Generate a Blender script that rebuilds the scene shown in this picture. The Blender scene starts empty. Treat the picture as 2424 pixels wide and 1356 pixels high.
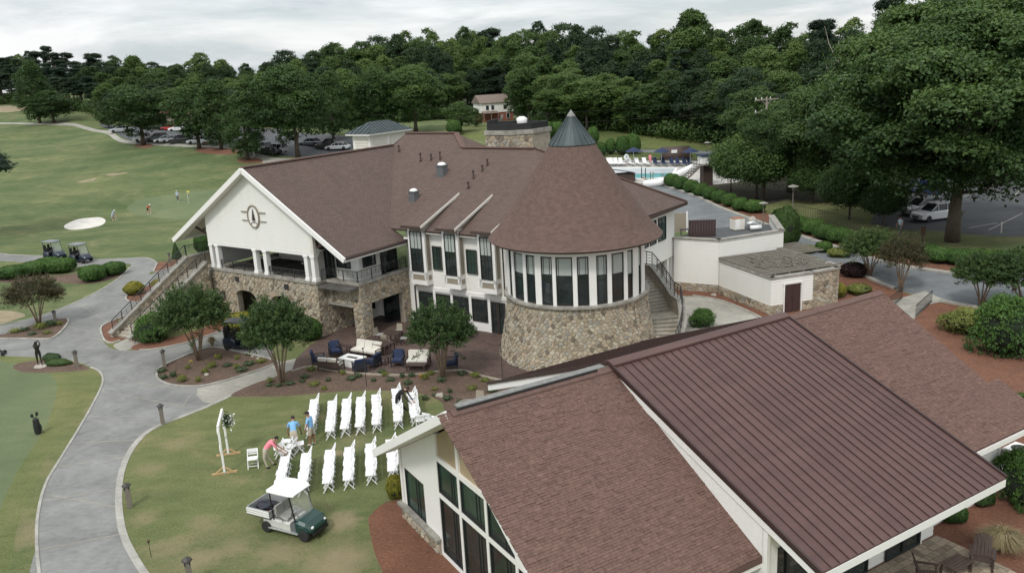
import bpy, math, random
import numpy as np
from math import sin, cos, pi, radians, hypot, atan2, sqrt
from mathutils import Vector, Matrix, geometry
random.seed(7); R0 = np.random.RandomState(11)
SC = bpy.context.scene; COL = SC.collection
# ---------------- camera ----------------
H, FPX, PIT, ROL = 17.0, 1963.0, radians(14.65), radians(3.0)
cam = bpy.data.objects.new('camera', bpy.data.cameras.new('camera')); COL.objects.link(cam)
cam.data.sensor_width = 36; cam.data.lens = 36 * FPX / 2424; cam.data.clip_start = .2; cam.data.clip_end = 6000
cp, sp, cr, sr = cos(PIT), sin(PIT), cos(ROL), sin(ROL)
RC = np.array([[cr, sr, 0], [-sr, cr, 0], [0, 0, 1]]) @ np.array([[1, 0, 0], [0, -sp, -cp], [0, cp, -sp]])
cam.matrix_world = Matrix([[RC[0][i], -RC[1][i], -RC[2][i], (0, 0, H)[i]] for i in range(3)] + [[0, 0, 0, 1]])
SC.camera = cam
# ---------------- overcast sky, weak broad sun from behind the camera ----------------
SUN_EL, SUN_AZ = 50, 205            # azimuth clockwise from +Y
W = bpy.data.worlds.new('World'); SC.world = W; W.use_nodes = True
nt = W.node_tree; nt.nodes.clear(); N = nt.nodes.new; L = nt.links.new
out = N('ShaderNodeOutputWorld'); sky = N('ShaderNodeTexSky'); sky.sky_type = 'NISHITA'; sky.sun_disc = False
sky.sun_elevation = radians(SUN_EL); sky.sun_rotation = radians(SUN_AZ)
b1 = N('ShaderNodeBackground'); b1.inputs[1].default_value = .10; L(sky.outputs[0], b1.inputs[0])
tc = N('ShaderNodeTexCoord'); sep = N('ShaderNodeSeparateXYZ'); L(tc.outputs['Generated'], sep.inputs[0])
def MN(op, a, b=None, c=None):
    n = N('ShaderNodeMath'); n.operation = op
    for i, x in enumerate((a, b, c)):
        if x is None: continue
        if isinstance(x, (int, float)): n.inputs[i].default_value = x
        else: L(x, n.inputs[i])
    return n.outputs[0]
el = MN('MAXIMUM', sep.outputs[2], 0.0)
dv = MN('ADD', el, .20)
cx = MN('DIVIDE', sep.outputs[0], dv); cy = MN('DIVIDE', sep.outputs[1], dv)
cmb = N('ShaderNodeCombineXYZ'); L(cx, cmb.inputs[0]); L(MN('MULTIPLY', cy, 1.2), cmb.inputs[1])
n1 = N('ShaderNodeTexNoise'); n1.inputs['Scale'].default_value = .85; n1.inputs['Detail'].default_value = 10; n1.inputs['Roughness'].default_value = .6; n1.inputs['Distortion'].default_value = .4
L(cmb.outputs[0], n1.inputs['Vector'])
rp = N('ShaderNodeValToRGB'); L(n1.outputs[0], rp.inputs[0]); e = rp.color_ramp.elements
e[0].position = .40; e[0].color = (.58, .64, .67, 1); e[1].position = .60; e[1].color = (.95, .96, .965, 1)
x = rp.color_ramp.elements.new(.5); x.color = (.76, .785, .805, 1)
b2 = N('ShaderNodeBackground'); L(rp.outputs[0], b2.inputs[0])
L(MN('MULTIPLY_ADD', MN('POWER', el, .8), .62, .86), b2.inputs[1])      # overcast sky: brighter overhead than at the horizon
n2 = N('ShaderNodeTexNoise'); n2.inputs['Scale'].default_value = .5; n2.inputs['Detail'].default_value = 4; L(cmb.outputs[0], n2.inputs['Vector'])
mr = N('ShaderNodeMapRange'); L(n2.outputs[0], mr.inputs[0]); mr.inputs[1].default_value = .38; mr.inputs[2].default_value = .58; mr.inputs[3].default_value = .72; mr.inputs[4].default_value = 1
mx = N('ShaderNodeMixShader'); L(mr.outputs[0], mx.inputs[0]); L(b1.outputs[0], mx.inputs[1]); L(b2.outputs[0], mx.inputs[2]); L(mx.outputs[0], out.inputs[0])
sd = bpy.data.lights.new('sun', 'SUN'); sd.energy = 1.5; sd.angle = radians(10); sd.color = (1, .965, .91)
so = bpy.data.objects.new('sun', sd); COL.objects.link(so)
dx = Vector((sin(radians(SUN_AZ)) * cos(radians(SUN_EL)), cos(radians(SUN_AZ)) * cos(radians(SUN_EL)), sin(radians(SUN_EL))))
so.rotation_euler = dx.to_track_quat('Z', 'Y').to_euler(); so.location = (0, -20, 60)
v = SC.view_settings; v.view_transform = 'Standard'; v.look = 'None'; v.gamma = 1; v.exposure = 0.22; v.use_curve_mapping = False
SC.cycles.use_denoising = True; SC.cycles.max_bounces = 6; SC.cycles.diffuse_bounces = 3; SC.cycles.transparent_max_bounces = 6
SC.cycles.use_adaptive_sampling = True; SC.cycles.adaptive_threshold = .02

# ---------------- terrain and pixel-ray helpers ----------------
def ss(a, b, x):
    t = np.clip((x - a) / (b - a), 0, 1); return t * t * (3 - 2 * t)
def sramp(x, w):      # softened max(0,x)
    return .5 * (x + np.sqrt(x * x + w * w)) - .5 * w * np.exp(-np.abs(x) / w)
def T(x, y):
    x = np.asarray(x, float); y = np.asarray(y, float)
    a = .11 * (sramp(y - 120, 8) - sramp(y - 165, 8))
    b = .082 * (sramp(y - 165, 8) - sramp(y - 320, 10)) * ss(35, 110, -x)
    c = .5 * ss(22, 30, x + .35 * (y - 60)) * ss(40, 62, y)
    und = (np.sin(x * .11 + 1) * np.sin(y * .09) * .6 + np.sin(x * .031 + y * .05) * .6 + .3 * np.sin(x * .21 + y * .06 + 2) * np.sin(y * .17)) * ss(72, 95, y) * ss(26, 45, -x)
    return a + b + c + und
def ray(px, py):
    d = RC.T @ np.array([(px - 1212) / FPX, (py - 678) / FPX, 1.]); return d / np.linalg.norm(d)
def gp(px, py, z=None):
    """the point of the ground (or of height z) seen at a pixel of the 2424 px photograph"""
    d = ray(px, py)
    if z is not None: t = (z - H) / d[2]; return Vector((d[0] * t, d[1] * t, z))
    t = np.linspace(12, 700, 1400); dz = H + d[2] * t - T(d[0] * t, d[1] * t)
    i = np.argmax(dz < 0)
    if i == 0: t0 = 700. if dz[0] > 0 else 12.
    else: t0 = t[i - 1] + (t[i] - t[i - 1]) * dz[i - 1] / (dz[i - 1] - dz[i])
    x, y = d[0] * t0, d[1] * t0; return Vector((x, y, float(T(x, y))))
def pyr(p):
    c = RC @ (np.array(p, float) - np.array([0, 0, H])); return 1212 + FPX * c[0] / c[2], 678 + FPX * c[1] / c[2]
def zt(x, y): return float(T(x, y))

# ---------------- objects ----------------
def put(o, parent=None, label=None, cat=None, group=None, kind=None):
    if o.name not in COL.objects: COL.objects.link(o)
    if parent: o.parent = parent
    for k, x in (('label', label), ('category', cat), ('group', group), ('kind', kind)):
        if x: o[k] = x
    return o
def thing(name, label, cat, loc=(0, 0, 0), rz=0, group=None):
    o = bpy.data.objects.new(name, None); o.empty_display_size = .2
    o.location = loc; o.rotation_euler = (0, 0, rz); return put(o, None, label, cat, group)
def dup(root, loc, rz=0, label=None, group=None, s=None):
    r = root.copy(); COL.objects.link(r); r.location = loc; r.rotation_euler = (0, 0, rz)
    if s is not None: r.scale = s if hasattr(s, '__len__') else (s, s, s)
    if label: r['label'] = label
    if group: r['group'] = group
    for c in list(root.children):
        d = c.copy(); COL.objects.link(d); d.parent = r
        for g in list(c.children):
            q = g.copy(); COL.objects.link(q); q.parent = d
    return r
class M:
    def __init__(s): s.v = []; s.f = []; s.m = []; s.t = []; s.uv = []
    def face(s, pts, m=0, t=.5, uv=None):
        b = len(s.v); s.v += [tuple(p) for p in pts]; s.f.append(tuple(range(b, b + len(pts)))); s.m.append(m); s.t.append(t); s.uv.append(uv)
    def mesh(s, v, f, m=0, t=.5):
        b = len(s.v); s.v += [tuple(p) for p in v]
        for q in f: s.f.append(tuple(b + i for i in q)); s.m.append(m); s.t.append(t); s.uv.append(None)
    def hull8(s, p, m=0, t=.5):     # 8 points: bottom 4, top 4
        s.mesh(p, [(3, 2, 1, 0), (4, 5, 6, 7), (0, 1, 5, 4), (1, 2, 6, 5), (2, 3, 7, 6), (3, 0, 4, 7)], m, t)
    def box(s, c, d, m=0, t=.5, rz=0):
        a, b, h = d[0] / 2, d[1] / 2, d[2] / 2; C, S = cos(rz), sin(rz)
        s.hull8([(c[0] + x * C - y * S, c[1] + x * S + y * C, c[2] + z) for z in (-h, h) for x, y in ((-a, -b), (a, -b), (a, b), (-a, b))], m, t)
    def b2(s, x0, x1, y0, y1, z0, z1, m=0, t=.5): s.box(((x0 + x1) / 2, (y0 + y1) / 2, (z0 + z1) / 2), (abs(x1 - x0), abs(y1 - y0), abs(z1 - z0)), m, t)
    def bar(s, p, q, w, h=None, m=0, t=.5, up=(0, 0, 1)):
        h = h or w; p, q = Vector(p), Vector(q); d = (q - p).normalized(); u = Vector(up)
        if abs(d.dot(u)) > .95: u = Vector((1, 0, 0))
        a = d.cross(u).normalized() * w / 2; b = a.cross(d).normalized() * h / 2
        s.hull8([p - a - b, p + a - b, q + a - b, q - a - b, p - a + b, p + a + b, q + a + b, q - a + b], m, t)
    def tube(s, pts, r, n=6, m=0, t=.5, cap=True):
        pts = [Vector(p) for p in pts]; k = len(pts); b = len(s.v)
        if not hasattr(r, '__len__'): r = [r] * k
        for i, p in enumerate(pts):
            d = (pts[min(i + 1, k - 1)] - pts[max(i - 1, 0)]).normalized()
            u = Vector((0, 0, 1)) if abs(d.z) < .9 else Vector((1, 0, 0))
            a = d.cross(u).normalized(); c = a.cross(d)
            for j in range(n): w = 2 * pi * j / n; s.v.append(tuple(p + (a * cos(w) + c * sin(w)) * r[i]))
        for i in range(k - 1):
            for j in range(n):
                j2 = (j + 1) % n; s.f.append((b + i * n + j, b + i * n + j2, b + (i + 1) * n + j2, b + (i + 1) * n + j)); s.m.append(m); s.t.append(t); s.uv.append(None)
        if cap:
            for q in (tuple(range(b + n - 1, b - 1, -1)), tuple(range(b + (k - 1) * n, b + k * n))): s.f.append(q); s.m.append(m); s.t.append(t); s.uv.append(None)
    def prism(s, poly, z0, z1, m=0, t=.5, mt=None):
        n = len(poly); b = len(s.v)
        f0 = (lambda i: z0) if not hasattr(z0, '__len__') else (lambda i: z0[i]); f1 = (lambda i: z1) if not hasattr(z1, '__len__') else (lambda i: z1[i])
        v = [(p[0], p[1], f0(i)) for i, p in enumerate(poly)] + [(p[0], p[1], f1(i)) for i, p in enumerate(poly)]
        s.mesh(v, [tuple(range(n))[::-1]] + [(i, (i + 1) % n, (i + 1) % n + n, i + n) for i in range(n)], m, t)
        s.mesh(v, [tuple(range(n, 2 * n))], m if mt is None else mt, t)
    def lathe(s, prof, c=(0, 0, 0), n=16, m=0, t=.5):
        b = len(s.v)
        for r, z in prof:
            for j in range(n): w = 2 * pi * j / n; s.v.append((c[0] + r * cos(w), c[1] + r * sin(w), c[2] + z))
        for i in range(len(prof) - 1):
            for j in range(n): j2 = (j + 1) % n; s.f.append((b + i * n + j, b + i * n + j2, b + (i + 1) * n + j2, b + (i + 1) * n + j)); s.m.append(m); s.t.append(t); s.uv.append(None)
        for q in (tuple(range(b + n - 1, b - 1, -1)), tuple(range(b + (len(prof) - 1) * n, b + len(prof) * n))): s.f.append(q); s.m.append(m); s.t.append(t); s.uv.append(None)
    def blob(s, c, r, n=10, k=7, m=0, t=.5, jit=0):
        b = len(s.v); r = r if hasattr(r, '__len__') else (r, r, r)
        for i in range(k + 1):
            a = pi * i / k
            for j in range(n):
                w = 2 * pi * j / n; q = 1 + random.uniform(-jit, jit); s.v.append((c[0] + r[0] * sin(a) * cos(w) * q, c[1] + r[1] * sin(a) * sin(w) * q, c[2] + r[2] * cos(a) * q))
        for i in range(k):
            for j in range(n): j2 = (j + 1) % n; s.f.append((b + (i + 1) * n + j, b + (i + 1) * n + j2, b + i * n + j2, b + i * n + j)); s.m.append(m); s.t.append(t); s.uv.append(None)
    def data(s, name, mats, smooth=False):
        me = bpy.data.meshes.new(name); me.from_pydata(s.v, [], s.f)
        for x in mats: me.materials.append(x)
        me.polygons.foreach_set('material_index', s.m)
        a = me.attributes.new('tint', 'FLOAT', 'FACE'); a.data.foreach_set('value', s.t)
        if any(u is not None for u in s.uv):
            uv = me.uv_layers.new(name='UVMap'); fl = []
            for f, u in zip(s.f, s.uv):
                for i in range(len(f)): fl += list(u[i]) if u is not None else [0, 0]
            uv.data.foreach_set('uv', fl)
        if smooth: me.polygons.foreach_set('use_smooth', [True] * len(s.f))
        me.update(); return me
    def build(s, name, mats, parent=None, smooth=False, **k):
        if not isinstance(mats, (list, tuple)): mats = [mats]
        return put(bpy.data.objects.new(name, s.data(name, mats, smooth)), parent, **k)
def B(name, m, parent, *boxes, **k):   # one part made of axis boxes (x0,x1,y0,y1,z0,z1)
    q = M()
    for b in boxes: q.b2(*b)
    return q.build(name, m, parent, **k)

# ---------------- materials ----------------
MT = {}
def nodes(name):
    m = bpy.data.materials.new(name); m.use_nodes = True; t = m.node_tree; t.nodes.clear(); MT[name] = m
    o = t.nodes.new('ShaderNodeOutputMaterial'); p = t.nodes.new('ShaderNodeBsdfPrincipled'); t.links.new(p.outputs[0], o.inputs[0]); return m, t, p, o
class G:
    def __init__(s, t): s.t = t; s.tc = None
    def n(s, k, **kw):
        x = s.t.nodes.new('ShaderNode' + k)
        for a, b in kw.items(): setattr(x, a, b)
        return x
    def l(s, a, b): s.t.links.new(a, b)
    def co(s, k='Object'):
        if not s.tc: s.tc = s.n('TexCoord')
        return s.tc.outputs[k]
    def noise(s, sc, det=4, ro=.5, vec=None, scale=None, dist=0):
        v = vec or s.co()
        if scale: mp = s.n('Mapping'); mp.inputs['Scale'].default_value = scale[:3]; mp.inputs['Rotation'].default_value = (0, 0, scale[3] if len(scale) > 3 else 0); s.l(v, mp.inputs[0]); v = mp.outputs[0]
        x = s.n('TexNoise'); x.inputs['Scale'].default_value = sc; x.inputs['Detail'].default_value = det; x.inputs['Roughness'].default_value = ro; x.inputs['Distortion'].default_value = dist; s.l(v, x.inputs['Vector']); return x.outputs[0]
    def rng(s, v, a, b, c=0, d=1):
        x = s.n('MapRange'); s.l(v, x.inputs[0])
        for i, q in enumerate((a, b, c, d)): x.inputs[i + 1].default_value = q
        return x.outputs[0]
    def mix(s, f, a, b, mode='MIX'):
        x = s.n('MixRGB', blend_type=mode)
        for i, q in enumerate((f, a, b)):
            if isinstance(q, (int, float)): x.inputs[i].default_value = q
            elif isinstance(q, (tuple, list)): x.inputs[i].default_value = tuple(q[:3]) + (1,)
            else: s.l(q, x.inputs[i])
        return x.outputs[0]
    def math(s, op, a, b=0.):
        x = s.n('Math', operation=op)
        for i, q in enumerate((a, b)):
            if isinstance(q, (int, float)): x.inputs[i].default_value = q
            else: s.l(q, x.inputs[i])
        return x.outputs[0]
    def ramp(s, f, stops):
        x = s.n('ValToRGB'); s.l(f, x.inputs[0]); e = x.color_ramp.elements
        e[0].position = stops[0][0]; e[0].color = tuple(stops[0][1]) + (1,); e[1].position = stops[-1][0]; e[1].color = tuple(stops[-1][1]) + (1,)
        for p, c in stops[1:-1]: y = x.color_ramp.elements.new(p); y.color = tuple(c) + (1,)
        return x.outputs[0]
    def bump(s, h, p, st=.3, d=.02):
        x = s.n('Bump'); x.inputs['Strength'].default_value = st; x.inputs['Distance'].default_value = d; s.l(h, x.inputs['Height']); s.l(x.outputs[0], p.inputs['Normal'])
    def tint(s): x = s.n('Attribute', attribute_name='tint'); return x.outputs['Fac']
def plain(name, c, ro=.6, var=.12, sc=3., metal=0, bump=0, bsc=40, spec=.5, streak=None, tint=0, dirt=None):
    m, t, p, o = nodes(name); g = G(t)
    n = g.noise(sc, 5, .6, scale=streak)
    a = tuple(x * (1 - var) for x in c); b = tuple(min(1, x * (1 + var)) for x in c)
    col = g.mix(g.rng(n, .3, .7), a, b)
    if tint: col = g.mix(1., col, g.ramp(g.tint(), [(0, (1 - tint,) * 3), (1, (1 + tint,) * 3)]), 'MULTIPLY')
    if dirt: col = g.mix(g.rng(g.noise(sc * .35, 6, .7), .52, .75, 0, dirt[1]), col, dirt[0])
    g.l(col, p.inputs['Base Color']); p.inputs['Roughness'].default_value = ro; p.inputs['Metallic'].default_value = metal; p.inputs['Specular IOR Level'].default_value = spec
    if bump: g.bump(g.noise(bsc, 4, .6), p, bump, .02)
    return m
def shingle_mat(name, a, b, c, sc=1., bump=.5, row=.145, w=.32):
    m, t, p, o = nodes(name); g = G(t); uv = g.co('UV')
    br = g.n('TexBrick'); g.l(uv, br.inputs['Vector']); br.inputs['Scale'].default_value = 1; br.inputs['Brick Width'].default_value = w; br.inputs['Row Height'].default_value = row
    br.inputs['Mortar Size'].default_value = .012; br.inputs['Mortar Smooth'].default_value = .3; br.inputs['Color1'].default_value = (0, 0, 0, 1); br.inputs['Color2'].default_value = (1, 1, 1, 1); br.inputs['Mortar'].default_value = (.5, .5, .5, 1)
    col = g.ramp(br.outputs['Color'], [(0, a), (.5, b), (1, c)])
    big = g.noise(.5, 5, .65, vec=uv, scale=(1, .35, 1)); col = g.mix(1., col, g.ramp(big, [(.3, (.92, .93, .94)), (.7, (1.07, 1.05, 1.04))]), 'MULTIPLY')
    col = g.mix(g.math('MULTIPLY', br.outputs['Fac'], .75), col, tuple(x * .35 for x in a))
    fine = g.noise(60, 2, .5, vec=uv); col = g.mix(1., col, g.ramp(fine, [(.3, (.82,) * 3), (.7, (1.18,) * 3)]), 'MULTIPLY')
    g.l(col, p.inputs['Base Color']); p.inputs['Roughness'].default_value = .88; p.inputs['Specular IOR Level'].default_value = .25
    g.bump(g.math('SUBTRACT', 1., br.outputs['Fac']), p, bump, .012); return m
shingle_mat('shingle', (.118, .083, .070), (.132, .094, .080), (.146, .105, .090))
plain('tab', (.152, .094, .077), .9, .22, 9, spec=.2, tint=.17, bump=.2, bsc=90)
plain('ridge_tab', (.14, .088, .075), .9, .15, 6, spec=.25, tint=.3)
plain('metal_brown', (.104, .058, .051), .5, .14, .7, metal=.0, tint=.07, spec=.35, streak=(3, .5, 1))
plain('metal_dark', (.045, .024, .022), .45, .1, 2)
plain('metal_green', (.052, .070, .073), .45, .22, 1.5, metal=.3, tint=.25)
plain('lead', (.20, .20, .185), .6, .25, 6)
def siding(name, c):
    m, t, p, o = nodes(name); g = G(t)
    st = g.noise(1.3, 6, .7, scale=(1, 1, .3)); gr = g.noise(9, 3, .5, scale=(.4, .4, 3))
    col = g.mix(g.rng(st, .5, .85), c, tuple(x * y for x, y in zip(c, (.93, .92, .89)))); col = g.mix(g.rng(gr, .5, .9, 0, .35), col, tuple(x * .86 for x in c))
    g.l(col, p.inputs['Base Color']); p.inputs['Roughness'].default_value = .55; return m
siding('siding', (.80, .79, .745)); siding('white_trim', (.84, .83, .80)); siding('cream_trim', (.74, .71, .64))
plain('paint_panel', (.40, .31, .20), .7, .05, 2); plain('taupe', (.30, .26, .20), .7, .06, 3)
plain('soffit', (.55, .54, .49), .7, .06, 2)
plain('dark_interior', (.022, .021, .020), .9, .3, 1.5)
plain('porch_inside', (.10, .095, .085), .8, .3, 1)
plain('dark_frame', (.025, .026, .026), .4, .1, 4); plain('bronze_frame', (.045, .04, .036), .4, .1, 4)
plain('iron', (.035, .034, .034), .5, .2, 10); plain('dark_wood', (.065, .042, .034), .55, .3, 8, streak=(1, 1, 12)); plain('brown_door', (.055, .030, .028), .5, .15, 5)
plain('mortar', (.35, .305, .24), .9, .25, 2.5, bump=.5, bsc=30, dirt=((.15, .13, .10), .6))
plain('capstone', (.30, .285, .25), .85, .3, 2.2, bump=.4, bsc=12, dirt=((.10, .10, .085), .7))
def stone_mat():
    m, t, p, o = nodes('stone'); g = G(t)
    col = g.ramp(g.tint(), [(0, (.15, .125, .095)), (.12, (.28, .235, .17)), (.3, (.37, .31, .22)), (.45, (.42, .36, .27)), (.6, (.32, .30, .25)), (.75, (.42, .34, .245)), (.9, (.47, .43, .34)), (1, (.27, .26, .23))])
    col = g.mix(1., col, g.ramp(g.noise(6, 6, .7), [(.25, (.68, .70, .70)), (.5, (1, 1, 1)), (.75, (1.2, 1.15, 1.1))]), 'MULTIPLY')
    col = g.mix(g.rng(g.noise(1.1, 5, .6), .55, .8, 0, .45), col, (.16, .15, .125))
    g.l(col, p.inputs['Base Color']); p.inputs['Roughness'].default_value = .9; g.bump(g.noise(22, 4, .7), p, .55, .03)
stone_mat()
plain('step_stone', (.40, .365, .30), .85, .25, 3, bump=.3, bsc=20, dirt=((.16, .145, .12), .6))
plain('step_riser', (.20, .18, .15), .9, .3, 4)
def glass_mat(name, c, ro=.06, spec=.5):
    m, t, p, o = nodes(name); g = G(t); n = g.noise(.7, 3, .5); g.l(g.mix(g.rng(n, .35, .65), c, tuple(x * 2.2 + .004 for x in c)), p.inputs['Base Color']); p.inputs['Roughness'].default_value = ro; p.inputs['IOR'].default_value = 1.5; p.inputs['Specular IOR Level'].default_value = spec
    return m
glass_mat('glass', (.012, .018, .018), .04, .8); glass_mat('glass_green', (.014, .030, .024)); glass_mat('car_glass', (.012, .014, .016)); plain('blind', (.42, .46, .43), .35, .1, 2, streak=(1, 1, 14), spec=.6)
m, t, p, o = nodes('windscreen'); p.inputs['Base Color'].default_value = (.75, .8, .78, 1); p.inputs['Roughness'].default_value = .12; p.inputs['Alpha'].default_value = .32
plain('chair_white', (.84, .84, .84), .45, .03, 8); plain('white_plastic', (.82, .82, .81), .35, .04, 3); plain('fabric_white', (.80, .79, .76), .9, .05, 9, bump=.2, bsc=20)
plain('cushion', (.66, .63, .56), .9, .08, 8, bump=.3, bsc=14); plain('navy', (.022, .036, .085), .85, .2, 8, bump=.3, bsc=20); plain('navy_frame', (.02, .024, .036), .6, .2, 5)
plain('rubber', (.02, .02, .02), .8, .2, 10); plain('rim', (.55, .55, .54), .4, .1, 10, metal=.5); plain('green_paint', (.010, .046, .038), .28, .12, 2, spec=.6); plain('cart_body', (.55, .55, .51), .5, .08, 4); plain('alu', (.55, .57, .57), .4, .1, 6, metal=.5)
plain('black_plastic', (.018, .018, .019), .5, .25, 6); plain('cart_navy', (.018, .028, .045), .35, .2, 4); plain('seat_grey', (.30, .30, .28), .7, .1, 6); plain('red_cloth', (.35, .05, .05), .9, .15, 6)
plain('weathered_wood', (.19, .17, .14), .9, .3, 7, streak=(1, 1, 8), bump=.3); plain('pine_wood', (.50, .33, .17), .7, .15, 8, streak=(8, 1, 1)); plain('bronze', (.035, .033, .026), .45, .3, 6, metal=.4)
plain('skin', (.42, .235, .165), .6, .06, 9); plain('tan_skin', (.32, .16, .105), .6, .06, 9); plain('pink_shirt', (.80, .24, .30), .85, .08, 6); plain('blue_shirt', (.22, .46, .74), .85, .08, 6); plain('khaki', (.46, .41, .32), .85, .08, 6); plain('black_cloth', (.018, .016, .018), .9, .2, 6); plain('hair', (.02, .015, .012), .7, .2, 20); plain('shoe', (.02, .018, .016), .5, .2, 9); plain('white_cloth', (.75, .76, .78), .8, .05, 9); plain('orange_cloth', (.60, .14, .06), .85, .08, 9); plain('pale_blue', (.42, .52, .62), .85, .08, 9)
plain('bark', (.10, .078, .060), .95, .35, 4, streak=(3, 3, .6), bump=.6, bsc=9); plain('myrtle_bark', (.24, .175, .12), .8, .3, 4, streak=(2, 2, .5)); plain('dead_bark', (.30, .27, .22), .9, .2, 5)
plain('brick_red', (.26, .09, .06), .85, .25, 6, tint=.3); plain('house_roof', (.19, .145, .12), .85, .15, 2); plain('red_roof', (.20, .068, .05), .85, .15, 2)
plain('rock', (.40, .36, .31), .9, .3, 4, bump=.4); plain('terracotta', (.30, .13, .08), .8, .2, 4); plain('sign_brown', (.09, .05, .03), .7, .2, 6); plain('wood_chair', (.055, .034, .028), .6, .25, 8)
for n_, c_ in dict(car_white=(.72, .73, .74), car_silver=(.42, .44, .45), car_black=(.018, .019, .021), car_grey=(.13, .14, .15), car_red=(.42, .03, .025), car_blue=(.02, .05, .17)).items(): plain(n_, c_, .22, .03, 2, spec=.7)
m, t, p, o = nodes('pool_water'); g = G(t); wn = g.noise(1.2, 4, .5, scale=(1, 2.5, 1)); g.l(g.mix(g.rng(wn, .35, .65), (.10, .46, .50), (.28, .66, .68)), p.inputs['Base Color']); p.inputs['Roughness'].default_value = .12; g.bump(g.noise(5, 3), p, .15, .05)

def leaf_mat(name, stops, trans=.25, ro=.55, vary=.35):
    m, t, p, o = nodes(name); g = G(t)
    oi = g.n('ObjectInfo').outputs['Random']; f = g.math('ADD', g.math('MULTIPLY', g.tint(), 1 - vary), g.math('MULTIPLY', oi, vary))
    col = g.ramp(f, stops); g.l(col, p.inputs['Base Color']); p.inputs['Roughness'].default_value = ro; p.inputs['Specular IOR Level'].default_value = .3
    tr = g.n('BsdfTranslucent'); g.l(g.mix(1., col, (1.25, 1.3, .7), 'MULTIPLY'), tr.inputs[0]); mx = g.n('MixShader'); mx.inputs[0].default_value = trans; g.l(p.outputs[0], mx.inputs[1]); g.l(tr.outputs[0], mx.inputs[2]); g.l(mx.outputs[0], o.inputs[0]); return m
leaf_mat('leaf_forest', [(0, (.018, .036, .014)), (.3, (.036, .068, .020)), (.55, (.064, .114, .030)), (.8, (.105, .165, .042)), (1, (.15, .205, .058))], vary=.5)
leaf_mat('leaf_forest_light', [(0, (.030, .056, .018)), (.4, (.056, .102, .028)), (.7, (.092, .150, .040)), (1, (.14, .20, .06))], vary=.4)
leaf_mat('leaf_forest_dark', [(0, (.012, .026, .014)), (.5, (.028, .055, .024)), (1, (.055, .095, .036))], vary=.4)
leaf_mat('leaf_pine', [(0, (.014, .028, .018)), (.5, (.026, .048, .028)), (1, (.045, .075, .036))], vary=.4)
leaf_mat('leaf_dark', [(0, (.020, .042, .015)), (.5, (.050, .096, .027)), (1, (.110, .178, .044))])
leaf_mat('leaf_big', [(0, (.016, .034, .014)), (.4, (.036, .072, .024)), (.65, (.060, .110, .032)), (1, (.105, .165, .045))], vary=.12)
leaf_mat('leaf_myrtle', [(0, (.026, .052, .020)), (.5, (.062, .110, .036)), (.88, (.125, .170, .055)), (1, (.18, .15, .07))], vary=.25)
leaf_mat('leaf_myrtle_brown', [(0, (.035, .04, .022)), (.5, (.075, .075, .038)), (1, (.13, .085, .045))], vary=.1)
leaf_mat('leaf_box', [(0, (.022, .055, .018)), (.5, (.055, .12, .028)), (1, (.13, .23, .05))], vary=.25)
leaf_mat('leaf_yellow', [(0, (.06, .09, .02)), (.45, (.20, .21, .035)), (1, (.42, .36, .06))], vary=.1)
leaf_mat('leaf_lime', [(0, (.07, .11, .03)), (.5, (.17, .20, .05)), (1, (.30, .31, .09))], vary=.15)
leaf_mat('leaf_blue', [(0, (.04, .065, .035)), (.5, (.08, .12, .06)), (1, (.14, .19, .10))], vary=.1)
leaf_mat('leaf_straw', [(0, (.16, .13, .07)), (.5, (.30, .25, .14)), (1, (.42, .36, .22))], vary=.1)
leaf_mat('leaf_maroon', [(0, (.018, .010, .011)), (1, (.05, .022, .022))], vary=.1)
leaf_mat('flower_orange', [(0, (.45, .13, .01)), (1, (.75, .32, .02))], 0, vary=.1); leaf_mat('flower_white', [(0, (.6, .62, .55)), (1, (.85, .85, .8))], 0, vary=.1); leaf_mat('flower_yellow', [(0, (.55, .45, .05)), (1, (.75, .65, .12))], 0, vary=.1)
plain('shrub_core', (.012, .02, .010), 1, .2, 2)  # near-black colour for the shaded inside of shrubs

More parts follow.
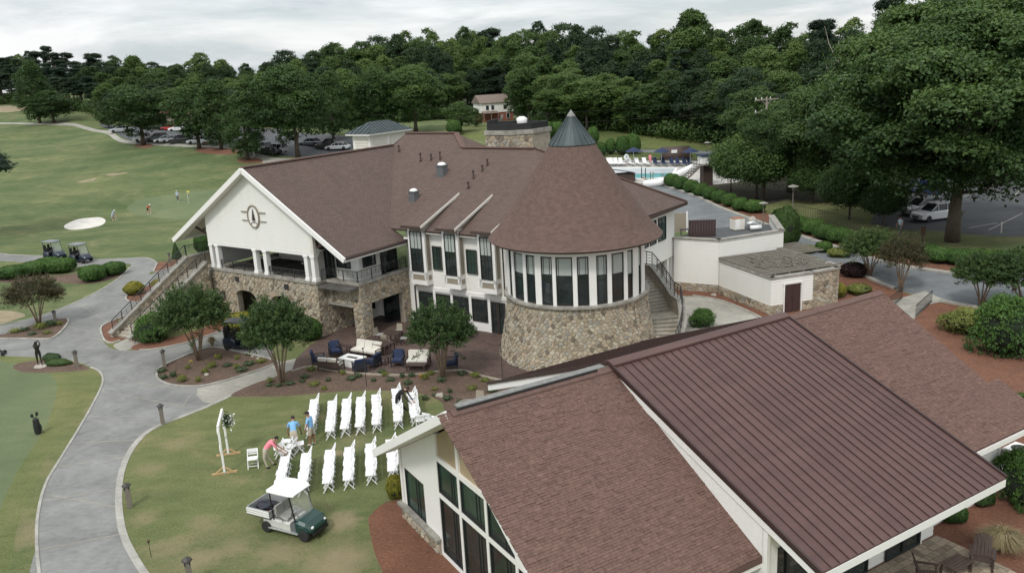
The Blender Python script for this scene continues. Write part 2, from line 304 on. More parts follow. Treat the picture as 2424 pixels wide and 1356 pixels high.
def grass_mat(name, a, b, c, streak=.6, mow=0, ang=.6, dry=.35, fine=1., spots=()):
    m, t, p, o = nodes(name); g = G(t)
    st = g.noise(.55, 7, .62, scale=(1, 2.6, 1, ang), dist=.4); fi = g.noise(9 * fine, 6, .75, scale=(1, 1.8, 1, ang)); big = g.noise(.06, 5, .6)
    col = g.mix(g.rng(st, .3, .7), a, b); col = g.mix(g.rng(g.noise(.22, 6, .68, dist=.6), .50, .72, 0, dry), col, c)
    col = g.mix(1., col, g.ramp(big, [(.35, (.76, .84, .78)), (.65, (1.22, 1.14, 1.10))]), 'MULTIPLY')  # uneven turf tone, its contrast also paints soft shading of mounds and hollows
    col = g.mix(1., col, g.ramp(fi, [(.28, (.55, .60, .55)), (.5, (1, 1, 1)), (.74, (1.42, 1.34, 1.25))]), 'MULTIPLY')
    if spots:
        ps = g.n('Separate'+'XYZ') if 0 else None; wv = g.n('VectorMath', operation='ADD'); nz = g.n('TexNoise'); nz.inputs['Scale'].default_value = 1.6; nz.inputs['Detail'].default_value = 6; nz.inputs['Roughness'].default_value = .7; g.l(g.co(), nz.inputs['Vector']); sc_ = g.n('VectorMath', operation='SCALE'); g.l(nz.outputs['Color'], sc_.inputs[0]); sc_.inputs['Scale'].default_value = 1.5; g.l(g.co(), wv.inputs[0]); g.l(sc_.outputs[0], wv.inputs[1])
        for (sx_, sy_, sr_, sk_) in spots:
            ds = g.n('VectorMath', operation='DISTANCE'); g.l(wv.outputs[0], ds.inputs[0]); ds.inputs[1].default_value = (sx_ + .75, sy_ + .75, .75); col = g.mix(g.rng(ds.outputs['Value'], sr_ * .35, sr_, sk_, 0), col, c)
    if mow:
        w = g.n('TexWave'); mp = g.n('Mapping'); mp.inputs['Rotation'].default_value = (0, 0, ang + 1.2); g.l(g.co(), mp.inputs[0]); g.l(mp.outputs[0], w.inputs[0]); w.inputs['Scale'].default_value = mow; w.inputs['Distortion'].default_value = 1.5; w.inputs['Detail'].default_value = 2
        col = g.mix(1., col, g.ramp(w.outputs['Fac'], [(.3, (.93, .95, .93)), (.7, (1.06, 1.05, 1.04))]), 'MULTIPLY')
    g.l(col, p.inputs['Base Color']); p.inputs['Roughness'].default_value = .95; p.inputs['Specular IOR Level'].default_value = .15; g.bump(fi, p, .7, .05); return m
SPOTS = [(*gp(*q[:2])[:2], q[2], q[3]) for q in ((965, 1275, 1.3, .9), (812, 1232, .9, .8), (795, 1072, .6, .9), (480, 1235, .8, .5), (470, 1325, 1.0, .6), (640, 1190, .8, .5), (660, 1310, 1.2, .55), (340, 1225, .8, .5), (355, 1110, .9, .5), (800, 1330, 1.4, .8), (420, 1050, 1.0, .45), (560, 1290, .9, .4), (250, 960, 1.5, .5), (180, 1100, 1.6, .5), (100, 1250, 1.6, .55), (400, 1300, 1.0, .4))]
grass_mat('grass_lawn', (.112, .138, .060), (.172, .188, .086), (.29, .235, .145), dry=.75, spots=SPOTS)
grass_mat('grass_fairway', (.088, .122, .054), (.146, .174, .082), (.24, .225, .125), ang=.25, mow=.04, dry=.65, fine=.6)
grass_mat('grass_far', (.085, .115, .040), (.145, .17, .066), (.23, .20, .11), ang=.1, dry=.4, fine=.4)
grass_mat('grass_green', (.130, .168, .092), (.158, .190, .108), (.16, .2, .11), dry=.2, mow=0, fine=2)
grass_mat('grass_collar', (.118, .145, .058), (.178, .190, .084), (.24, .225, .12), dry=.4)
def concrete(name, c, sc=1., joint=0):
    m, t, p, o = nodes(name); g = G(t)
    a = g.noise(.35 * sc, 7, .7, dist=.5); b = g.noise(2.2 * sc, 7, .7, scale=(1, 2.2, 1, .9)); f = g.noise(30 * sc, 3, .6)
    col = g.mix(g.rng(a, .32, .68), tuple(x * .66 for x in c), tuple(x * 1.18 for x in c)); col = g.mix(1., col, g.ramp(b, [(.25, (.78, .79, .8)), (.5, (1, 1, 1)), (.8, (1.22, 1.2, 1.16))]), 'MULTIPLY')
    col = g.mix(1., col, g.ramp(f, [(.3, (.9,) * 3), (.7, (1.1,) * 3)]), 'MULTIPLY')
    g.l(col, p.inputs['Base Color']); p.inputs['Roughness'].default_value = .85; g.bump(f, p, .25, .02); return m
concrete('path', (.235, .235, .222)); concrete('walk', (.36, .345, .30)); concrete('asphalt', (.085, .09, .094), .8); concrete('drive', (.185, .198, .205), .7); concrete('kerb', (.40, .385, .345), 3); concrete('pool_deck', (.50, .48, .44), 1.5)
def mulch(name, a, b, c, sc=14.):
    m, t, p, o = nodes(name); g = G(t); n = g.noise(sc, 8, .8, scale=(1, 1.6, 1, .5)); k = g.noise(.9, 5, .6)
    col = g.ramp(n, [(.28, a), (.5, b), (.72, c)]); col = g.mix(1., col, g.ramp(k, [(.3, (.8, .8, .8)), (.7, (1.15, 1.12, 1.1))]), 'MULTIPLY')
    g.l(col, p.inputs['Base Color']); p.inputs['Roughness'].default_value = .98; g.bump(n, p, .9, .06); return m
mulch('pine_straw', (.085, .036, .022), (.185, .082, .048), (.31, .165, .105), 7); mulch('bark_mulch', (.050, .034, .026), (.130, .086, .062), (.27, .19, .14), 6); mulch('bare_soil', (.22, .19, .11), (.30, .25, .16), (.38, .32, .22), 4); mulch('sand', (.66, .63, .57), (.74, .71, .65), (.80, .78, .73), 6); mulch('leaf_litter', (.03, .028, .018), (.05, .045, .028), (.08, .07, .04), 3)
m, t, p, o = nodes('brick_paving'); g = G(t); br = g.n('TexBrick'); mp = g.n('Mapping'); mp.inputs['Rotation'].default_value = (0, 0, .61); g.l(g.co(), mp.inputs[0]); g.l(mp.outputs[0], br.inputs[0]); br.inputs['Scale'].default_value = 1; br.inputs['Brick Width'].default_value = .22; br.inputs['Row Height'].default_value = .11; br.inputs['Mortar Size'].default_value = .008
for i, c_ in enumerate(((.085, .053, .044), (.135, .088, .074), (.075, .065, .058))): br.inputs[1 + i].default_value = c_ + (1,)
g.l(g.mix(1., br.outputs[0], g.ramp(g.noise(.8, 7, .75), [(.25, (.62, .6, .6)), (.5, (1, .98, .96)), (.75, (1.3, 1.22, 1.15))]), 'MULTIPLY'), p.inputs['Base Color']); p.inputs['Roughness'].default_value = .8; g.bump(br.outputs['Fac'], p, -.3, .01)

# ---------------- the ground, cut into its surfaces ----------------
def smooth_poly(pts, k=4, closed=True):
    n = len(pts); o = []
    P = [np.array(p[:2], float) for p in pts]
    for i in range(n if closed else n - 1):
        a, b, c, d = (P[(i - 1) % n], P[i], P[(i + 1) % n], P[(i + 2) % n]) if closed else (P[max(i - 1, 0)], P[i], P[i + 1], P[min(i + 2, n - 1)])
        for j in range(k):
            t = j / k; o.append(tuple(.5 * ((2 * b) + (-a + c) * t + (2 * a - 5 * b + 4 * c - d) * t * t + (-a + 3 * b - 3 * c + d) * t ** 3)))
    if not closed: o.append(tuple(P[-1]))
    return o
def px(*pts): return [tuple(gp(*p)[:2]) for p in pts]
REG = []      # (surface, world polygon) later ones win
def region(s, pts, smooth=True, world=False, k=4): q = pts if world else px(*pts); q = smooth_poly(q, k) if smooth else q; REG.append((s, q)); return q
# golf: fairway / green / sand
region('putting_green', [(300, 492), (330, 473), (400, 462), (500, 450), (600, 452), (640, 480), (600, 505), (480, 518), (380, 517), (320, 508)])
BUNK = region('bunker_sand', [(151, 536), (175, 522), (205, 516), (240, 515), (250, 523), (238, 534), (205, 541), (170, 544)])
region('fairway_path', [(-60, 290), (120, 296), (180, 300), (245, 315), (275, 333), (320, 342), (420, 347), (520, 352), (575, 362), (600, 378), (640, 390), (700, 396), (700, 378), (640, 372), (610, 360), (560, 349), (420, 341), (320, 335), (285, 327), (255, 310), (185, 294), (120, 291), (-60, 286)])
region('bare_patch', [(182, 432), (203, 426), (228, 421), (222, 427), (205, 431)]); region('bare_patch', [(250, 413), (280, 410), (305, 409), (285, 413), (262, 416)])
region('bare_patch', [(-40, 261), (20, 250), (80, 256), (120, 259), (60, 262), (0, 266)])
region('lot_asphalt', [(235, 292), (300, 300), (420, 295), (560, 300), (700, 312), (860, 330), (880, 350), (760, 372), (640, 366), (610, 358), (560, 346), (420, 339), (320, 333), (290, 326), (262, 308)])
for q in ([(318, 345), (330, 340), (355, 341), (362, 347), (340, 351)], [(462, 356), (480, 349), (540, 352), (570, 360), (540, 366), (490, 364)], [(560, 380), (580, 374), (615, 376), (620, 384), (580, 387)]): region('red_mulch', q)
# cart paths on the left
region('cart_path', [(-60, 590), (0, 600), (60, 604), (120, 607), (200, 614), (290, 612), (345, 610), (370, 620), (362, 638), (352, 650), (380, 641), (420, 625), (470, 610), (470, 640), (400, 700), (365, 740), (335, 770), (292, 765), (262, 775), (258, 790), (240, 795), (248, 812), (268, 826), (310, 829), (370, 824), (430, 810), (480, 795), (530, 775), (560, 790), (640, 815), (640, 850), (600, 870), (545, 934), (490, 962), (440, 982), (390, 1001), (345, 1025), (310, 1065), (288, 1115), (281, 1170), (284, 1225), (296, 1275), (325, 1330), (355, 1375), (90, 1375), (87, 1290), (90, 1215), (108, 1145), (140, 1090), (180, 1025), (215, 965), (240, 915), (243, 893), (234, 878), (215, 869), (195, 860), (160, 852), (100, 846), (0, 842), (-60, 842), (-60, 765), (0, 770), (60, 757), (110, 743), (180, 715), (240, 685), (285, 655), (308, 632), (305, 624), (265, 627), (190, 631), (130, 627), (60, 621), (-60, 612)], k=3)
region('red_mulch', [(362, 644), (372, 622), (400, 618), (440, 608), (478, 600), (478, 612), (420, 627), (385, 640)])
region('red_mulch', [(298, 708), (304, 698), (330, 684), (360, 672), (385, 660), (420, 655), (400, 690), (340, 712), (312, 715)])
region('red_mulch', [(238, 782), (242, 772), (262, 762), (300, 745), (340, 720), (350, 735), (320, 770), (300, 800), (285, 806), (262, 812), (246, 804)])
region('landing', [(268, 818), (290, 806), (320, 795), (340, 805), (315, 822), (290, 830)])
region('red_mulch', [(310, 824), (330, 812), (400, 800), (470, 780), (520, 760), (560, 745), (560, 770), (500, 792), (440, 812), (370, 826), (330, 829)])
region('mulch_island', [(-60, 800), (0, 800), (60, 802), (100, 803), (125, 800), (148, 782), (162, 762), (159, 754), (130, 755), (90, 765), (50, 778), (0, 792), (-60, 796)])
region('bare_patch', [(-60, 740), (0, 735), (40, 738), (60, 746), (40, 755), (0, 766), (-60, 770)])
region('shrub_mulch', [(120, 655), (150, 650), (200, 645), (255, 640), (290, 638), (296, 646), (270, 660), (225, 670), (185, 672), (140, 668)])
region('shrub_mulch', [(0, 655), (40, 652), (80, 650), (110, 648), (120, 660), (60, 668), (0, 668)])
region('garden_bed', [(371, 886), (380, 870), (430, 846), (480, 827), (512, 822), (560, 832), (620, 845), (656, 856), (640, 866), (585, 885), (530, 902), (470, 914), (410, 912), (378, 900)])
region('paved_walk', [(468, 918), (530, 904), (590, 885), (640, 867), (660, 857), (700, 848), (720, 870), (690, 880), (620, 905), (545, 936), (505, 955), (480, 950), (465, 935)], smooth=False)
region('collar', [(-80, 845), (0, 843), (100, 849), (35, 866), (60, 878), (120, 884), (200, 876), (228, 880), (232, 905), (205, 960), (160, 1010), (115, 1070), (80, 1150), (40, 1250), (10, 1400), (-80, 1400)])
region('practice_green', [(-80, 862), (20, 858), (80, 872), (125, 890), (135, 920), (120, 980), (90, 1040), (50, 1100), (10, 1180), (-20, 1260), (-80, 1300)])
region('statue_bed', [(30, 868), (50, 858), (100, 852), (150, 853), (190, 862), (212, 872), (190, 878), (140, 880), (90, 882), (50, 880)])
region('garden_bed', [(545, 936), (600, 908), (650, 892), (700, 872), (760, 872), (850, 884), (950, 888), (1050, 880), (1110, 880), (1200, 905), (1300, 930), (1330, 990), (1100, 1020), (1055, 975), (1045, 952), (1000, 932), (930, 925), (860, 924), (760, 930), (680, 937), (600, 938)], k=3)
region('brick_patio', [(700, 850), (730, 820), (765, 797), (800, 770), (880, 730), (960, 720), (1040, 740), (1100, 760), (1160, 770), (1240, 800), (1300, 880), (1330, 935), (1240, 912), (1180, 900), (1130, 888), (1090, 877), (1040, 880), (960, 889), (850, 885), (780, 876), (735, 868), (690, 880)], smooth=False)
region('red_mulch', [(872, 1235), (880, 1215), (910, 1190), (950, 1182), (980, 1200), (1060, 1290), (1130, 1380), (930, 1390), (905, 1350), (885, 1300)])
# right side
region('driveway', [(1460, 400), (1560, 432), (1640, 462), (1700, 490), (1780, 520), (1860, 548), (1960, 580), (2040, 605), (2120, 627), (2200, 640), (2290, 648), (2560, 640), (2560, 735), (2424, 730), (2340, 728), (2280, 722), (2200, 705), (2140, 690), (2080, 668), (2020, 640), (1960, 620), (1900, 600), (1850, 600), (1780, 570), (1700, 560), (1600, 540), (1500, 470), (1430, 420)], k=3)
region('lot_asphalt', [(2120, 430), (2180, 405), (2300, 392), (2560, 372), (2560, 560), (2400, 560), (2310, 557), (2240, 548), (2150, 545), (2060, 530), (2080, 480)], smooth=False)
region('red_mulch', [(1440, 395), (1570, 430), (1650, 462), (1710, 488), (1790, 518), (1870, 545), (1970, 577), (2050, 603), (2130, 624), (2210, 636), (2290, 644), (2424, 640), (2560, 636), (2560, 600), (2424, 606), (2300, 606), (2180, 596), (2080, 575), (1960, 545), (1860, 518), (1740, 480), (1640, 445), (1520, 405)], k=3)
region('red_mulch', [(1560, 660), (1640, 670), (1700, 680), (1760, 700), (1850, 720), (1960, 640), (1990, 622), (2040, 650), (2110, 682), (2200, 712), (2340, 733), (2560, 742), (2700, 1500), (2000, 1500), (1500, 900)], smooth=False)
region('side_walk', [(1560, 700), (1600, 700), (1650, 702), (1700, 710), (1750, 728), (1800, 752), (1850, 785), (1700, 830), (1600, 830)])
region('step_walk', [(2110, 712), (2138, 704), (2190, 688), (2215, 700), (2240, 712), (2190, 722), (2150, 735), (2125, 745)], smooth=False)
region('lawn_far_right', [(1380, 300), (1450, 302), (1560, 318), (1690, 330), (1760, 345), (1760, 385), (1600, 372), (1400, 366)], smooth=False)
region('lane', [(1300, 352), (1400, 352), (1500, 354), (1600, 356), (1700, 358), (1800, 360), (1800, 366), (1600, 362), (1400, 359), (1300, 358)], smooth=False)
region('pool_deck', [(1380, 381), (1500, 380), (1640, 381), (1740, 385), (1760, 430), (1640, 442), (1560, 436), (1460, 432), (1380, 420)], smooth=False)
region('pool_hole', [(1425, 398), (1520, 398), (1602, 398), (1590, 418), (1540, 424), (1500, 423), (1425, 415)], smooth=False)
region('lawn_house', [(1050, 292), (1180, 300), (1300, 300), (1300, 330), (1050, 330)], smooth=False)
MATOF = dict(putting_green='grass_green', bunker_sand='sand', fairway_path='walk', bare_patch='bare_soil', lot_asphalt='asphalt', red_mulch='pine_straw', cart_path='path', landing='walk', mulch_island='bark_mulch', shrub_mulch='bark_mulch', garden_bed='bark_mulch', statue_bed='bark_mulch', paved_walk='walk', practice_green='grass_green', brick_patio='brick_paving', driveway='drive', side_walk='walk', step_walk='walk', lawn_far_right='grass_far', lane='drive', pool_deck='pool_deck', lawn_house='grass_far', lawn='grass_lawn', collar='grass_collar', fairway='grass_fairway', forest_floor='leaf_litter')
def inpoly(X, Y, poly):
    P = np.array(poly); r = np.zeros(len(X), bool); x0, y0 = P[:, 0], P[:, 1]; x1, y1 = np.roll(x0, -1), np.roll(y0, -1)
    if len(X) == 0: return r
    for a, b, c, d in zip(x0, y0, x1, y1):
        if b == d: continue
        cc = ((b > Y) != (d > Y)) & (X < (c - a) * (Y - b) / (d - b) + a); r ^= cc
    return r
def build_ground():
    V, E = [], []
    for s, q in REG:
        b = len(V); V += [Vector(p) for p in q]; E += [(b + i, b + (i + 1) % len(q)) for i in range(len(q))]
    for x in np.arange(-60, 66, 3.): 
        for y in np.arange(16, 122, 3.): V.append(Vector((x + random.uniform(-.4, .4), y + random.uniform(-.4, .4))))
    for x in np.arange(-360, 361, 9.):
        for y in np.arange(8, 520, 9.):
            if not (-60 < x < 66 and 16 < y < 122): V.append(Vector((x + random.uniform(-1, 1), y + random.uniform(-1, 1))))
    for x in np.arange(-3000, 3001, 300.):
        for y in np.arange(-600, 4001, 300.):
            if not (-370 < x < 370 and 0 < y < 530): V.append(Vector((x + .3, y + .2)))
    v, e, f, *_ = geometry.delaunay_2d_cdt(V, E, [], 0, 1e-4)
    P = np.array([tuple(p) for p in v]); Fs = np.array([t for t in f if len(t) == 3]); C = P[Fs].mean(1)
    cls = np.zeros(len(Fs), int); names = ['lawn', 'fairway', 'forest_floor']
    cls[(C[:, 1] > 62) | (C[:, 0] < -33)] = 1
    cls[(C[:, 0] > 25) & (C[:, 1] > 95)] = 2; cls[C[:, 1] > 340] = 2; cls[(C[:, 0] > -60) & (C[:, 1] > 215)] = 2; cls[(C[:,0] > 28) & (C[:,1] < 95)] = 0
    for s, q in REG:
        if s not in names: names.append(s)
        Q = np.array(q); k = np.where((C[:, 0] > Q[:, 0].min()) & (C[:, 0] < Q[:, 0].max()) & (C[:, 1] > Q[:, 1].min()) & (C[:, 1] < Q[:, 1].max()))[0]
        cls[k[inpoly(C[k, 0], C[k, 1], q)]] = names.index(s)
    Z = T(P[:, 0], P[:, 1])
    for i, nme in enumerate(names):
        if nme == 'pool_hole': continue
        k = Fs[cls == i]
        if not len(k): continue
        u, inv = np.unique(k, return_inverse=True); me = bpy.data.meshes.new(nme)
        vv = np.c_[P[u], Z[u]]; ff = inv.reshape(-1, 3)
        # upward normals
        a, b_, c_ = vv[ff[:, 0]], vv[ff[:, 1]], vv[ff[:, 2]]; fl = ((b_ - a)[:, 0] * (c_ - a)[:, 1] - (b_ - a)[:, 1] * (c_ - a)[:, 0]) < 0; ff[fl] = ff[fl][:, ::-1]
        me.from_pydata(vv.tolist(), [], ff.tolist()); me.materials.append(MT[MATOF[nme]]); me.polygons.foreach_set('use_smooth', [True] * len(ff)); me.update()
        put(bpy.data.objects.new(nme, me), kind='structure')
build_ground()
def kerb(name, pts, w, h, mat, closed=False, k=4, smooth=True, z=0):
    q = px(*pts); q = smooth_poly(q, k, closed) if smooth else q
    if closed: q = q + [q[0]]
    m = M(); n = len(q)
    for i in range(n):
        a, b = np.array(q[max(i - 1, 0)]), np.array(q[min(i + 1, n - 1)])
        if closed and i in (0, n - 1): a, b = np.array(q[-2]), np.array(q[1])
        d = (b - a) / (np.linalg.norm(b - a) + 1e-9); nn = np.array([-d[1], d[0]]) * w / 2; p = np.array(q[i]); zz = zt(*p) + z
        m.v += [(*(p + nn), zz - .05), (*(p + nn), zz + h), (*(p - nn), zz + h), (*(p - nn), zz - .05)]
        if i:
            o = 4 * (i - 1)
            for a_, b_ in ((0, 1), (1, 2), (2, 3)): m.f.append((o + a_, o + 4 + a_, o + 4 + b_, o + b_)); m.m.append(0); m.t.append(.5); m.uv.append(None)
    return m.build(name, MT[mat], kind='structure')
kerb('path_edge', [(95, 1375), (87, 1290), (90, 1215), (108, 1145), (140, 1090), (180, 1025), (215, 965), (240, 915), (243, 893), (234, 878), (215, 869)], .12, .03, 'kerb')
kerb('path_edge', [(355, 1375), (325, 1330), (296, 1275), (284, 1225), (281, 1170), (288, 1115), (310, 1065), (345, 1025), (390, 1001), (440, 982), (490, 962), (545, 936)], .28, .018, 'kerb')
kerb('bed_edge', [(371, 886), (380, 870), (430, 846), (480, 827), (512, 822), (560, 832), (620, 845), (656, 856), (640, 866), (585, 885), (530, 902), (470, 914), (410, 912), (378, 900)], .12, .07, 'kerb', True)
kerb('bed_edge', [(238, 782), (242, 772), (262, 762), (300, 745), (340, 720)], .14, .07, 'kerb'); kerb('bed_edge', [(238, 782), (246, 804), (262, 812), (285, 806)], .14, .07, 'kerb')
kerb('bed_edge', [(400, 690), (340, 712), (312, 715), (298, 708), (304, 698), (330, 684)], .14, .07, 'kerb'); kerb('bed_edge', [(560, 770), (500, 792), (440, 812), (370, 826), (330, 829)], .14, .07, 'kerb')
kerb('bed_edge', [(-60, 802), (60, 802), (100, 803), (125, 800), (148, 782), (162, 762), (159, 754)], .14, .08, 'kerb'); kerb('bed_edge', [(362, 644), (372, 622)], .14, .05, 'kerb', smooth=False); kerb('bed_edge', [(362, 644), (385, 640), (420, 627), (478, 606)], .14, .05, 'kerb')
kerb('bed_edge', [(690, 880), (735, 868), (780, 876), (850, 885), (960, 889), (1040, 880), (1090, 877), (1130, 888), (1180, 900), (1240, 912)], .16, .08, 'mortar')
kerb('path_edge', [(-60, 590), (0, 600), (60, 604), (120, 607), (200, 614), (290, 612), (345, 610), (370, 620)], .12, .03, 'kerb'); kerb('path_edge', [(0, 768), (60, 757), (110, 743), (180, 715), (240, 685), (285, 655), (308, 632)], .12, .03, 'kerb')
kerb('drive_kerb', [(1520, 420), (1640, 462), (1700, 490), (1780, 520), (1860, 548), (1960, 580), (2040, 605), (2120, 627), (2200, 640), (2290, 648), (2560, 640)], .45, .13, 'kerb')
kerb('drive_kerb', [(1960, 622), (2020, 642), (2080, 669), (2120, 684)], .3, .13, 'kerb'); kerb('drive_kerb', [(2225, 712), (2280, 723), (2340, 730), (2450, 733)], .3, .13, 'kerb')
kerb('walk_edge', [(1640, 700), (1700, 710), (1750, 728), (1800, 752), (1850, 785)], .14, .07, 'kerb')
# control joints of the concrete path: narrow recessed-looking seams laid proud by a few millimetres
for a, b in [((92, 1300), (292, 1262)), ((95, 1185), (283, 1155)), ((130, 1105), (300, 1080)), ((165, 1048), (330, 1040)), ((205, 985), (385, 985)), ((238, 925), (440, 962)), ((240, 895), (420, 918)), ((150, 770), (240, 790)), ((180, 716), (262, 765)), ((238, 686), (300, 705)), ((285, 657), (340, 680)), ((405, 835), (422, 812)), ((150, 843), (245, 806)), ((430, 962), (455, 930)), ((110, 1170), (283, 1200)), ((245, 805), (155, 790))]:
    kerb('path_joint', [a, ((a[0] + b[0]) / 2, (a[1] + b[1]) / 2), b], .035, .004, 'mortar', smooth=False)
# pool basin
pq = px((1425, 398), (1520, 398), (1602, 398), (1590, 418), (1540, 424), (1500, 423), (1425, 415)); zp = min(zt(*p) for p in pq) - .08
mm = M(); mm.face([(x, y, zp) for x, y in pq][::-1]); mm.build('pool_water', MT['pool_water'], kind='structure')
kerb('pool_rim', [(1425, 398), (1520, 398), (1602, 398), (1590, 418), (1540, 424), (1500, 423), (1425, 415)], .5, .06, 'white_trim', True, smooth=False)
# ---------------- building helpers ----------------
def clip(poly, nx, ny, d):            # keep nx*x+ny*y <= d
    o = []; n = len(poly)
    for i in range(n):
        a, b = poly[i], poly[(i + 1) % n]; fa, fb = nx * a[0] + ny * a[1] - d, nx * b[0] + ny * b[1] - d
        if fa <= 0: o.append(a)
        if fa * fb < 0: t = fa / (fa - fb); o.append((a[0] + (b[0] - a[0]) * t, a[1] + (b[1] - a[1]) * t))
    return o
def cells(s0, s1, z0, z1, w, h, bound=None, holes=(), gap=.018, seed=1):
    """irregular stone outlines (Voronoi cells of a jittered bond) in a wall's own s,z plane"""
    rr = random.Random(seed); nz = max(1, round((z1 - z0) / h)); ns = max(1, round((s1 - s0) / w)); P = {}
    dw, dh = (s1 - s0) / ns, (z1 - z0) / nz
    for j in range(-2, nz + 2):
        for i in range(-2, ns + 2): P[i, j] = (s0 + (i + .5 + (.5 if j % 2 else 0) * .9 + rr.uniform(-.36, .36)) * dw, z0 + (j + .5 + rr.uniform(-.40, .40)) * dh)
    out = []
    for j in range(-1, nz + 1):
        for i in range(-1, ns + 1):
            p = P[i, j]
            if not (s0 - dw < p[0] < s1 + dw): continue
            q = [(s0, z0), (s1, z0), (s1, z1), (s0, z1)]
            for a in range(-2, 3):
                for b in range(-2, 3):
                    r = P.get((i + a, j + b))
                    if r is None or (a == 0 and b == 0): continue
                    nx, ny = r[0] - p[0], r[1] - p[1]; l = hypot(nx, ny)
                    if l > 2.6 * max(dw, dh): continue
                    nx /= l; ny /= l; q = clip(q, nx, ny, nx * (p[0] + r[0]) / 2 + ny * (p[1] + r[1]) / 2 - gap)
                    if len(q) < 3: break
                if len(q) < 3: break
            if bound and len(q) >= 3:
                for nx, ny, d in bound:
                    q = clip(q, nx, ny, d)
                    if len(q) < 3: break
            if len(q) < 3: continue
            cx, cy = sum(a[0] for a in q) / len(q), sum(a[1] for a in q) / len(q)
            if any(hh(cx, cy) for hh in holes): continue
            ar = abs(sum(q[k][0] * q[(k + 1) % len(q)][1] - q[(k + 1) % len(q)][0] * q[k][1] for k in range(len(q)))) / 2
            if ar < .25 * dw * dh * .25: continue
            out.append((q, (cx, cy)))
    return out
def stone_into(m, q, c, F, rr, d=None):
    d = d or rr.uniform(.025, .065); t = rr.random(); n = len(q); b = [F(x, y, 0) for x, y in q]
    k = [F(x + (c[0] - x) * .10, y + (c[1] - y) * .10, d * .75) for x, y in q]; tp = [F(x + (c[0] - x) * .30, y + (c[1] - y) * .30, d) for x, y in q]
    m.mesh(b + k + tp, [(i, (i + 1) % n, n + (i + 1) % n, n + i) for i in range(n)] + [(n + i, n + (i + 1) % n, 2 * n + (i + 1) % n, 2 * n + i) for i in range(n)] + [tuple(range(2 * n, 3 * n))], 0, t)
class Stones:
    """all the stones of one thing: the n nearest become parts, the rest one joined part"""
    def __init__(s): s.L = []
    def wall(s, s0, s1, z0, z1, F, w=.40, h=.23, key=0, **k):
        for q, c in cells(s0, s1, z0, z1, w, h, **k): s.L.append((key, q, c, F))
    def build(s, parent, n=300, seed=3):
        rr = random.Random(seed); s.L.sort(key=lambda a: a[0]); rest = M()
        for i, (k, q, c, F) in enumerate(s.L):
            if i < n: m = M(); stone_into(m, q, c, F, rr); m.build('stone', MT['stone'], parent)
            else: stone_into(rest, q, c, F, rr)
        if rest.f: rest.build('stone_facing', MT['stone'], parent, kind='stuff')
def FL(o, a, n):       # mapping of wall coordinates: origin, along, outward normal
    o, a, n = Vector(o), Vector(a), Vector(n)
    return lambda s, z, d: o + a * s + n * d + Vector((0, 0, z))
def boards(parent, o, a, n, poly, exp=.19, mat='siding', name='siding_board', holes=(), joined=False):
    """lap siding: every board is cut to the wall outline (convex poly in s,z)"""
    F = FL(o, a, n); z0 = min(p[1] for p in poly); z1 = max(p[1] for p in poly); k = 0; z = z0; J = M()
    while z < z1 - .02:
        q = clip(clip(poly, 0, -1, -z), 0, 1, min(z + exp + .012, z1))
        segs = [q] if len(q) >= 3 else []
        for (hx0, hx1, hz0, hz1) in holes:
            if hz0 < z + exp * .5 < hz1:
                ns = []
                for g_ in segs:
                    for A_ in (clip(g_, 1, 0, hx0), clip(g_, -1, 0, -hx1)):
                        if len(A_) >= 3: ns.append(A_)
                segs = ns
        for g_ in segs:
            dep = lambda zz: .042 - .036 * (zz - z) / exp
            m = J if joined else M(); nn = len(g_)
            m.mesh([F(x, y, -.01) for x, y in g_] + [F(x, y, dep(y)) for x, y in g_], [(i, (i + 1) % nn, nn + (i + 1) % nn, nn + i) for i in range(nn)] + [tuple(range(nn, 2 * nn))], 0, random.random())
            if not joined: m.build(name, MT[mat], parent)
        z += exp
    if joined: J.build(name + 's', MT[mat], parent, kind='stuff')
def roof_plane(m, pts, th=.16, mt=0, me=0):
    """a roof slab: top face carries UV in metres (u along the eave, v up the slope)"""
    P = [Vector(p) for p in pts]; n = (P[1] - P[0]).cross(P[2] - P[0]).normalized()
    if n.z < 0: P.reverse(); n = -n
    u = Vector((0, 0, 1)).cross(n).normalized(); w = n.cross(u)
    m.face(P, mt, .5, [(p.dot(u), p.dot(w)) for p in P]); Q = [p - Vector((0, 0, th)) for p in P]; k = len(P)
    for i in range(k): m.face([P[i], Q[i], Q[(i + 1) % k], P[(i + 1) % k]], me)
    m.face(Q[::-1], me)
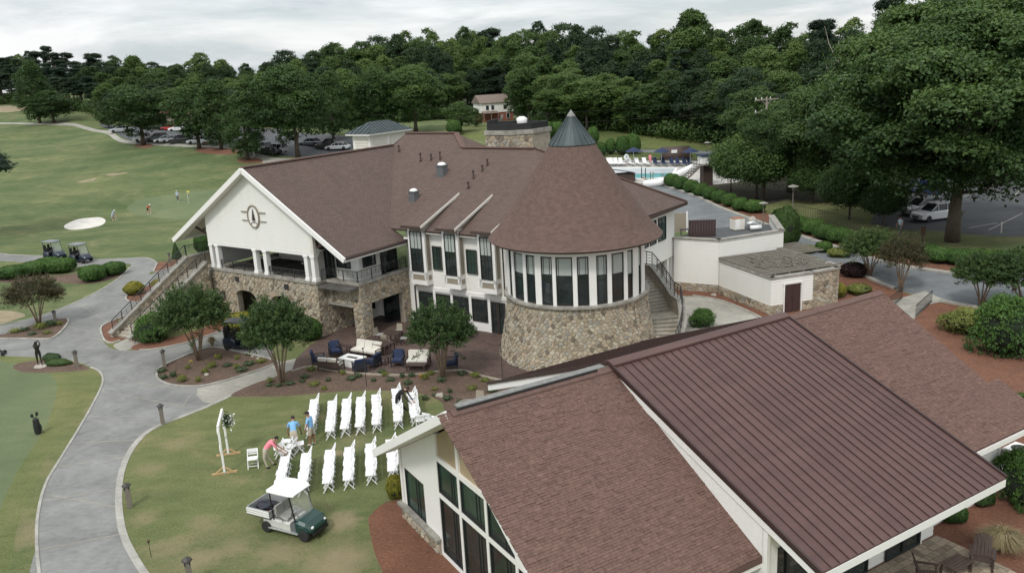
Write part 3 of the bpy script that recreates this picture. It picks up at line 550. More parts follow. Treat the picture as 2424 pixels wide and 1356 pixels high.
def window(parent, F, s0, s1, z0, z1, name='window', dep=-.05, frame='dark_frame', glass='glass', bars=(), fw=.06, blind=0, label=None):
    """frame > glass, blind, muntins; F maps (s,z,out)"""
    def bx(m, a, b, c, d, e, f): m.hull8([F(a, c, e), F(b, c, e), F(b, c, f), F(a, c, f), F(a, d, e), F(b, d, e), F(b, d, f), F(a, d, f)])
    m = M(); bx(m, s0, s0 + fw, z0, z1, dep, dep + .07); bx(m, s1 - fw, s1, z0, z1, dep, dep + .07); bx(m, s0 + fw, s1 - fw, z0, z0 + fw, dep, dep + .07); bx(m, s0 + fw, s1 - fw, z1 - fw, z1, dep, dep + .07)
    o = m.build(name, MT[frame], parent, label=label)
    g = M(); bx(g, s0 + fw, s1 - fw, z0 + fw, z1 - fw, dep - .01, dep + .015); g.build('glass', MT[glass], o)
    if blind: b = M(); zb = z1 - fw - blind * (z1 - z0 - 2 * fw); bx(b, s0 + fw, s1 - fw, zb, z1 - fw, dep + .016, dep + .02); b.build('blind', MT['blind'], o)
    for kk, v_ in bars:
        b = M()
        if kk == 'v': x = s0 + (s1 - s0) * v_; bx(b, x - .018, x + .018, z0 + fw, z1 - fw, dep + .01, dep + .04)
        else: y = z0 + (z1 - z0) * v_; bx(b, s0 + fw, s1 - fw, y - .018, y + .018, dep + .012, dep + .042)
        b.build('glazing_bar', MT[frame], o)
    return o
def railing(parent, pts, h=.95, n=4, name='railing', base=0, closed=False, rmid=4, post=1.6):
    m = M()
    for a, b in zip(pts[:-1], pts[1:]):
        a, b = Vector(a), Vector(b); L_ = (b - a).length; k = max(1, round(L_ / post))
        for i in range(k + 1): p = a.lerp(b, i / k); m.bar(p, p + Vector((0, 0, h)), .05, .05)
        for j in range(rmid): zz = h - .02 - j * (h * .72 / rmid); m.bar(a + Vector((0, 0, zz)), b + Vector((0, 0, zz)), .045 if j == 0 else .022)
        for i in range(k):       # short uprights of the panel pattern
            for q in (.3, .7): p = a.lerp(b, (i + q) / k); m.bar(p + Vector((0, 0, h - .02 - (rmid - 1) * h * .72 / rmid)), p + Vector((0, 0, h - .02)), .018)
    return m.build(name, MT['iron'], parent)

# ================= CLUBHOUSE =================
P0 = (-13.113, 54.143, 0.0); TH1 = -radians(35.06)
CH = thing('clubhouse', 'big white clubhouse with brown roofs, stone ground floor and round cone-roofed tower', 'building', P0, TH1)
ST = Stones(); X, Y_, Zv = Vector((1, 0, 0)), Vector((0, 1, 0)), Vector((0, 0, 1))
# --- gable wing: stone ground floor
arch = lambda c, w, zt_: (lambda s, z: abs(s - c) < w and z < zt_ - .35 + .40 * sqrt(max(0, 1 - ((s - c) / w) ** 2)))
AR = [(-7.62, 1.05, 2.42), (-3.75, 1.05, 2.42)]
def wall_with_arches():
    m = M(); xs = [-11.35, 0.0]; cuts = []
    for c, w, z_ in AR:
        for i in range(13): cuts.append((c - w + 2 * w * i / 12, z_ - .35 + .40 * sqrt(max(0, 1 - ((-w + 2 * w * i / 12) / w) ** 2))))
    last = -11.35
    for c, w, z_ in AR:
        m.b2(last, c - w, 0, .45, 0, 3.7); last = c + w
        for i in range(12):
            a, b = c - w + 2 * w * i / 12, c - w + 2 * w * (i + 1) / 12; za, zb = [z_ - .35 + .40 * sqrt(max(0, 1 - ((x - c) / w) ** 2)) for x in (a, b)]
            m.hull8([(a, 0, za), (b, 0, zb), (b, .45, zb), (a, .45, za), (a, 0, 3.7), (b, 0, 3.7), (b, .45, 3.7), (a, .45, 3.7)])
    m.b2(last, 0, 0, .45, 0, 3.7); return m
wall_with_arches().build('stone_wall', MT['mortar'], CH)
B('stone_wall', MT['mortar'], CH, (-.45, 0, .45, 5.8, 0, 3.7)); B('stone_wall', MT['mortar'], CH, (-11.35, -10.9, .45, 14, 0, 3.7))
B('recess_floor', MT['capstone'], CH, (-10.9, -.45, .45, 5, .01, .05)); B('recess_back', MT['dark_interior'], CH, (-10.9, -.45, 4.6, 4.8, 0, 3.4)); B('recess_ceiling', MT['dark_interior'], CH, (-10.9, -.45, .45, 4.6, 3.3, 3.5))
ST.wall(-11.35, 0, 0, 3.7, FL((0, 0, 0), X, -Y_), key=5, holes=[arch(*AR[0][:1], AR[0][1] + .1, AR[0][2] + .08), arch(AR[1][0], AR[1][1] + .1, AR[1][2] + .08)], seed=5)
ST.wall(0, .9, 0, 3.7, FL((0, 0, 0), Y_, X), key=6, seed=6)
ST.wall(0, 3, 0, 3.7, FL((-11.35, 0, 0), Y_, -X), key=9, seed=16)
for c, w, z_ in AR:        # voussoirs of the two arches
    for i in range(11):
        a0, a1 = pi * (i + .06) / 11, pi * (i + .94) / 11; v_ = M(); q = []
        for yy in (-.075, .02):
            for ang, r in ((a0, 0), (a1, 0), (a1, .42), (a0, .42)): q.append((c + (w + r) * cos(ang), yy, z_ - .35 + (.40 + r) * sin(ang)))
        v_.hull8([q[i_] for i_ in (0, 1, 5, 4, 3, 2, 6, 7)], 0, random.random()); v_.build('arch_stone', MT['stone'], CH)
# floor slab and caps
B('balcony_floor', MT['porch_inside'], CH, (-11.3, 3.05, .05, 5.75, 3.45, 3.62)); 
B('wall_cap', MT['capstone'], CH, (-11.45, .1, -.12, .35, 3.7, 3.87)); B('wall_cap', MT['capstone'], CH, (.1, 3.2, .78, 1.2, 3.7, 3.87)); B('wall_cap', MT['capstone'], CH, (2.85, 3.22, 1.2, 5.8, 3.7, 3.87)); B('wall_cap', MT['capstone'], CH, (-.2, .12, .35, .8, 3.7, 3.87))
# balcony bump: pier and beams
B('stone_pier', MT['mortar'], CH, (2.35, 3.1, .9, 1.85, 0, 3.7)); B('stone_beam', MT['mortar'], CH, (0, 2.35, .9, 1.3, 2.28, 3.7)); B('stone_beam', MT['mortar'], CH, (2.7, 3.1, 1.85, 5.0, 2.28, 3.7)); B('stone_pier', MT['mortar'], CH, (2.7, 3.1, 5.0, 5.8, 0, 3.7))
B('lintel', MT['capstone'], CH, (0.02, 2.35, .84, 1.2, 2.12, 2.30))
ST.wall(0, 2.35, 2.3, 3.7, FL((0, .9, 0), X, -Y_), key=4, seed=7); ST.wall(2.35, 3.1, 0, 3.7, FL((0, .9, 0), X, -Y_), key=2, seed=8); ST.wall(0, .95, 0, 3.7, FL((3.1, .9, 0), Y_, X), key=2.1, seed=9); ST.wall(.95, 4.1, 2.28, 3.7, FL((3.1, .9, 0), Y_, X), key=2.2, seed=10); ST.wall(4.1, 4.9, 0, 3.7, FL((3.1, .9, 0), Y_, X), key=3, seed=11)
ST.wall(.5, 3.4, 0, 3.7, FL((0, .4, 0), Y_, X), key=7, seed=12)
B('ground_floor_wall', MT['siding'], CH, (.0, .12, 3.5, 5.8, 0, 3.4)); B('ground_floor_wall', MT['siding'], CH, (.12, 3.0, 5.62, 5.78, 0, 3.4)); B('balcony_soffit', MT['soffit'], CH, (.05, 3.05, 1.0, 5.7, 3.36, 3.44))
window(CH, FL((.12, 3.5, 0), Y_, X), .3, 1.6, .7, 2.1, dep=0.02, name='ground_floor_window')
fd = window(CH, FL((.12, 5.62, 0), X, -Y_), .5, 2.2, .03, 2.15, name='entrance_door', dep=0.02, bars=[('v', .5)]); B('door_mat', MT['black_plastic'], CH, (.7, 2.2, 4.5, 5.4, .02, .04))
# gable wing, upper storey: porch with paired columns
B('gable_beam', MT['white_trim'], CH, (-11.3, 0.02, .02, .5, 5.60, 5.83))
for u in (-11.1, -10.42, -6.15, -5.5, -5.05, -.85, -.2):
    if u == -5.5: continue
    q = M(); q.b2(u - .17, u + .17, .03, .37, 3.87, 5.62); q.b2(u - .21, u + .21, -.01, .41, 3.87, 4.05); q.b2(u - .21, u + .21, -.01, .41, 5.48, 5.6); q.build('column', MT['white_trim'], CH)
for a, b in ((-10.2, -6.35), (-4.85, -1.05)): railing(CH, [(a, .15, 3.88), (b, .15, 3.88)], .62, rmid=4, post=1.3)
railing(CH, [(.05, .5, 3.88), (.3, .95, 3.88), (2.95, .95, 3.88), (2.98, 4.9, 3.88)], .75, rmid=4, post=1.4); railing(CH, [(2.98, 5.1, 3.88), (2.98, 5.72, 3.88)], .75, rmid=4)
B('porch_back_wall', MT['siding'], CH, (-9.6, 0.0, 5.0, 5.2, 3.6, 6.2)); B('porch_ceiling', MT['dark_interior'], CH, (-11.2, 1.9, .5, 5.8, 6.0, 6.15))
for s in (-9.2, -7.6, -5.9, -4.1, -2.3): window(CH, FL((0, 5.0, 0), X, -Y_), s, s + 1.35, 4.3, 5.7, dep=.02, bars=[('v', .5)])
B('inner_wall', MT['siding'], CH, (-1.0, 2.1, 2.0, 2.15, 3.6, 6.4)); B('inner_wall', MT['siding'], CH, (1.95, 2.1, 2.15, 5.8, 3.6, 6.4)); B('corner_board', MT['white_trim'], CH, (1.93, 2.14, 1.96, 2.16, 3.6, 6.2)); B('side_glazing', MT['white_trim'], CH, (-1.1, -1.0, .5, 2.0, 3.6, 5.9))
window(CH, FL((0, 2.0, 0), X, -Y_), .05, 1.35, 4.45, 5.75, dep=.01); window(CH, FL((2.1, 0, 0), Y_, X), 2.35, 3.6, 4.5, 5.5, dep=.01); window(CH, FL((2.1, 0, 0), Y_, X), 4.1, 5.75, 3.65, 5.6, dep=.01, name='balcony_door', bars=[('v', .5)])
window(CH, FL((0, 1.9, 0), X, -Y_), -1.0, -.55, 3.65, 5.7, dep=.02, name='glass_door'); window(CH, FL((0, 1.9, 0), X, -Y_), -.5, -.08, 3.65, 5.7, dep=.02, name='glass_door')
# gable wall siding
PK = .607; UC = -5.63; zr = lambda u, a=11.45: a - PK * abs(u - UC)
B('gable_back', MT['siding'], CH, (-11.3, .04, .1, .2, 5.83, 8.0)); q = M(); q.prism([(-11.3, .1), (.04, .1), (.04, .2), (-11.3, .2)], 8.0, 8.0); 
q = M(); pv = [(-11.3, 5.83), (.04, 5.83), (.04, 7.85), (UC, 11.2), (-11.3, 7.85)]; q.mesh([(a, .06, b) for a, b in pv] + [(a, .2, b) for a, b in pv], [(0, 1, 2, 3, 4), (9, 8, 7, 6, 5)] + [(i, 5 + i, 5 + (i + 1) % 5, (i + 1) % 5) for i in range(5)]); q.build('gable_wall', MT['siding'], CH)
boards(CH, (0, .05, 0), X, -Y_, pv, .17)
B('gable_wall_side', MT['siding'], CH, (-.05, .04, .2, 1.9, 5.83, 7.6)); B('gable_wall_side', MT['siding'], CH, (-11.3, -11.2, .2, 14, 3.87, 7.7)); B('corner_board', MT['cream_trim'], CH, (-.16, .07, -.0, .22, 5.83, 7.9))
q = M()
for pts in ([(.1, .3, 7.6), (.1, .3, 6.2)], [(.1, .3, 6.2), (1.7, .3, 6.75)], [(.1, .3, 6.9), (1.0, .3, 6.5)]): q.bar(pts[0], pts[1], .13)
q.build('eave_bracket', MT['dark_wood'], CH); q2 = M()
for pts in ([(-11.4, .3, 7.6), (-11.4, .3, 6.2)], [(-11.4, .3, 6.2), (-13.0, .3, 6.75)], [(-11.4, .3, 6.9), (-12.3, .3, 6.5)]): q2.bar(pts[0], pts[1], .13)
q2.build('eave_bracket', MT['dark_wood'], CH)
# emblem: ring, two bars each side, conifer on a mound
em = M(); ec = (-5.63, 8.0)
for i in range(32):
    a, b = 2 * pi * i / 32, 2 * pi * (i + 1) / 32
    em.hull8([(ec[0] + r * .62 * f(x), yy, ec[1] + r * .82 * g_(x)) for yy in (-.09, .0) for r, f, g_, x in ((.88, cos, sin, a), (.88, cos, sin, b), (1, cos, sin, b), (1, cos, sin, a))])
emo = em.build('emblem', MT['taupe'], CH); em = M(); em.prism([(0, 0)] * 0 or [(ec[0] + .545 * cos(2 * pi * i / 24), ec[1] + .72 * sin(2 * pi * i / 24)) for i in range(24)], 0, .02)
em.v = [(x, .0 - z, y) for x, y, z in em.v]; em.build('emblem_disc', MT['white_trim'], emo)
em = M()
for sx in (-1, 1):
    for zz in (.30, -.30): em.b2(ec[0] + sx * .62, ec[0] + sx * 1.28, -.06, 0, ec[1] + zz - .03, ec[1] + zz + .03)
em.build('emblem_bars', MT['taupe'], emo); em = M()
for k in range(6): w = .07 + .035 * k; z0 = ec[1] + .50 - .13 * k; em.mesh([(ec[0] - w, -.05, z0 - .13), (ec[0] + w, -.05, z0 - .13), (ec[0], -.05, z0 + .08)], [(0, 1, 2)])
em.b2(ec[0] - .02, ec[0] + .02, -.05, -.03, ec[1] - .5, ec[1] - .1)
for i in range(8):
    a, b = pi * i / 8, pi * (i + 1) / 8; em.hull8([(ec[0] + r * f(x), yy, ec[1] - .62 + r * .75 * g_(x)) for yy in (-.05, -.02) for r, f, g_, x in ((.30, cos, sin, a), (.30, cos, sin, b), (.35, cos, sin, b), (.35, cos, sin, a))])
em.build('emblem_tree', MT['dark_wood'], emo)
for u in (-8.34, -3.04): B('wall_vent', MT['iron'], CH, (u - .2, u + .2, -.09, -.02, 3.05, 3.42))
# --- roofs
rf = M(); VB = 15.0
roof_plane(rf, [(UC, -.5, 11.45), (3.45, -.5, 5.94), (3.45, 5.6, 5.94), (2.15, 5.4, 6.73), (UC, VB, 11.45)], .14)
roof_plane(rf, [(UC, -.5, 11.45), (UC, 22, 11.45), (-14.72, 22, 5.94), (-14.72, -.5, 5.94)], .14)
rp_ = lambda v_: 6.72 + .5 * (v_ - 5.3)
roof_plane(rf, [(2.1, 5.3, 6.72), (17.3, 5.3, 6.72), (15.5, 7.5, rp_(7.5)), (8.5, 14.5, rp_(14.5)), (1.9, 14.5, rp_(14.5)), (-.2, 16.4, rp_(16.4)), (-5.5, 16.4, rp_(16.4)), (UC + .05, VB - .1, 11.44)], .14)
roof_plane(rf, [(-5.5, 16.4, 12.27), (UC - .1, 14.9, 11.44), (-10.5, 20, 8.5), (-8, 24, 8.5)], .14)
roof_plane(rf, [(-5.5, 16.4, 12.27), (-.2, 16.4, 12.27), (3.5, 26, 7.0), (-9, 26, 7.0)], .14); roof_plane(rf, [(-.2, 16.4, 12.27), (1.9, 14.5, 11.32), (6, 19, 9.2), (3.5, 26, 7.0)], .14)
roof_plane(rf, [(1.9, 14.5, 11.32), (8.5, 14.5, 11.32), (17.4, 21.4, 6.75), (1.9, 24, 6.7)], .14)
rf.build('roof', [MT['shingle']], CH)
rf = M(); roof_plane(rf, [(8.5, 14.52, 11.33), (13.2, 9.6, 8.9), (17.35, 14.6, 6.8), (17.45, 21.5, 6.72)], .16); rf.build('hip_roof', MT['shingle'], CH)
q = M(); q.b2(17.30, 17.46, 13.5, 21.5, 6.5, 6.68); q.build('gutter', MT['dark_wood'], CH)
# ridge caps
for a, b in [((UC, -.45, 11.47), (UC, VB - .3, 11.47)), ((-5.5, 16.4, 12.30), (-.2, 16.4, 12.30)), ((-.2, 16.4, 12.29), (1.9, 14.5, 11.36)), ((1.9, 14.5, 11.36), (8.5, 14.5, 11.36)), ((8.5, 14.5, 11.36), (17.4, 21.4, 6.8))]:
    q = M(); q.bar(a, b, .42, .09); q.build('ridge_cap', MT['ridge_tab'], CH)
# bargeboards and eaves trim
for sx in (-1, 1):
    q = M(); a, b = Vector((UC, -.56, 11.28)), Vector((UC + sx * 9.12, -.56, 11.28 - PK * 9.12)); q.bar(a, b, .12, .34); q.build('bargeboard', MT['white_trim'], CH)
    q = M(); a, b = Vector((UC, -.2, 11.12)), Vector((UC + sx * 9.0, -.2, 11.12 - PK * 9.0)); q.bar(a, b, .62, .04); q.build('gable_soffit', MT['cream_trim'], CH)
B('eave_fascia', MT['white_trim'], CH, (3.42, 3.5, -.5, 5.4, 5.62, 5.80)); B('eave_gutter', MT['dark_wood'], CH, (3.5, 3.62, -.45, 5.35, 5.78, 5.92)); B('eave_fascia', MT['white_trim'], CH, (-14.8, -14.72, -.5, 22, 5.62, 5.80))
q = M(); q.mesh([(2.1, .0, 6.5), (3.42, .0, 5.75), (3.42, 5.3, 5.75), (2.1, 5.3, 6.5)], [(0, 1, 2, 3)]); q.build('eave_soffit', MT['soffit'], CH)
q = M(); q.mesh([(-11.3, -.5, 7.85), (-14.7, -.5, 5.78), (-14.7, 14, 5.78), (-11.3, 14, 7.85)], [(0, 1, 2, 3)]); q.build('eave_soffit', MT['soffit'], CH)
# --- middle wing with three bays
VW = 5.8
B('wing_wall', MT['siding'], CH, (3.1, 12.6, VW + .05, VW + .25, 0, 6.8)); boards(CH, (0, VW + .05, 0), X, -Y_, [(3.3, 2.62), (12.4, 2.62), (12.4, 6.75), (3.3, 6.75)], .17)
B('string_course', MT['white_trim'], CH, (3.3, 12.4, VW - .04, VW + .02, 2.36, 2.62)); B('plinth_board', MT['white_trim'], CH, (3.6, 10.1, VW - .02, VW + .04, 0, .62)); B('corner_board', MT['white_trim'], CH, (3.12, 3.75, VW - .05, VW + .04, 0, 3.9))
ww = [(3.9, 5.24), (5.47, 6.78), (7.0, 8.36), (8.6, 9.93)]
for i, (a, b) in enumerate(ww): window(CH, FL((0, VW, 0), X, -Y_), a, b, .66, 2.24, dep=.0, name='ground_floor_window', frame='bronze_frame', bars=[('v', .5), ('v', .25), ('v', .75), ('h', .33)])
for a in (3.75, 5.24, 6.78, 8.36, 9.93): B('mullion', MT['white_trim'], CH, (a, a + (.15 if a < 5 else .22), VW - .06, VW + .03, .0, 2.36))
for a in (10.18, 10.76): window(CH, FL((0, VW, 0), X, -Y_), a, a + .56, .03, 2.2, dep=.0, name='glass_door', frame='bronze_frame', fw=.09, bars=[('h', .4)])
for a, b in ((5.47, 6.26), (8.4, 9.26)): window(CH, FL((0, VW, 0), X, -Y_), a, b, 3.95, 5.6, dep=.03, bars=[('v', .4), ('v', .7), ('h', .5)], frame='bronze_frame', glass='glass_green')
for i, (a, b) in enumerate(((3.82, 5.3), (6.85, 8.2), (9.8, 11.15))):
    f = 5.2; bay = B('bay', MT['white_trim'], CH, (a, b, f + .06, VW + .02, 2.9, 7.0))
    q = M(); q.b2(a, a + .2, f, f + .06, 3.3, 7.0); q.b2(b - .22, b, f, f + .06, 3.3, 7.0); q.b2(a, b, f, f + .06, 2.9, 3.22); q.b2(a, b, f, f + .06, 3.62, 3.82); q.b2(a, a + .14, f, f + .06, 3.2, 3.64); q.b2(b - .14, b, f, f + .06, 3.2, 3.64); q.build('bay_trim', MT['white_trim'], bay)
    q = M(); q.b2(a + .14, b - .14, f + .03, f + .07, 3.22, 3.62); q.b2(a + .2, b - .22, f + .03, f + .07, 6.68, 7.0); q.b2(b + .0, b + .02, f + .14, VW - .1, 3.9, 6.9); q.b2(b, b + .02, f + .16, VW - .12, 3.24, 3.58); q.build('bay_panel', MT['taupe'], bay)
    window(CH, FL((0, f, 0), X, -Y_), a + .2, b - .22, 3.84, 6.66, dep=-.0, name='bay_window', glass='glass', blind=.42, bars=[('v', .38), ('v', .62), ('h', .45)])
    # shed dormer roof over the bay, rising at a lower pitch than the main roof
    d = M(); zf = 7.10; pt = .36; vt = 5.3 + (zf - 6.72 + .36 * .55) / (.5 - .36); ve = min(vt, 9.7)
    A0, A1_ = a - .12, b + .12; zz = lambda v_: zf + pt * (v_ - 4.75)
    roof_plane(d, [(A0, 4.75, zz(4.75)), (A1_, 4.75, zz(4.75)), (A1_, 9.2, zz(9.2) + .02), (A0, 9.2, zz(9.2) + .02)], .1); d.build('dormer_roof', MT['shingle'], CH)
    q = M(); v0 = (b, 4.9, zz(4.9) - .1); q.mesh([(b, 4.85, zz(4.85) - .1), (b, 5.3, rp_(5.3) - .3), (b, 9.0, rp_(9.0)), (b, 9.0, zz(9.0) - .1), (b - .06, 4.85, zz(4.85) - .1), (b - .06, 5.3, rp_(5.3) - .3), (b - .06, 9.0, rp_(9.0)), (b - .06, 9.0, zz(9.0) - .1)], [(0, 1, 2, 3), (7, 6, 5, 4), (0, 4, 5, 1)]); q.build('dormer_cheek', MT['taupe'], CH)
    q = M(); q.bar((A1_ + .02, 4.75, zz(4.75) - .06), (A1_ + .02, 9.2, zz(9.2) - .04), .05, .17); q.build('dormer_fascia', MT['cream_trim'], CH); B('dormer_gutter', MT['dark_wood'], CH, (A0, A1_, 4.66, 4.75, zz(4.75) - .16, zz(4.75) - .03))
for a, b in ((5.3, 6.85), (8.2, 9.8)): B('eave_fascia', MT['white_trim'], CH, (a, b, 5.32, 5.4, 6.52, 6.68))
B('eave_fascia', MT['white_trim'], CH, (3.3, 3.8, 5.36, 5.42, 6.0, 6.14)); q = M(); q.tube([(3.6, VW - .12, 6.6), (3.55, VW - .12, 2.9), (3.9, VW - .12, 2.75), (3.66, VW - .12, 2.6), (3.66, VW - .12, .05)], .05, 6); q.build('downpipe', MT['bronze_frame'], CH); q = M(); q.tube([(11.85, 5.1, 6.9), (11.85, 5.1, 2.9)], .05); q.build('downpipe', MT['bronze_frame'], CH)
# --- round tower
TC = Vector((16.83, 5.72, 0))
def PT(th, r, z): return (TC.x + r * cos(th), TC.y + r * sin(th), z)
def rwall(z): return 4.30 + .66 * ((3.75 - z) / 3.75) ** 1.5 if z < 3.75 else 4.30
tw = M(); tw.lathe([(rwall(z) - .05, z) for z in np.linspace(0, 3.75, 9)], TC, 72); tw.build('tower_base', MT['mortar'], CH, smooth=True)
def FT(s, z, d): th = s / 4.6; return Vector(PT(th, rwall(z) - .05 + d, z))
for q, c in cells(-pi * 4.6, .95 * 4.6, 0.0, 3.72, .32, .19, seed=21, gap=.009): 
    th = c[0] / 4.6; ST.L.append((0 if -2.6 < th < .0 else .5 if -pi < th < .5 else 8, q, c, FT))
ST.build(CH)
q = M(); n = 96; q.lathe([(4.30, 3.72), (4.44, 3.74), (4.44, 3.86), (4.22, 3.90)], TC, 96); q.build('tower_sill', MT['capstone'], CH, smooth=False)
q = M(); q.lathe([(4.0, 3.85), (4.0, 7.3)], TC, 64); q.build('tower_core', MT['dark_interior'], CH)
q = M(); q.lathe([(4.16, 6.72), (4.2, 6.74), (4.2, 7.34), (4.0, 7.36)], TC, 96); q.build('tower_head_band', MT['white_trim'], CH)
win_th = []
# window widths as angles (degrees): left edge, right edge; blinds drawn on most
base = -90 - 35.06
wins = [(-176, -168, 0), (-165.5, -156.5, .45), (-152, -142, .42), (-129.8, -123, 0), (-118.6, -105.6, .42), (-102.2, -93, .4), (-87.5, -78, .36), (-75.2, -62.2, .38), (-58.8, -49.8, .36), (-44, -35, .40), (-31.3, -19.4, .42), (-15.6, -8.7, .5), (-1, 5, .4)]
for i, (a, b, bl) in enumerate(wins):
    a, b = radians(a), radians(b); k = 4
    def Fw(s, z, d, a=a, b=b):
        # straight chord between the two angles
        p = Vector(PT(a, 4.16, z)).lerp(Vector(PT(b, 4.16, z)), s); nn = Vector((cos((a + b) / 2), sin((a + b) / 2), 0)); return p + nn * d
    wd = (Vector(PT(a, 4.16, 0)) - Vector(PT(b, 4.16, 0))).length
    fw = .06 / wd; m_ = M()
    def bx(m, s0, s1, z0, z1, d0, d1): m.hull8([Fw(s0, z0, d0), Fw(s1, z0, d0), Fw(s1, z0, d1), Fw(s0, z0, d1), Fw(s0, z1, d0), Fw(s1, z1, d0), Fw(s1, z1, d1), Fw(s0, z1, d1)])
    for s0, s1, z0, z1 in ((0, fw, 3.95, 6.72), (1 - fw, 1, 3.95, 6.72), (fw, 1 - fw, 3.95, 4.02), (fw, 1 - fw, 6.65, 6.72), (fw, 1 - fw, 5.30, 5.34)): bx(m_, s0, s1, z0, z1, -.04, .03)
    o = m_.build('tower_window', MT['dark_frame'], CH); g_ = M(); bx(g_, fw, 1 - fw, 4.02, 6.65, -.05, -.01); g_.build('glass', MT['glass'], o)
    if bl: g_ = M(); bx(g_, fw, 1 - fw, 6.65 - bl * 2.6, 6.65, -.009, -.004); g_.build('blind', MT['blind'], o)
    for x in ((.2, .74) if i in (5, 6, 8, 9) else (.16,)):
        g_ = M(); bx(g_, x - .015 / wd, x + .015 / wd, 4.02, 6.65, -.012, .012); g_.build('glazing_bar', MT['dark_frame'], o)
ed = [-pi] + [radians(x) for w in wins for x in w[:2]] + [radians(14)]
for i in range(0, len(ed), 2):
    a, b = ed[i], ed[i + 1]; k = max(1, int((b - a) / .08)); q = M()
    for j in range(k):
        t0, t1 = a + (b - a) * j / k, a + (b - a) * (j + 1) / k
        q.hull8([PT(t0, 3.95, 3.88), PT(t1, 3.95, 3.88), PT(t1, 4.235, 3.88), PT(t0, 4.235, 3.88), PT(t0, 3.95, 6.74), PT(t1, 3.95, 6.74), PT(t1, 4.235, 6.74), PT(t0, 4.235, 6.74)])
    q.build('tower_mullion', MT['white_trim'], CH)
# cone roof: stepped shingle courses with a metal cap and a lead tip
q = M(); nr = 52; nseg = 90
def rc(z): t = (z - 7.25) / (12.6 - 7.25); return 5.08 + (1.32 - 5.08) * t - .12 * sin(pi * t) + .10 * max(0, 1 - t * 8)
zs_ = np.linspace(7.22, 12.6, nr + 1)
for i in range(nr):
    z0, z1 = zs_[i], zs_[i + 1]; r0, r1 = rc(z0) + .018, rc(z1) + .002; ph = (i % 2) * .5
    for j in range(nseg):
        a, b = 2 * pi * (j + ph) / nseg, 2 * pi * (j + 1 + ph) / nseg; rb = random.uniform(0, .006)
        q.mesh([PT(a, r0 + rb, z0), PT(b, r0 + rb, z0), PT(b, r1, z1), PT(a, r1, z1), PT(a, r0 - .016, z0 - .002), PT(b, r0 - .016, z0 - .002)], [(0, 1, 2, 3), (4, 5, 1, 0)], 0, random.random() * .8 + .1)
q.build('cone_roof', MT['tab2'] if 'tab2' in MT else plain('tab2', (.135, .090, .075), .9, .10, 3, spec=.25, tint=.13, bump=.2, bsc=40), CH)
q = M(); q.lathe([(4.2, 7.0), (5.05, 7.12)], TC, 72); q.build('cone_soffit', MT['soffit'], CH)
q = M(); q.lathe([(5.02, 7.10), (5.12, 7.10), (5.12, 7.24), (5.02, 7.24)], TC, 90); q.build('cone_gutter', MT['dark_wood'], CH)
q = M(); q.lathe([(1.37, 12.52), (1.40, 12.6), (.16, 14.25)], TC, 40); cap = q.build('metal_cap', MT['metal_green'], CH); 
for j in range(22): a = 2 * pi * j / 22; s_ = M(); s_.bar(PT(a, 1.41, 12.6), PT(a, .17, 14.25), .035, .04); s_.build('cap_seam', MT['metal_green'], cap)
q = M(); q.lathe([(.24, 14.12), (.26, 14.2), (.02, 14.55)], TC, 14); q.build('lead_tip', MT['lead'], CH)
# --- roof furniture
def onroof(u, v_): return rp_(v_)
for u, v_, s_ in ((2.29, 11.29, 1.), (1.9, 8.36, .9)):
    z0 = onroof(u, v_) if u > 2 or v_ < 9 else onroof(u, v_); q = M(); q.b2(u - .3 * s_, u + .3 * s_, v_ - .3 * s_, v_ + .3 * s_, z0 - .4, z0 + .62 * s_); q.b2(u - .36 * s_, u + .36 * s_, v_ - .36 * s_, v_ + .36 * s_, z0 + .6 * s_, z0 + .68 * s_)
    o = q.build('skylight_box', MT['weathered_wood'] if 0 else MT['car_grey'], CH); d = M(); d.blob((u, v_, z0 + .68 * s_), (.33 * s_, .33 * s_, .2 * s_), 14, 8); d.build('dome', MT['white_plastic'], o, smooth=True)
for u, v_, h_ in ((-4.3, 14.0, .35), (-1.04, 12.8, .5), (-.08, 12.95, .35), (.79, 12.98, .5), (5.67, 11.77, .35), (5.68, 12.41, .4), (5.49, 10.89, .5), (5.77, 9.86, .35)):
    z0 = onroof(u, v_) - .1; q = M(); q.tube([(u, v_, z0), (u, v_, z0 + h_ + .1)], .055, 8); q.tube([(u, v_, z0 + h_ + .08), (u, v_, z0 + h_ + .2)], .1, 8); q.tube([(u, v_, z0), (u, v_, z0 + .14)], .11, 8); q.build('vent_pipe', MT['dark_wood'], CH)
# ================= outside stairs west of the gable (world coordinates) =================
CB = Matrix.Translation(P0) @ Matrix.Rotation(TH1, 4, 'Z')
def cw(u, v, z=0): return CB @ Vector((u, v, z))
WS = thing('stone_staircase', 'straight stone staircase with stone side walls and metal rails left of the clubhouse gable', 'staircase', P0, TH1)
# runs from the balcony corner (-13.4..-11, v -0.3) down to (-14.3..-12.9, v -6.5)
ns = 22; tops = M(); 
p_t, p_b = Vector((-12.3, -.5, 3.6)), Vector((-12.95, -6.6, .0)); ax = (p_b - p_t); side = Vector((0.985, -.1, 0)) * 1.0
for i in range(ns):
    a = p_t + ax * (i / ns); b = p_t + ax * ((i + 1) / ns); z = 3.6 * (1 - (i + 1) / ns) + .165; q = M(); w_ = .92
    q.hull8([(a.x - w_, a.y, 0), (a.x + w_, a.y, 0), (b.x + w_, b.y, 0), (b.x - w_, b.y, 0), (a.x - w_, a.y, z), (a.x + w_, a.y, z), (b.x + w_, b.y, z), (b.x - w_, b.y, z)]) if i < 0 else q.hull8([(b.x - w_, b.y, 0), (b.x + w_, b.y, 0), (a.x + w_, a.y, 0), (a.x - w_, a.y, 0), (b.x - w_, b.y - .03, z), (b.x + w_, b.y - .03, z), (a.x + w_, a.y, z), (a.x - w_, a.y, z)]); q.build('step', MT['step_stone'], WS)
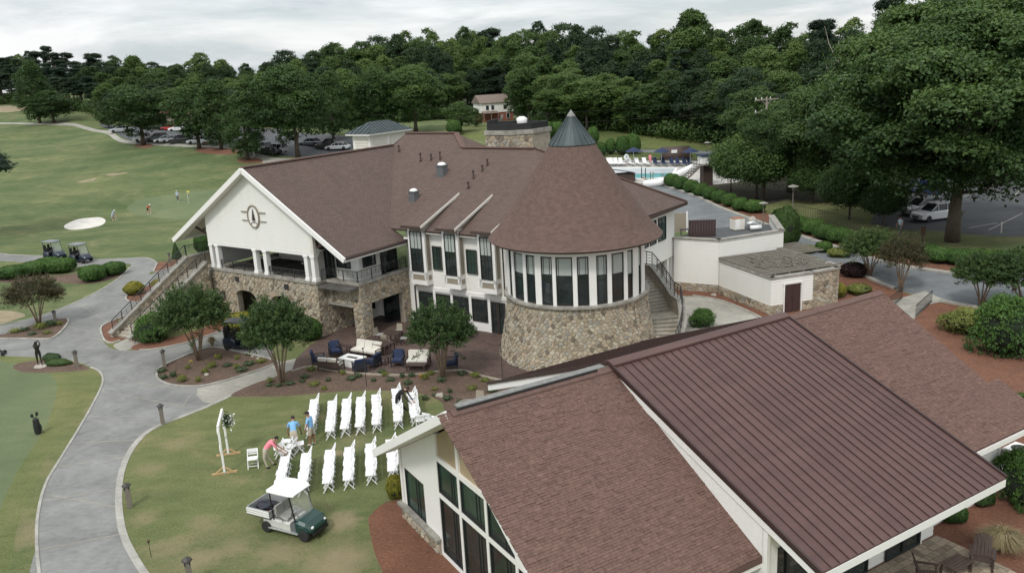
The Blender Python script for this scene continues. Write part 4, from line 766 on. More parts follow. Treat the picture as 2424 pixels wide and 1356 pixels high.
SW = Stones()
for sx, top in ((-1.22, .95), (1.16, .75)):
    q = M(); a, b = p_t + Vector((sx, 0, 0)), p_b + Vector((sx, -.3, 0)); t_ = .38
    q.hull8([(b.x - t_ / 2, b.y, 0), (b.x + t_ / 2, b.y, 0), (a.x + t_ / 2, a.y, 0), (a.x - t_ / 2, a.y, 0), (b.x - t_ / 2, b.y, .25), (b.x + t_ / 2, b.y, .25), (a.x + t_ / 2, a.y, 3.6 + top), (a.x - t_ / 2, a.y, 3.6 + top)]); q.build('side_wall', MT['mortar'], WS)
    q = M(); q.bar((b.x, b.y - .1, .30), (a.x, a.y, 3.66 + top), .56, .12); q.build('wall_coping', MT['capstone'], WS)
    L_ = (a - b).length; d = (Vector((a.x, a.y, 0)) - Vector((b.x, b.y, 0))); D = d.length; d = d / D; slope = (3.35 + top) / D
    for sgn in (-1, 1):
        n_ = Vector((d.y, -d.x, 0)) * sgn; o_ = Vector((b.x, b.y, 0)) + n_ * t_ / 2
        SW.wall(0, D, 0, 3.6 + top, FL(o_, d, n_), key=(0 if sgn > 0 else 1), seed=30 + sgn, bound=[(-slope / hypot(slope, 1), 1 / hypot(slope, 1), .2 / hypot(slope, 1))])
    m = M(); A, Bq = Vector((b.x, b.y + .2, .38)), Vector((a.x, a.y, 3.72 + top))
    for h_ in (.25, .42, .59, .8): m.bar(A + Vector((0, 0, h_)), Bq + Vector((0, 0, h_)), .05 if h_ == .8 else .025)
    for i in range(9): p = A.lerp(Bq, i / 8); m.bar(p, p + Vector((0, 0, .8)), .045)
    for i in range(8): p = A.lerp(Bq, (i + .5) / 8); m.bar(p + Vector((0, 0, .25)), p + Vector((0, 0, .59)), .02)
    m.build('railing', MT['iron'], WS)
B('landing', MT['step_stone'], WS, (-13.6, -11.4, -.5, 2.4, 3.3, 3.6)); B('landing_wall', MT['mortar'], WS, (-13.75, -13.4, -.5, 2.6, 0, 4.5)); B('landing_wall', MT['mortar'], WS, (-13.4, -11.4, -.45, -.05, 0, 3.3)); B('wall_coping', MT['capstone'], WS, (-13.85, -13.3, -.4, 2.7, 4.5, 4.6)); SW.wall(0, 3.1, 0, 4.5, FL((-13.75, -.5, 0), Y_, -X), key=2, seed=40); SW.wall(0, 1.9, 0, 3.3, FL((-13.4, -.45, 0), X, -Y_), key=.5, seed=41)
SW.build(WS, 300, 9); railing(WS, [(-13.6, -.4, 4.6), (-13.6, 2.6, 4.6), (-11.4, 2.9, 4.6)], .8, rmid=4, post=1.1)
# ================= curved stairs round the tower =================
CSW = thing('curved_staircase', 'curved stone staircase with metal railing winding down round the tower', 'staircase', tuple(CB @ TC), TH1)
def PC(deg, r, z): a = radians(deg); return Vector((r * cos(a), r * sin(a), z))
prof = [(78, 3.6)] + [(78 - 25 * (i + 1) / 13, 3.6 - 2.15 * (i + 1) / 13) for i in range(13)] + [(44, 1.45)] + [(44 - 30 * (i + 1) / 9, 1.45 - 1.45 * (i + 1) / 9) for i in range(9)]
ro = lambda d: 6.5 if d > 45 else 6.5 - .55 * (45 - d) / 30
for i in range(len(prof) - 1):
    (a, z), (b, _) = prof[i], prof[i + 1]
    if abs(a - b) < .1: continue
    ri = 4.7; q = M(); zz = z
    q.hull8([PC(b, ri, 0), PC(b, ro(b), 0), PC(a, ro(a), 0), PC(a, ri, 0), PC(b, ri, zz), PC(b, ro(b), zz), PC(a, ro(a), zz), PC(a, ri, zz)]); q.build('step', MT['step_stone'], CSW)
    if i < len(prof) - 2: q = M(); q.bar(PC(b, ri, zz - .015), PC(b, ro(b), zz - .015), .07, .05); q.build('step_nosing', MT['capstone'], CSW)
CS2 = Stones(); zo = lambda d: 3.95 if d > 72 else 1.45 + .95 + (3.95 - 2.4) * max(0, (d - 53) / 19) if d > 44 else .55 + 1.85 * (d - 12) / 32
q = M(); angs = list(np.linspace(88, 12, 39))
for a, b in zip(angs[:-1], angs[1:]): q.hull8([PC(b, ro(b), 0), PC(b, ro(b) + .4, 0), PC(a, ro(a) + .4, 0), PC(a, ro(a), 0), PC(b, ro(b), zo(b)), PC(b, ro(b) + .4, zo(b)), PC(a, ro(a) + .4, zo(a)), PC(a, ro(a), zo(a))])
q.build('outer_wall', MT['mortar'], CSW); q = M()
for a, b in zip(angs[:-1], angs[1:]):
    c0, c1 = zo(a), zo(b); q.hull8([PC(b, ro(b) - .05, c1), PC(b, ro(b) + .46, c1), PC(a, ro(a) + .46, c0), PC(a, ro(a) - .05, c0), PC(b, ro(b) - .05, c1 + .1), PC(b, ro(b) + .46, c1 + .1), PC(a, ro(a) + .46, c0 + .1), PC(a, ro(a) - .05, c0 + .1)])
q.build('wall_coping', MT['capstone'], CSW)
def FO(s, z, d): g_ = 88 - s * 57.3 / 6.9; zz = min(z, zo(max(12, g_)) - .02); return PC(g_, ro(g_) + .4 + d, zz)
CS2.wall(0, 9.1, 0, 3.9, FO, key=0, seed=51); CS2.L = [x for x in CS2.L if x[2][1] < zo(max(12, 88 - x[2][0] * 57.3 / 6.9)) - .05]; CS2.build(CSW, 200, 12)
m = M(); rr_ = [PC(a, ro(a) + .2, zo(a) + .1) for a in angs]
for h_, w_ in ((.85, .05), (.65, .022), (.45, .022), (.25, .022)): m.tube([p + Vector((0, 0, h_)) for p in rr_], w_ / 1.4, 5)
for i in range(0, 39, 2): m.bar(rr_[i], rr_[i] + Vector((0, 0, .85)), .035)
m.build('railing', MT['iron'], CSW)

# ================= east block: terrace with white siding, store shed with pergola =================
# corner points in world coordinates
a0, a1, a2, a3 = Vector((12.45, 61.62, 0)), Vector((15.45, 59.91, 0)), Vector((20.99, 62.3, 0)), Vector((22.2, 68.6, 0))
TB = thing('terrace_block', 'white sided service terrace with stone coping right of the round tower', 'building')
def wallbox(m, p, q, th, z0, z1):
    d = (q - p).normalized(); n = Vector((d.y, -d.x, 0)) * -th; m.hull8([(*p.xy, z0), (*q.xy, z0), (*(q + n).xy, z0), (*(p + n).xy, z0), (*p.xy, z1), (*q.xy, z1), (*(q + n).xy, z1), (*(p + n).xy, z1)])
TS = Stones()
for i, (p, q_) in enumerate(((a0, a1), (a1, a2), (a2, a3))):
    d = (q_ - p).normalized(); n = Vector((d.y, -d.x, 0)); L_ = (q_ - p).length; m = M(); wallbox(m, p, q_, .3, 0, 4.0); m.build('terrace_wall', MT['siding'], TB)
    boards(TB, p + n * .005, d, n, [(0, .62), (L_, .62), (L_, 3.98), (0, 3.98)], .2)
    TS.wall(0, L_, 0, .6, FL(p + n * .03, d, n), key=i, seed=60 + i, w=.5, h=.26); m = M(); wallbox(m, p + n * .03, q_ + n * .03, .03, 0, .62); m.build('stone_plinth', MT['mortar'], TB)
    m = M(); wallbox(m, p + n * .12 - d * .1, q_ + n * .12 + d * .1, .5, 3.98, 4.08); m.build('terrace_coping', MT['capstone'], TB)
B('terrace_floor', MT['walk'], TB); m = M(); m.mesh([(*a0.xy, 3.3), (*a1.xy, 3.3), (*a2.xy, 3.3), (*a3.xy, 3.3), (17.5, 68.2, 3.3), (13.5, 65.5, 3.3)], [(0, 1, 2, 3, 4, 5)]); m.build('terrace_deck', MT['asphalt'], TB)
# tall wall of the clubhouse wing between tower and terrace
wl = [(16.5, 13.5), (16.5, 21.1)]
q = M(); q.hull8([(16.2, 13.2, 2.62), (16.5, 13.2, 2.62), (16.5, 21.1, 2.62), (16.2, 21.1, 2.62), (16.2, 13.2, 6.8), (16.5, 13.2, 6.8), (16.5, 21.1, 6.75), (16.2, 21.1, 6.75)]); q.build('east_wall', MT['siding'], CH)
boards(CH, (16.5, 13.2, 0), Y_, X, [(0, 2.62), (7.9, 2.62), (7.9, 6.65), (0, 6.65)], .2)
for a, b in ((.6, 1.9), (2.2, 3.3), (3.6, 4.6), (5.0, 6.3)): window(CH, FL((16.53, 13.2, 0), Y_, X), a, b, 4.2, 5.95, dep=.01, bars=[('v', .5)], glass='glass_green')
B('lower_wall', MT['siding'], CH, (14.5, 14.7, 13, 21, 0, 2.7)); B('overhang_soffit', MT['soffit'], CH, (14.6, 16.5, 13.2, 21.1, 2.56, 2.62)); B('support_post', MT['white_trim'], CH, (16.2, 16.45, 20.0, 20.25, 0, 2.6), (16.2, 16.45, 20.7, 21.0, 0, 2.6)); B('east_gable_end', MT['siding'], CH, (12, 16.5, 21.0, 21.2, 0, 6.7))
# shed
b0, b1, b2_, b3, b4 = Vector((15.46, 59.61, 0)), Vector((17.42, 53.75, 0)), Vector((20.59, 54.75, 0)), Vector((22.71, 55.64, 0)), Vector((21.06, 62.6, 0))
SH = thing('store_shed', 'low white sided shed with brown double doors under a weathered pergola', 'shed')
for i, (p, q_, sid) in enumerate(((b0, b1, 1), (b1, b2_, 1), (b2_, b3, 0), (b3, b4, 0))):
    d = (q_ - p).normalized(); n = Vector((d.y, -d.x, 0)); L_ = (q_ - p).length; m = M(); wallbox(m, p, q_, .25, 0, 2.5); m.build('shed_wall', MT['siding' if sid else 'mortar'], SH)
    if sid: boards(SH, p + n * .005, d, n, [(0, .66), (L_, .66), (L_, 2.5), (0, 2.5)], .2, holes=[(1.0, 2.3, .6, 2.05)] if i == 1 else []); m = M(); wallbox(m, p + n * .03, q_ + n * .03, .03, 0, .66); m.build('stone_plinth', MT['mortar'], SH)
    TS.wall(0, L_, 0, .64 if sid else 2.5, FL(p + n * (.03 if sid else 0), d, n), key=.5 + i, seed=70 + i, w=.5, h=.26, holes=[lambda s, z: .95 < s < 2.3] if i == 1 else [])
    m = M(); wallbox(m, p + n * .1 - d * .05, q_ + n * .1 + d * .05, .42, 2.5, 2.62); m.build('shed_coping', MT['capstone'], SH)
TS.build(TB, 260, 5)
d = (b2_ - b1).normalized(); n = Vector((d.y, -d.x, 0)); F = FL(b1 + n * .05, d, n)
for s0 in (1.05, 1.67):
    m = M(); m.hull8([F(s0, .05, 0), F(s0 + .6, .05, 0), F(s0 + .6, .05, .05), F(s0, .05, .05), F(s0, 2.0, 0), F(s0 + .6, 2.0, 0), F(s0 + .6, 2.0, .05), F(s0, 2.0, .05)]); dd = m.build('door', MT['brown_door'], SH); m = M(); hx = s0 + (.52 if s0 < 1.5 else .08); m.bar(F(hx, .95, .06), F(hx, 1.15, .06), .03); m.build('door_handle', MT['iron'], dd)
m = M(); m.bar(F(.97, 0, .05), F(.97, 2.1, .05), .12, .06); m.bar(F(2.36, 0, .05), F(2.36, 2.1, .05), .12, .06); m.bar(F(.9, 2.08, .05), F(2.43, 2.08, .05), .06, .14); m.build('door_frame', MT['white_trim'], SH)
# pergola over the shed
PG = thing('pergola', 'weathered timber pergola of crossed slats and ragged lattice over the white shed', 'pergola')
e0 = Vector((15.5, 59.9, 2.72)); U = (b1 - b0).normalized(); Vd = Vector((-U.y, U.x, 0)); Vd = Vd if Vd.x > 0 else -Vd
for i in range(17):
    p = e0 + U * (.15 + i * .36) + Vd * (-.25 + .1 * random.random()); m = M(); m.bar(p, p + Vd * (5.9 + random.uniform(-.6, .3)), .13, .09); m.build('slat', MT['weathered_wood'], PG)
for i in range(5): p = e0 + U * -.2 + Vd * (.5 + i * 1.15) + Vector((0, 0, -.11)); m = M(); m.bar(p, p + U * 6.2, .1, .14); m.build('beam', MT['weathered_wood'], PG)
for i in range(7): p = e0 + U * (-1.2 + i * .5) + Vd * 5.2 + Vector((0, 0, .02)); m = M(); m.bar(p, p + Vd * 2.6, .15, .07); m.build('slat', MT['weathered_wood'], PG)
def rubble(name, parent, c, r, n, mat='weathered_wood'):
    m = M()
    for i in range(n): p = Vector(c) + Vector((random.uniform(-r, r), random.uniform(-r, r), random.uniform(0, .05))); a = random.uniform(0, pi); m.bar(p, p + Vector((cos(a), sin(a), random.uniform(-.1, .1))) * random.uniform(.3, .8), .05, .03)
    return m.build(name, MT[mat], parent, kind='stuff')
cc = e0 + U * 3.6 + Vd * 2.6 + Vector((0, 0, .06)); rubble('brushwood', PG, cc, 1.7, 230)
m = M(); m.mesh([tuple(b0 + Vector((.2, -.1, 2.35))), tuple(b1 + Vector((0, .2, 2.35))), tuple(b2_ + Vector((-.1, .2, 2.35))), tuple(b3 + Vector((-.1, .1, 2.35))), tuple(b4 + Vector((0, 0, 2.35)))], [(0, 1, 2, 3, 4)]); m.build('shed_roof', MT['leaf_litter'], SH)
# things on the terrace
def T1(name, label, cat, p, rz, *parts):
    t_ = thing(name, label, cat, p, rz)
    for nm, mt_, bxs in parts: B(nm, MT[mt_], t_, *bxs)
    return t_
f1 = gp(1745, 542, 3.35); T1('refrigeration_unit', 'white box shaped refrigeration unit with rusty top on the service terrace', 'appliance', f1, .3, ('cabinet', 'cream_trim', [(-.45, .45, -.4, .4, 0, .9)]), ('rusty_top', 'terracotta', [(-.46, .46, -.41, .41, .9, .94)]), ('door_panel', 'white_trim', [(-.4, -.02, -.43, -.4, .1, .9)]))
f2 = gp(1662, 560, 3.35); t_ = T1('brown_gate', 'dark brown board gate screening the service terrace', 'gate', f2, -.12, ('gate_frame', 'brown_door', [(-1.05, 1.05, -.03, .03, 0, .15), (-1.05, 1.05, -.03, .03, 1.2, 1.3)]))
for i in range(10): B('gate_board', MT['brown_door'], t_, (-1.05 + i * .212, -1.05 + i * .212 + .2, -.06, -.03, 0, 1.35))
f3 = gp(1617, 556, 3.3); T1('stone_screen', 'pale panelled screen beside the brown gate', 'screen', f3 + Vector((0, 1.2, 0)), -.1, ('panel', 'taupe', [(-.55, .5, -.05, .05, 0, 1.6)]), ('post', 'white_trim', [(.5, .62, -.08, .08, 0, 1.7)])); 
f4 = gp(1622, 558, 3.3); t_ = T1('metal_table', 'small black metal table on the terrace by the screen', 'table', f4, 0, ('table_top', 'iron', [(-.4, .4, -.3, .3, .5, .53)]))
for x_, y_ in ((-.33, -.25), (.33, -.25), (.33, .25), (-.33, .25)): B('leg', MT['iron'], t_, (x_ - .02, x_ + .02, y_ - .02, y_ + .02, 0, .5))
f5 = gp(1782, 543, 3.35); t_ = thing('duct_bundle', 'bundle of silver ducts and covered tanks at the terrace corner', 'duct', f5); m = M(); m.tube([(-.5, 0, .45), (0, .1, .55), (.5, .05, .4)], .16, 10); m.build('duct', MT['alu'], t_, smooth=True); m = M(); m.tube([(-.3, -.3, .2), (.6, -.25, .2)], .2, 10); m.build('tank', MT['white_plastic'], t_, smooth=True); m = M(); m.blob((.1, .5, .5), (.4, .35, .5), 9, 6, jit=.12); m.build('tarp', MT['rock'], t_)

# ================= EVENT HALL in the foreground =================
P2 = (-4.797, 29.883, 0.0); TH2 = -radians(59.28)
EH = thing('event_hall', 'low white hall with standing seam metal roof and shingled gables in the foreground', 'building', P2, TH2)
UR, ZR = 7.4, 7.25
def facade():
    cols = [3.5, 5.2, 7.05, 8.85, 10.6]
    m = M(); top = lambda u: 7.0 - .56 * abs(u - UR)
    # wall left of the glazing with its window opening
    def pr(u0, u1, z0, z1f, z1b=None): z1b = z1f if z1b is None else z1b; m.hull8([(u0, 0, z0), (u1, 0, z0), (u1, .22, z0), (u0, .22, z0), (u0, 0, z1f), (u1, 0, z1b), (u1, .22, z1b), (u0, .22, z1f)])
    pr(.12, .5, .6, top(.12), top(.5)); pr(.5, 2.2, .6, .62); pr(.5, 2.2, 2.28, top(.5), top(2.2)); pr(2.2, 3.42, .6, top(2.2), top(3.42)); m.build('front_wall', MT['white_trim'], EH); m = M(); pr(10.7, 14.2, 0, top(10.7), top(14.2)); m.build('front_wall', MT['white_trim'], EH)
    m = M(); w = .16
    for c in cols: m.b2(c - w / 2, c + w / 2, -.03, .2, 0, min(top(c), 7))
    for z_ in (.08, 2.48, 3.9): 
        for a, b in zip(cols[:-1], cols[1:]): m.b2(a + w / 2, b - w / 2, -.03, .2, z_ - .09, z_ + .09)
    m.build('glazing_frame', MT['white_trim'], EH)
    F = FL((0, 0, 0), X, -Y_)
    for a, b in zip(cols[:-1], cols[1:]):
        for z0, z1, gl in ((.17, 2.39, 'glass'), (2.57, 3.81, 'glass_green')): window(EH, F, a + .08, b - .08, z0, z1, dep=-.06, glass=gl, bars=[('v', .62), ('v', .74), ('h', .12)])
        p = M(); ha, hb = top(a) - .05, top(b) - .05; p.mesh([(a + .08, .05, 3.99), (b - .08, .05, 3.99), (b - .08, .05, hb), (a + .08, .05, ha)] + ([] if not (a < UR < b) else [(UR, .05, 6.95)]), [(0, 1, 2, 3)] if not (a < UR < b) else [(0, 1, 2, 4, 3)]); p.build('gable_panel', MT['paint_panel'], EH)
    window(EH, F, .5, 2.2, .62, 2.28, dep=-.06, glass='glass_green', bars=[('v', .55), ('v', .68)])
facade()
B('stone_plinth', MT['mortar'], EH, (.1, 3.45, -.1, .0, 0, .58)); B('plinth_cap', MT['capstone'], EH, (-.02, 3.5, -.24, .05, .56, .66)); HS = Stones(); HS.wall(.1, 3.45, 0, .56, FL((0, -.1, 0), X, -Y_), key=0, seed=80, w=.42, h=.2); HS.wall(0, 3, 0, .56, FL((.1, -.1, 0), Y_, -X), key=1, seed=81, w=.42, h=.2); HS.build(EH)
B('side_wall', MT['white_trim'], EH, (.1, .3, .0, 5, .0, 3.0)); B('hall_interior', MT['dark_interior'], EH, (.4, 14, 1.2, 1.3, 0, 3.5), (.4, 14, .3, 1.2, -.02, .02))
B('corner_board', MT['white_trim'], EH, (.08, .24, -.04, 0, .66, 2.95))
q = M(); q.mesh([(14.2, .0, 0), (14.2, 4.9, 0), (14.2, 4.9, 3.3), (14.2, 0, 3.3)], [(0, 1, 2, 3)]); q.v = [(x - 1.1, y, z) for x, y, z in q.v]; q.build('side_wall', MT['siding'], EH); B('eave_fascia', MT['white_trim'], EH, (13.9, 13.98, -1.5, 4.9, 3.2, 3.42))
boards(EH, (13.1, 0, 0), Y_, X, [(0, 0), (4.9, 0), (4.9, 3.3), (0, 3.3)], .2)
HALLT = []
def shingles(parent, o, a, w, L0, LS, bound, name='shingle', n_single=300, key=None, thm=.013, seed=1, row=.088, tab=.27, cut=None):
    """lapped shingle tabs on a slope: o origin at eave, a along eave, w up the slope"""
    o, a, w = Vector(o), Vector(a), Vector(w); n = a.cross(w).normalized(); n = n if n.z > 0 else -n; rr = random.Random(seed); rows = int(LS / row) + 1
    for j in range(rows):
        y0, y1 = j * row, min(LS, (j + 1) * row + .03); off = (j % 2) * tab / 2 + rr.uniform(-.05, .05) + (j % 3) * .07
        for i in range(-1, int(L0 / tab) + 2):
            x0, x1 = i * tab + off, (i + 1) * tab + off - .008; x0, x1 = max(0, x0), min(L0, x1)
            if x1 - x0 < .05: continue
            q = [(x0, y0), (x1, y0), (x1, y1), (x0, y1)]
            if cut and y0 > cut[1]: q = clip(q, 1, 0, cut[0])
            if len(q) < 3: continue
            for bn in bound:
                q = clip(q, *bn)
                if len(q) < 3: break
            if len(q) < 3: continue
            lift = thm + (rr.uniform(.008, .018) if rr.random() < .25 else rr.uniform(0, .005)); P = lambda x, y, e: o + a * x + w * y + n * e
            g0 = [P(x, y, lift if y < y0 + .01 else .004) for x, y in q]; g1 = [P(x, y, -.01) for x, y in q]; HALLT.append((key(P(q[0][0], q[0][1], 0)) if key else 0, g0, g1, min(1, max(0, rr.gauss(.5, .19)))))
# gable one: south slope (seen) and north slope
def unit(v_): v_ = Vector(v_); return v_.normalized()
r0 = M(); rk = lambda u: -.65 - .62 * (u + .83) / 8.23 if u < UR else -1.27 - .33 * (u - UR) / 6.6
roof_plane(r0, [(UR, rk(UR), ZR), (14.0, rk(14), 3.55), (14.0, 4.9, 3.55), (UR, 5.1, ZR)], .2); roof_plane(r0, [(-.83, rk(-.83), 2.64), (UR, rk(UR), ZR), (UR, 5.1, ZR), (-.83, 4.9, 2.64)], .2)
r0.build('gable_roof', MT['ridge_tab'], EH)
w1 = unit((UR - 14.0, 0, ZR - 3.55)); LS1 = hypot(UR - 14, ZR - 3.55); camd = lambda p: (CB2 @ p - Vector((0, 0, H))).length
CB2 = Matrix.Translation(P2) @ Matrix.Rotation(TH2, 4, 'Z')
kk = .33 / 6.6 * (6.6 / LS1)
shingles(EH, (14.0, -1.62, 3.57), Y_, w1, 6.55, LS1, [(-1, -kk, -.02)], key=camd, seed=4)
# gable two (east): v 13.4..19.7
r0 = M(); roof_plane(r0, [(UR, 13.0, ZR), (UR, 19.0, ZR), (12.2, 19.0, 4.56), (12.2, 19.75, 4.56), (13.9, 19.9, 3.6), (13.9, 13.0, 3.6)], .2); roof_plane(r0, [(UR, 13.0, ZR), (UR, 19.0, ZR), (1.2, 19, 3.8), (1.2, 13, 3.8)], .2); r0.build('gable_roof', MT['ridge_tab'], EH)
w2 = unit((UR - 13.9, 0, ZR - 3.6)); LS2 = hypot(UR - 13.9, ZR - 3.6)
shingles(EH, (13.9, 13.2, 3.62), Y_, w2, 6.62, LS2, [], key=camd, seed=5, cut=(5.82, 1.7 / 6.5 * LS2))
HALLT.sort(key=lambda x: x[0]); J = M()
cutroof = lambda p: (p.y > 19.0 and p.x < 12.2)
HALLT = [x for x in HALLT if not cutroof(x[1][0])]
for i, (_, g0, g1, t_) in enumerate(HALLT):
    m = M() if i < 300 else J; k = len(g0); m.mesh(g1 + g0, [(a, (a + 1) % k, k + (a + 1) % k, k + a) for a in range(k)] + [tuple(range(k, 2 * k))], 0, t_)
    if i < 300: m.build('shingle', MT['tab'], EH)
J.build('shingles', MT['tab'], EH, kind='stuff')
for a, b in (((UR, -1.2, ZR + .05), (UR, 4.9, ZR + .05)), ((UR, 13.4, ZR + .05), (UR, 19.0, ZR + .05))):
    q = M()
    for sx in (-1, 1): q.hull8([(UR, a[1], ZR + .02), (UR, b[1], ZR + .02), (UR + sx * .22, b[1], ZR - .10), (UR + sx * .22, a[1], ZR - .10), (UR, a[1], ZR + .09), (UR, b[1], ZR + .09), (UR + sx * .22, b[1], ZR - .03), (UR + sx * .22, a[1], ZR - .03)] if sx > 0 else [(UR + sx * .22, a[1], ZR - .10), (UR + sx * .22, b[1], ZR - .10), (UR, b[1], ZR + .02), (UR, a[1], ZR + .02), (UR + sx * .22, a[1], ZR - .03), (UR + sx * .22, b[1], ZR - .03), (UR, b[1], ZR + .09), (UR, a[1], ZR + .09)])
    q.build('ridge_vent', MT['ridge_tab'], EH)
q = M(); q.bar((UR - .12, -.9, ZR + .075), (UR - .12, 4.6, ZR + .075), .30, .06); q.build('ridge_capping', MT['lead'], EH); B('ridge_slot', MT['rubber'], EH, (UR + .05, UR + .12, -1.0, 4.2, ZR + .06, ZR + .11))
for u0, u1 in ((-.83, UR), (UR, 14.0)):
    q = M(); z_ = lambda u: ZR - .56 * abs(u - UR) - .08; q.bar((u0, rk(u0) - (.05 if u0 < 0 else .10), z_(u0) + (0 if u0 < 0 else .03)), (u1, rk(u1) - (.05 if u0 < 0 else .10), z_(u1) - (0 if u0 < 0 else .10)), .1 if u0 < 0 else .05, .30 if u0 < 0 else .14); q.build('bargeboard', MT['white_trim'], EH)
q = M(); zs = lambda u: 7.02 - .56 * abs(u - UR)
q.mesh([(-.7, rk(-.7), zs(-.7)), (UR, rk(UR), zs(UR)), (UR, .1, zs(UR)), (-.7, .1, zs(-.7)), (14, rk(14), zs(14)), (14, .1, zs(14))], [(0, 1, 2, 3), (1, 4, 5, 2)]); q.build('soffit', MT['white_trim'], EH)
B('east_fascia', MT['white_trim'], EH, (13.86, 13.95, 13.0, 19.85, 3.34, 3.54)); q = M(); q.bar((UR, 19.05, ZR - .1), (12.2, 19.05, 4.45), .08, .2); q.build('bargeboard', MT['ridge_tab'], EH); q = M(); q.bar((12.2, 19.8, 4.45), (13.9, 19.95, 3.5), .08, .2); q.build('bargeboard', MT['ridge_tab'], EH)
# standing seam roof: one panel object per pan
V0, V1, US, ZS, UN, ZN = 4.8, 13.2, 16.05, 4.2, -1.1, 4.1; ZM = 7.42; np_ = 24
mp_ = M(); mp_.mesh([(UR, V0, ZM - .06), (US, V0, ZS - .06), (US, V1, ZS - .06), (UR, V1, ZM - .06), (UR, V0, ZM - .2), (US, V0, ZS - .2), (US, V1, ZS - .2), (UR, V1, ZM - .2)], [(4, 7, 6, 5), (0, 4, 5, 1), (1, 5, 6, 2), (2, 6, 7, 3), (0, 1, 2, 3)]); mp_.mesh([(UR, V0, ZM - .06), (UN, V0, ZN - .06), (UN, V1, ZN - .06), (UR, V1, ZM - .06), (UR, V0, ZM - .2), (UN, V0, ZN - .2), (UN, V1, ZN - .2), (UR, V1, ZM - .2)], [(4, 5, 6, 7), (0, 1, 5, 4), (3, 2, 1, 0)]); mp_.build('roof_deck', MT['metal_dark'], EH)
for i in range(np_):
    a, b = V0 + (V1 - V0) * i / np_, V0 + (V1 - V0) * (i + 1) / np_
    for (u, z_) in ((US, ZS), (UN, ZN)):
        m = M(); e = .034; t_ = random.random(); dz = random.uniform(-.004, .004)
        if u == US: m.mesh([(u, a, z_ + dz), (u, b, z_ + dz), (UR, b, ZM + dz), (UR, a, ZM + dz), (u, a, z_ - .05), (u, b, z_ - .05)], [(0, 1, 2, 3), (4, 5, 1, 0)], 0, t_); 
        else: m.mesh([(u, a, z_), (UR, a, ZM), (UR, b, ZM), (u, b, z_)], [(0, 1, 2, 3)], 0, t_)
        w_ = .016; m.mesh([(u, b - w_, z_), (u, b, z_), (UR, b, ZM), (UR, b - w_, ZM), (u, b - w_, z_ + e), (u, b, z_ + e), (UR, b, ZM + e), (UR, b - w_, ZM + e)], [(0, 1, 5, 4), (4, 5, 6, 7), (0, 4, 7, 3), (1, 2, 6, 5)], 1, t_)
        m.build('roof_panel', [MT['metal_brown'], MT['metal_dark']], EH)
q = M()
for sx in (-1, 1): q.hull8([(UR - .02, V0 - .05, ZM + .03), (UR - .02, V1 + .05, ZM + .03), (UR + sx * .26, V1 + .05, ZM - .06), (UR + sx * .26, V0 - .05, ZM - .06), (UR - .02, V0 - .05, ZM + .09), (UR - .02, V1 + .05, ZM + .09), (UR + sx * .26, V1 + .05, ZM + .0), (UR + sx * .26, V0 - .05, ZM + .0)])
q.build('ridge_flashing', MT['metal_brown'], EH)
for v_, s_ in ((V0 - .04, 1), (V1 + .04, -1)):
    q = M(); q.bar((UR, v_, ZM + .0), (US, v_, ZS + .0), .07, .12); q.bar((UR, v_, ZM), (UN, v_, ZN), .07, .12); q.build('rake_flashing', MT['metal_dark'], EH)
q = M(); q.hull8([(UR, V0 + .02, ZM - .5), (US, V0 + .02, ZS - .42), (US, V0 + .12, ZS - .42), (UR, V0 + .12, ZM - .5), (UR, V0 + .02, ZM - .1), (US, V0 + .02, ZS - .1), (US, V0 + .12, ZS - .1), (UR, V0 + .12, ZM - .1)]); q.build('rake_fascia', MT['white_trim'], EH)
q = M(); q.hull8([(UN, V0 - .02, ZN - .34), (UR, V0 - .02, ZM - .34), (UR, V0 + .1, ZM - .34), (UN, V0 + .1, ZN - .34), (UN, V0 - .02, ZN - .05), (UR, V0 - .02, ZM - .05), (UR, V0 + .1, ZM - .05), (UN, V0 + .1, ZN - .05)]); q.build('rake_fascia', MT['white_trim'], EH)
# white infill wall between the two roofs, narrowing towards the ridge
q = M(); u_e = 13.1; q.mesh([(UR, 5.0, ZR - .2), (14.0, 5.0, 3.5), (14.0, 5.0, 4.72), (UR, 5.0, ZM - .25)], [(0, 1, 2, 3)]); q.v = [(x, y - .12, z) for x, y, z in q.v]; q.build('gable_infill', MT['white_trim'], EH)
B('wing_pier', MT['white_trim'], EH, (13.0, 14.1, 4.90, 5.4, 0, 4.45)); B('corner_board', MT['white_trim'], EH, (14.08, 14.2, 4.86, 4.98, 0, 4.4))
q = M(); q.mesh([(UN, V0 + .3, 0), (UR, V0 + .3, 0), (UR, V0 + .3, ZM - .2), (UN + 1.2, V0 + .3, ZN + .2), (UN + 1.2, V0 + .3, 0)], [(4, 1, 2, 3)]); q.build('north_gable', MT['white_trim'], EH)
B('eave_fascia', MT['white_trim'], EH, (US - .06, US + .02, V0, V1, ZS - .30, ZS - .06)); q = M(); q.mesh([(12.9, V0 + .15, 4.95), (US, V0 + .15, ZS - .25), (US, V1, ZS - .25), (12.9, V1, 4.95)], [(0, 1, 2, 3)]); q.build('eave_soffit', MT['white_trim'], EH)
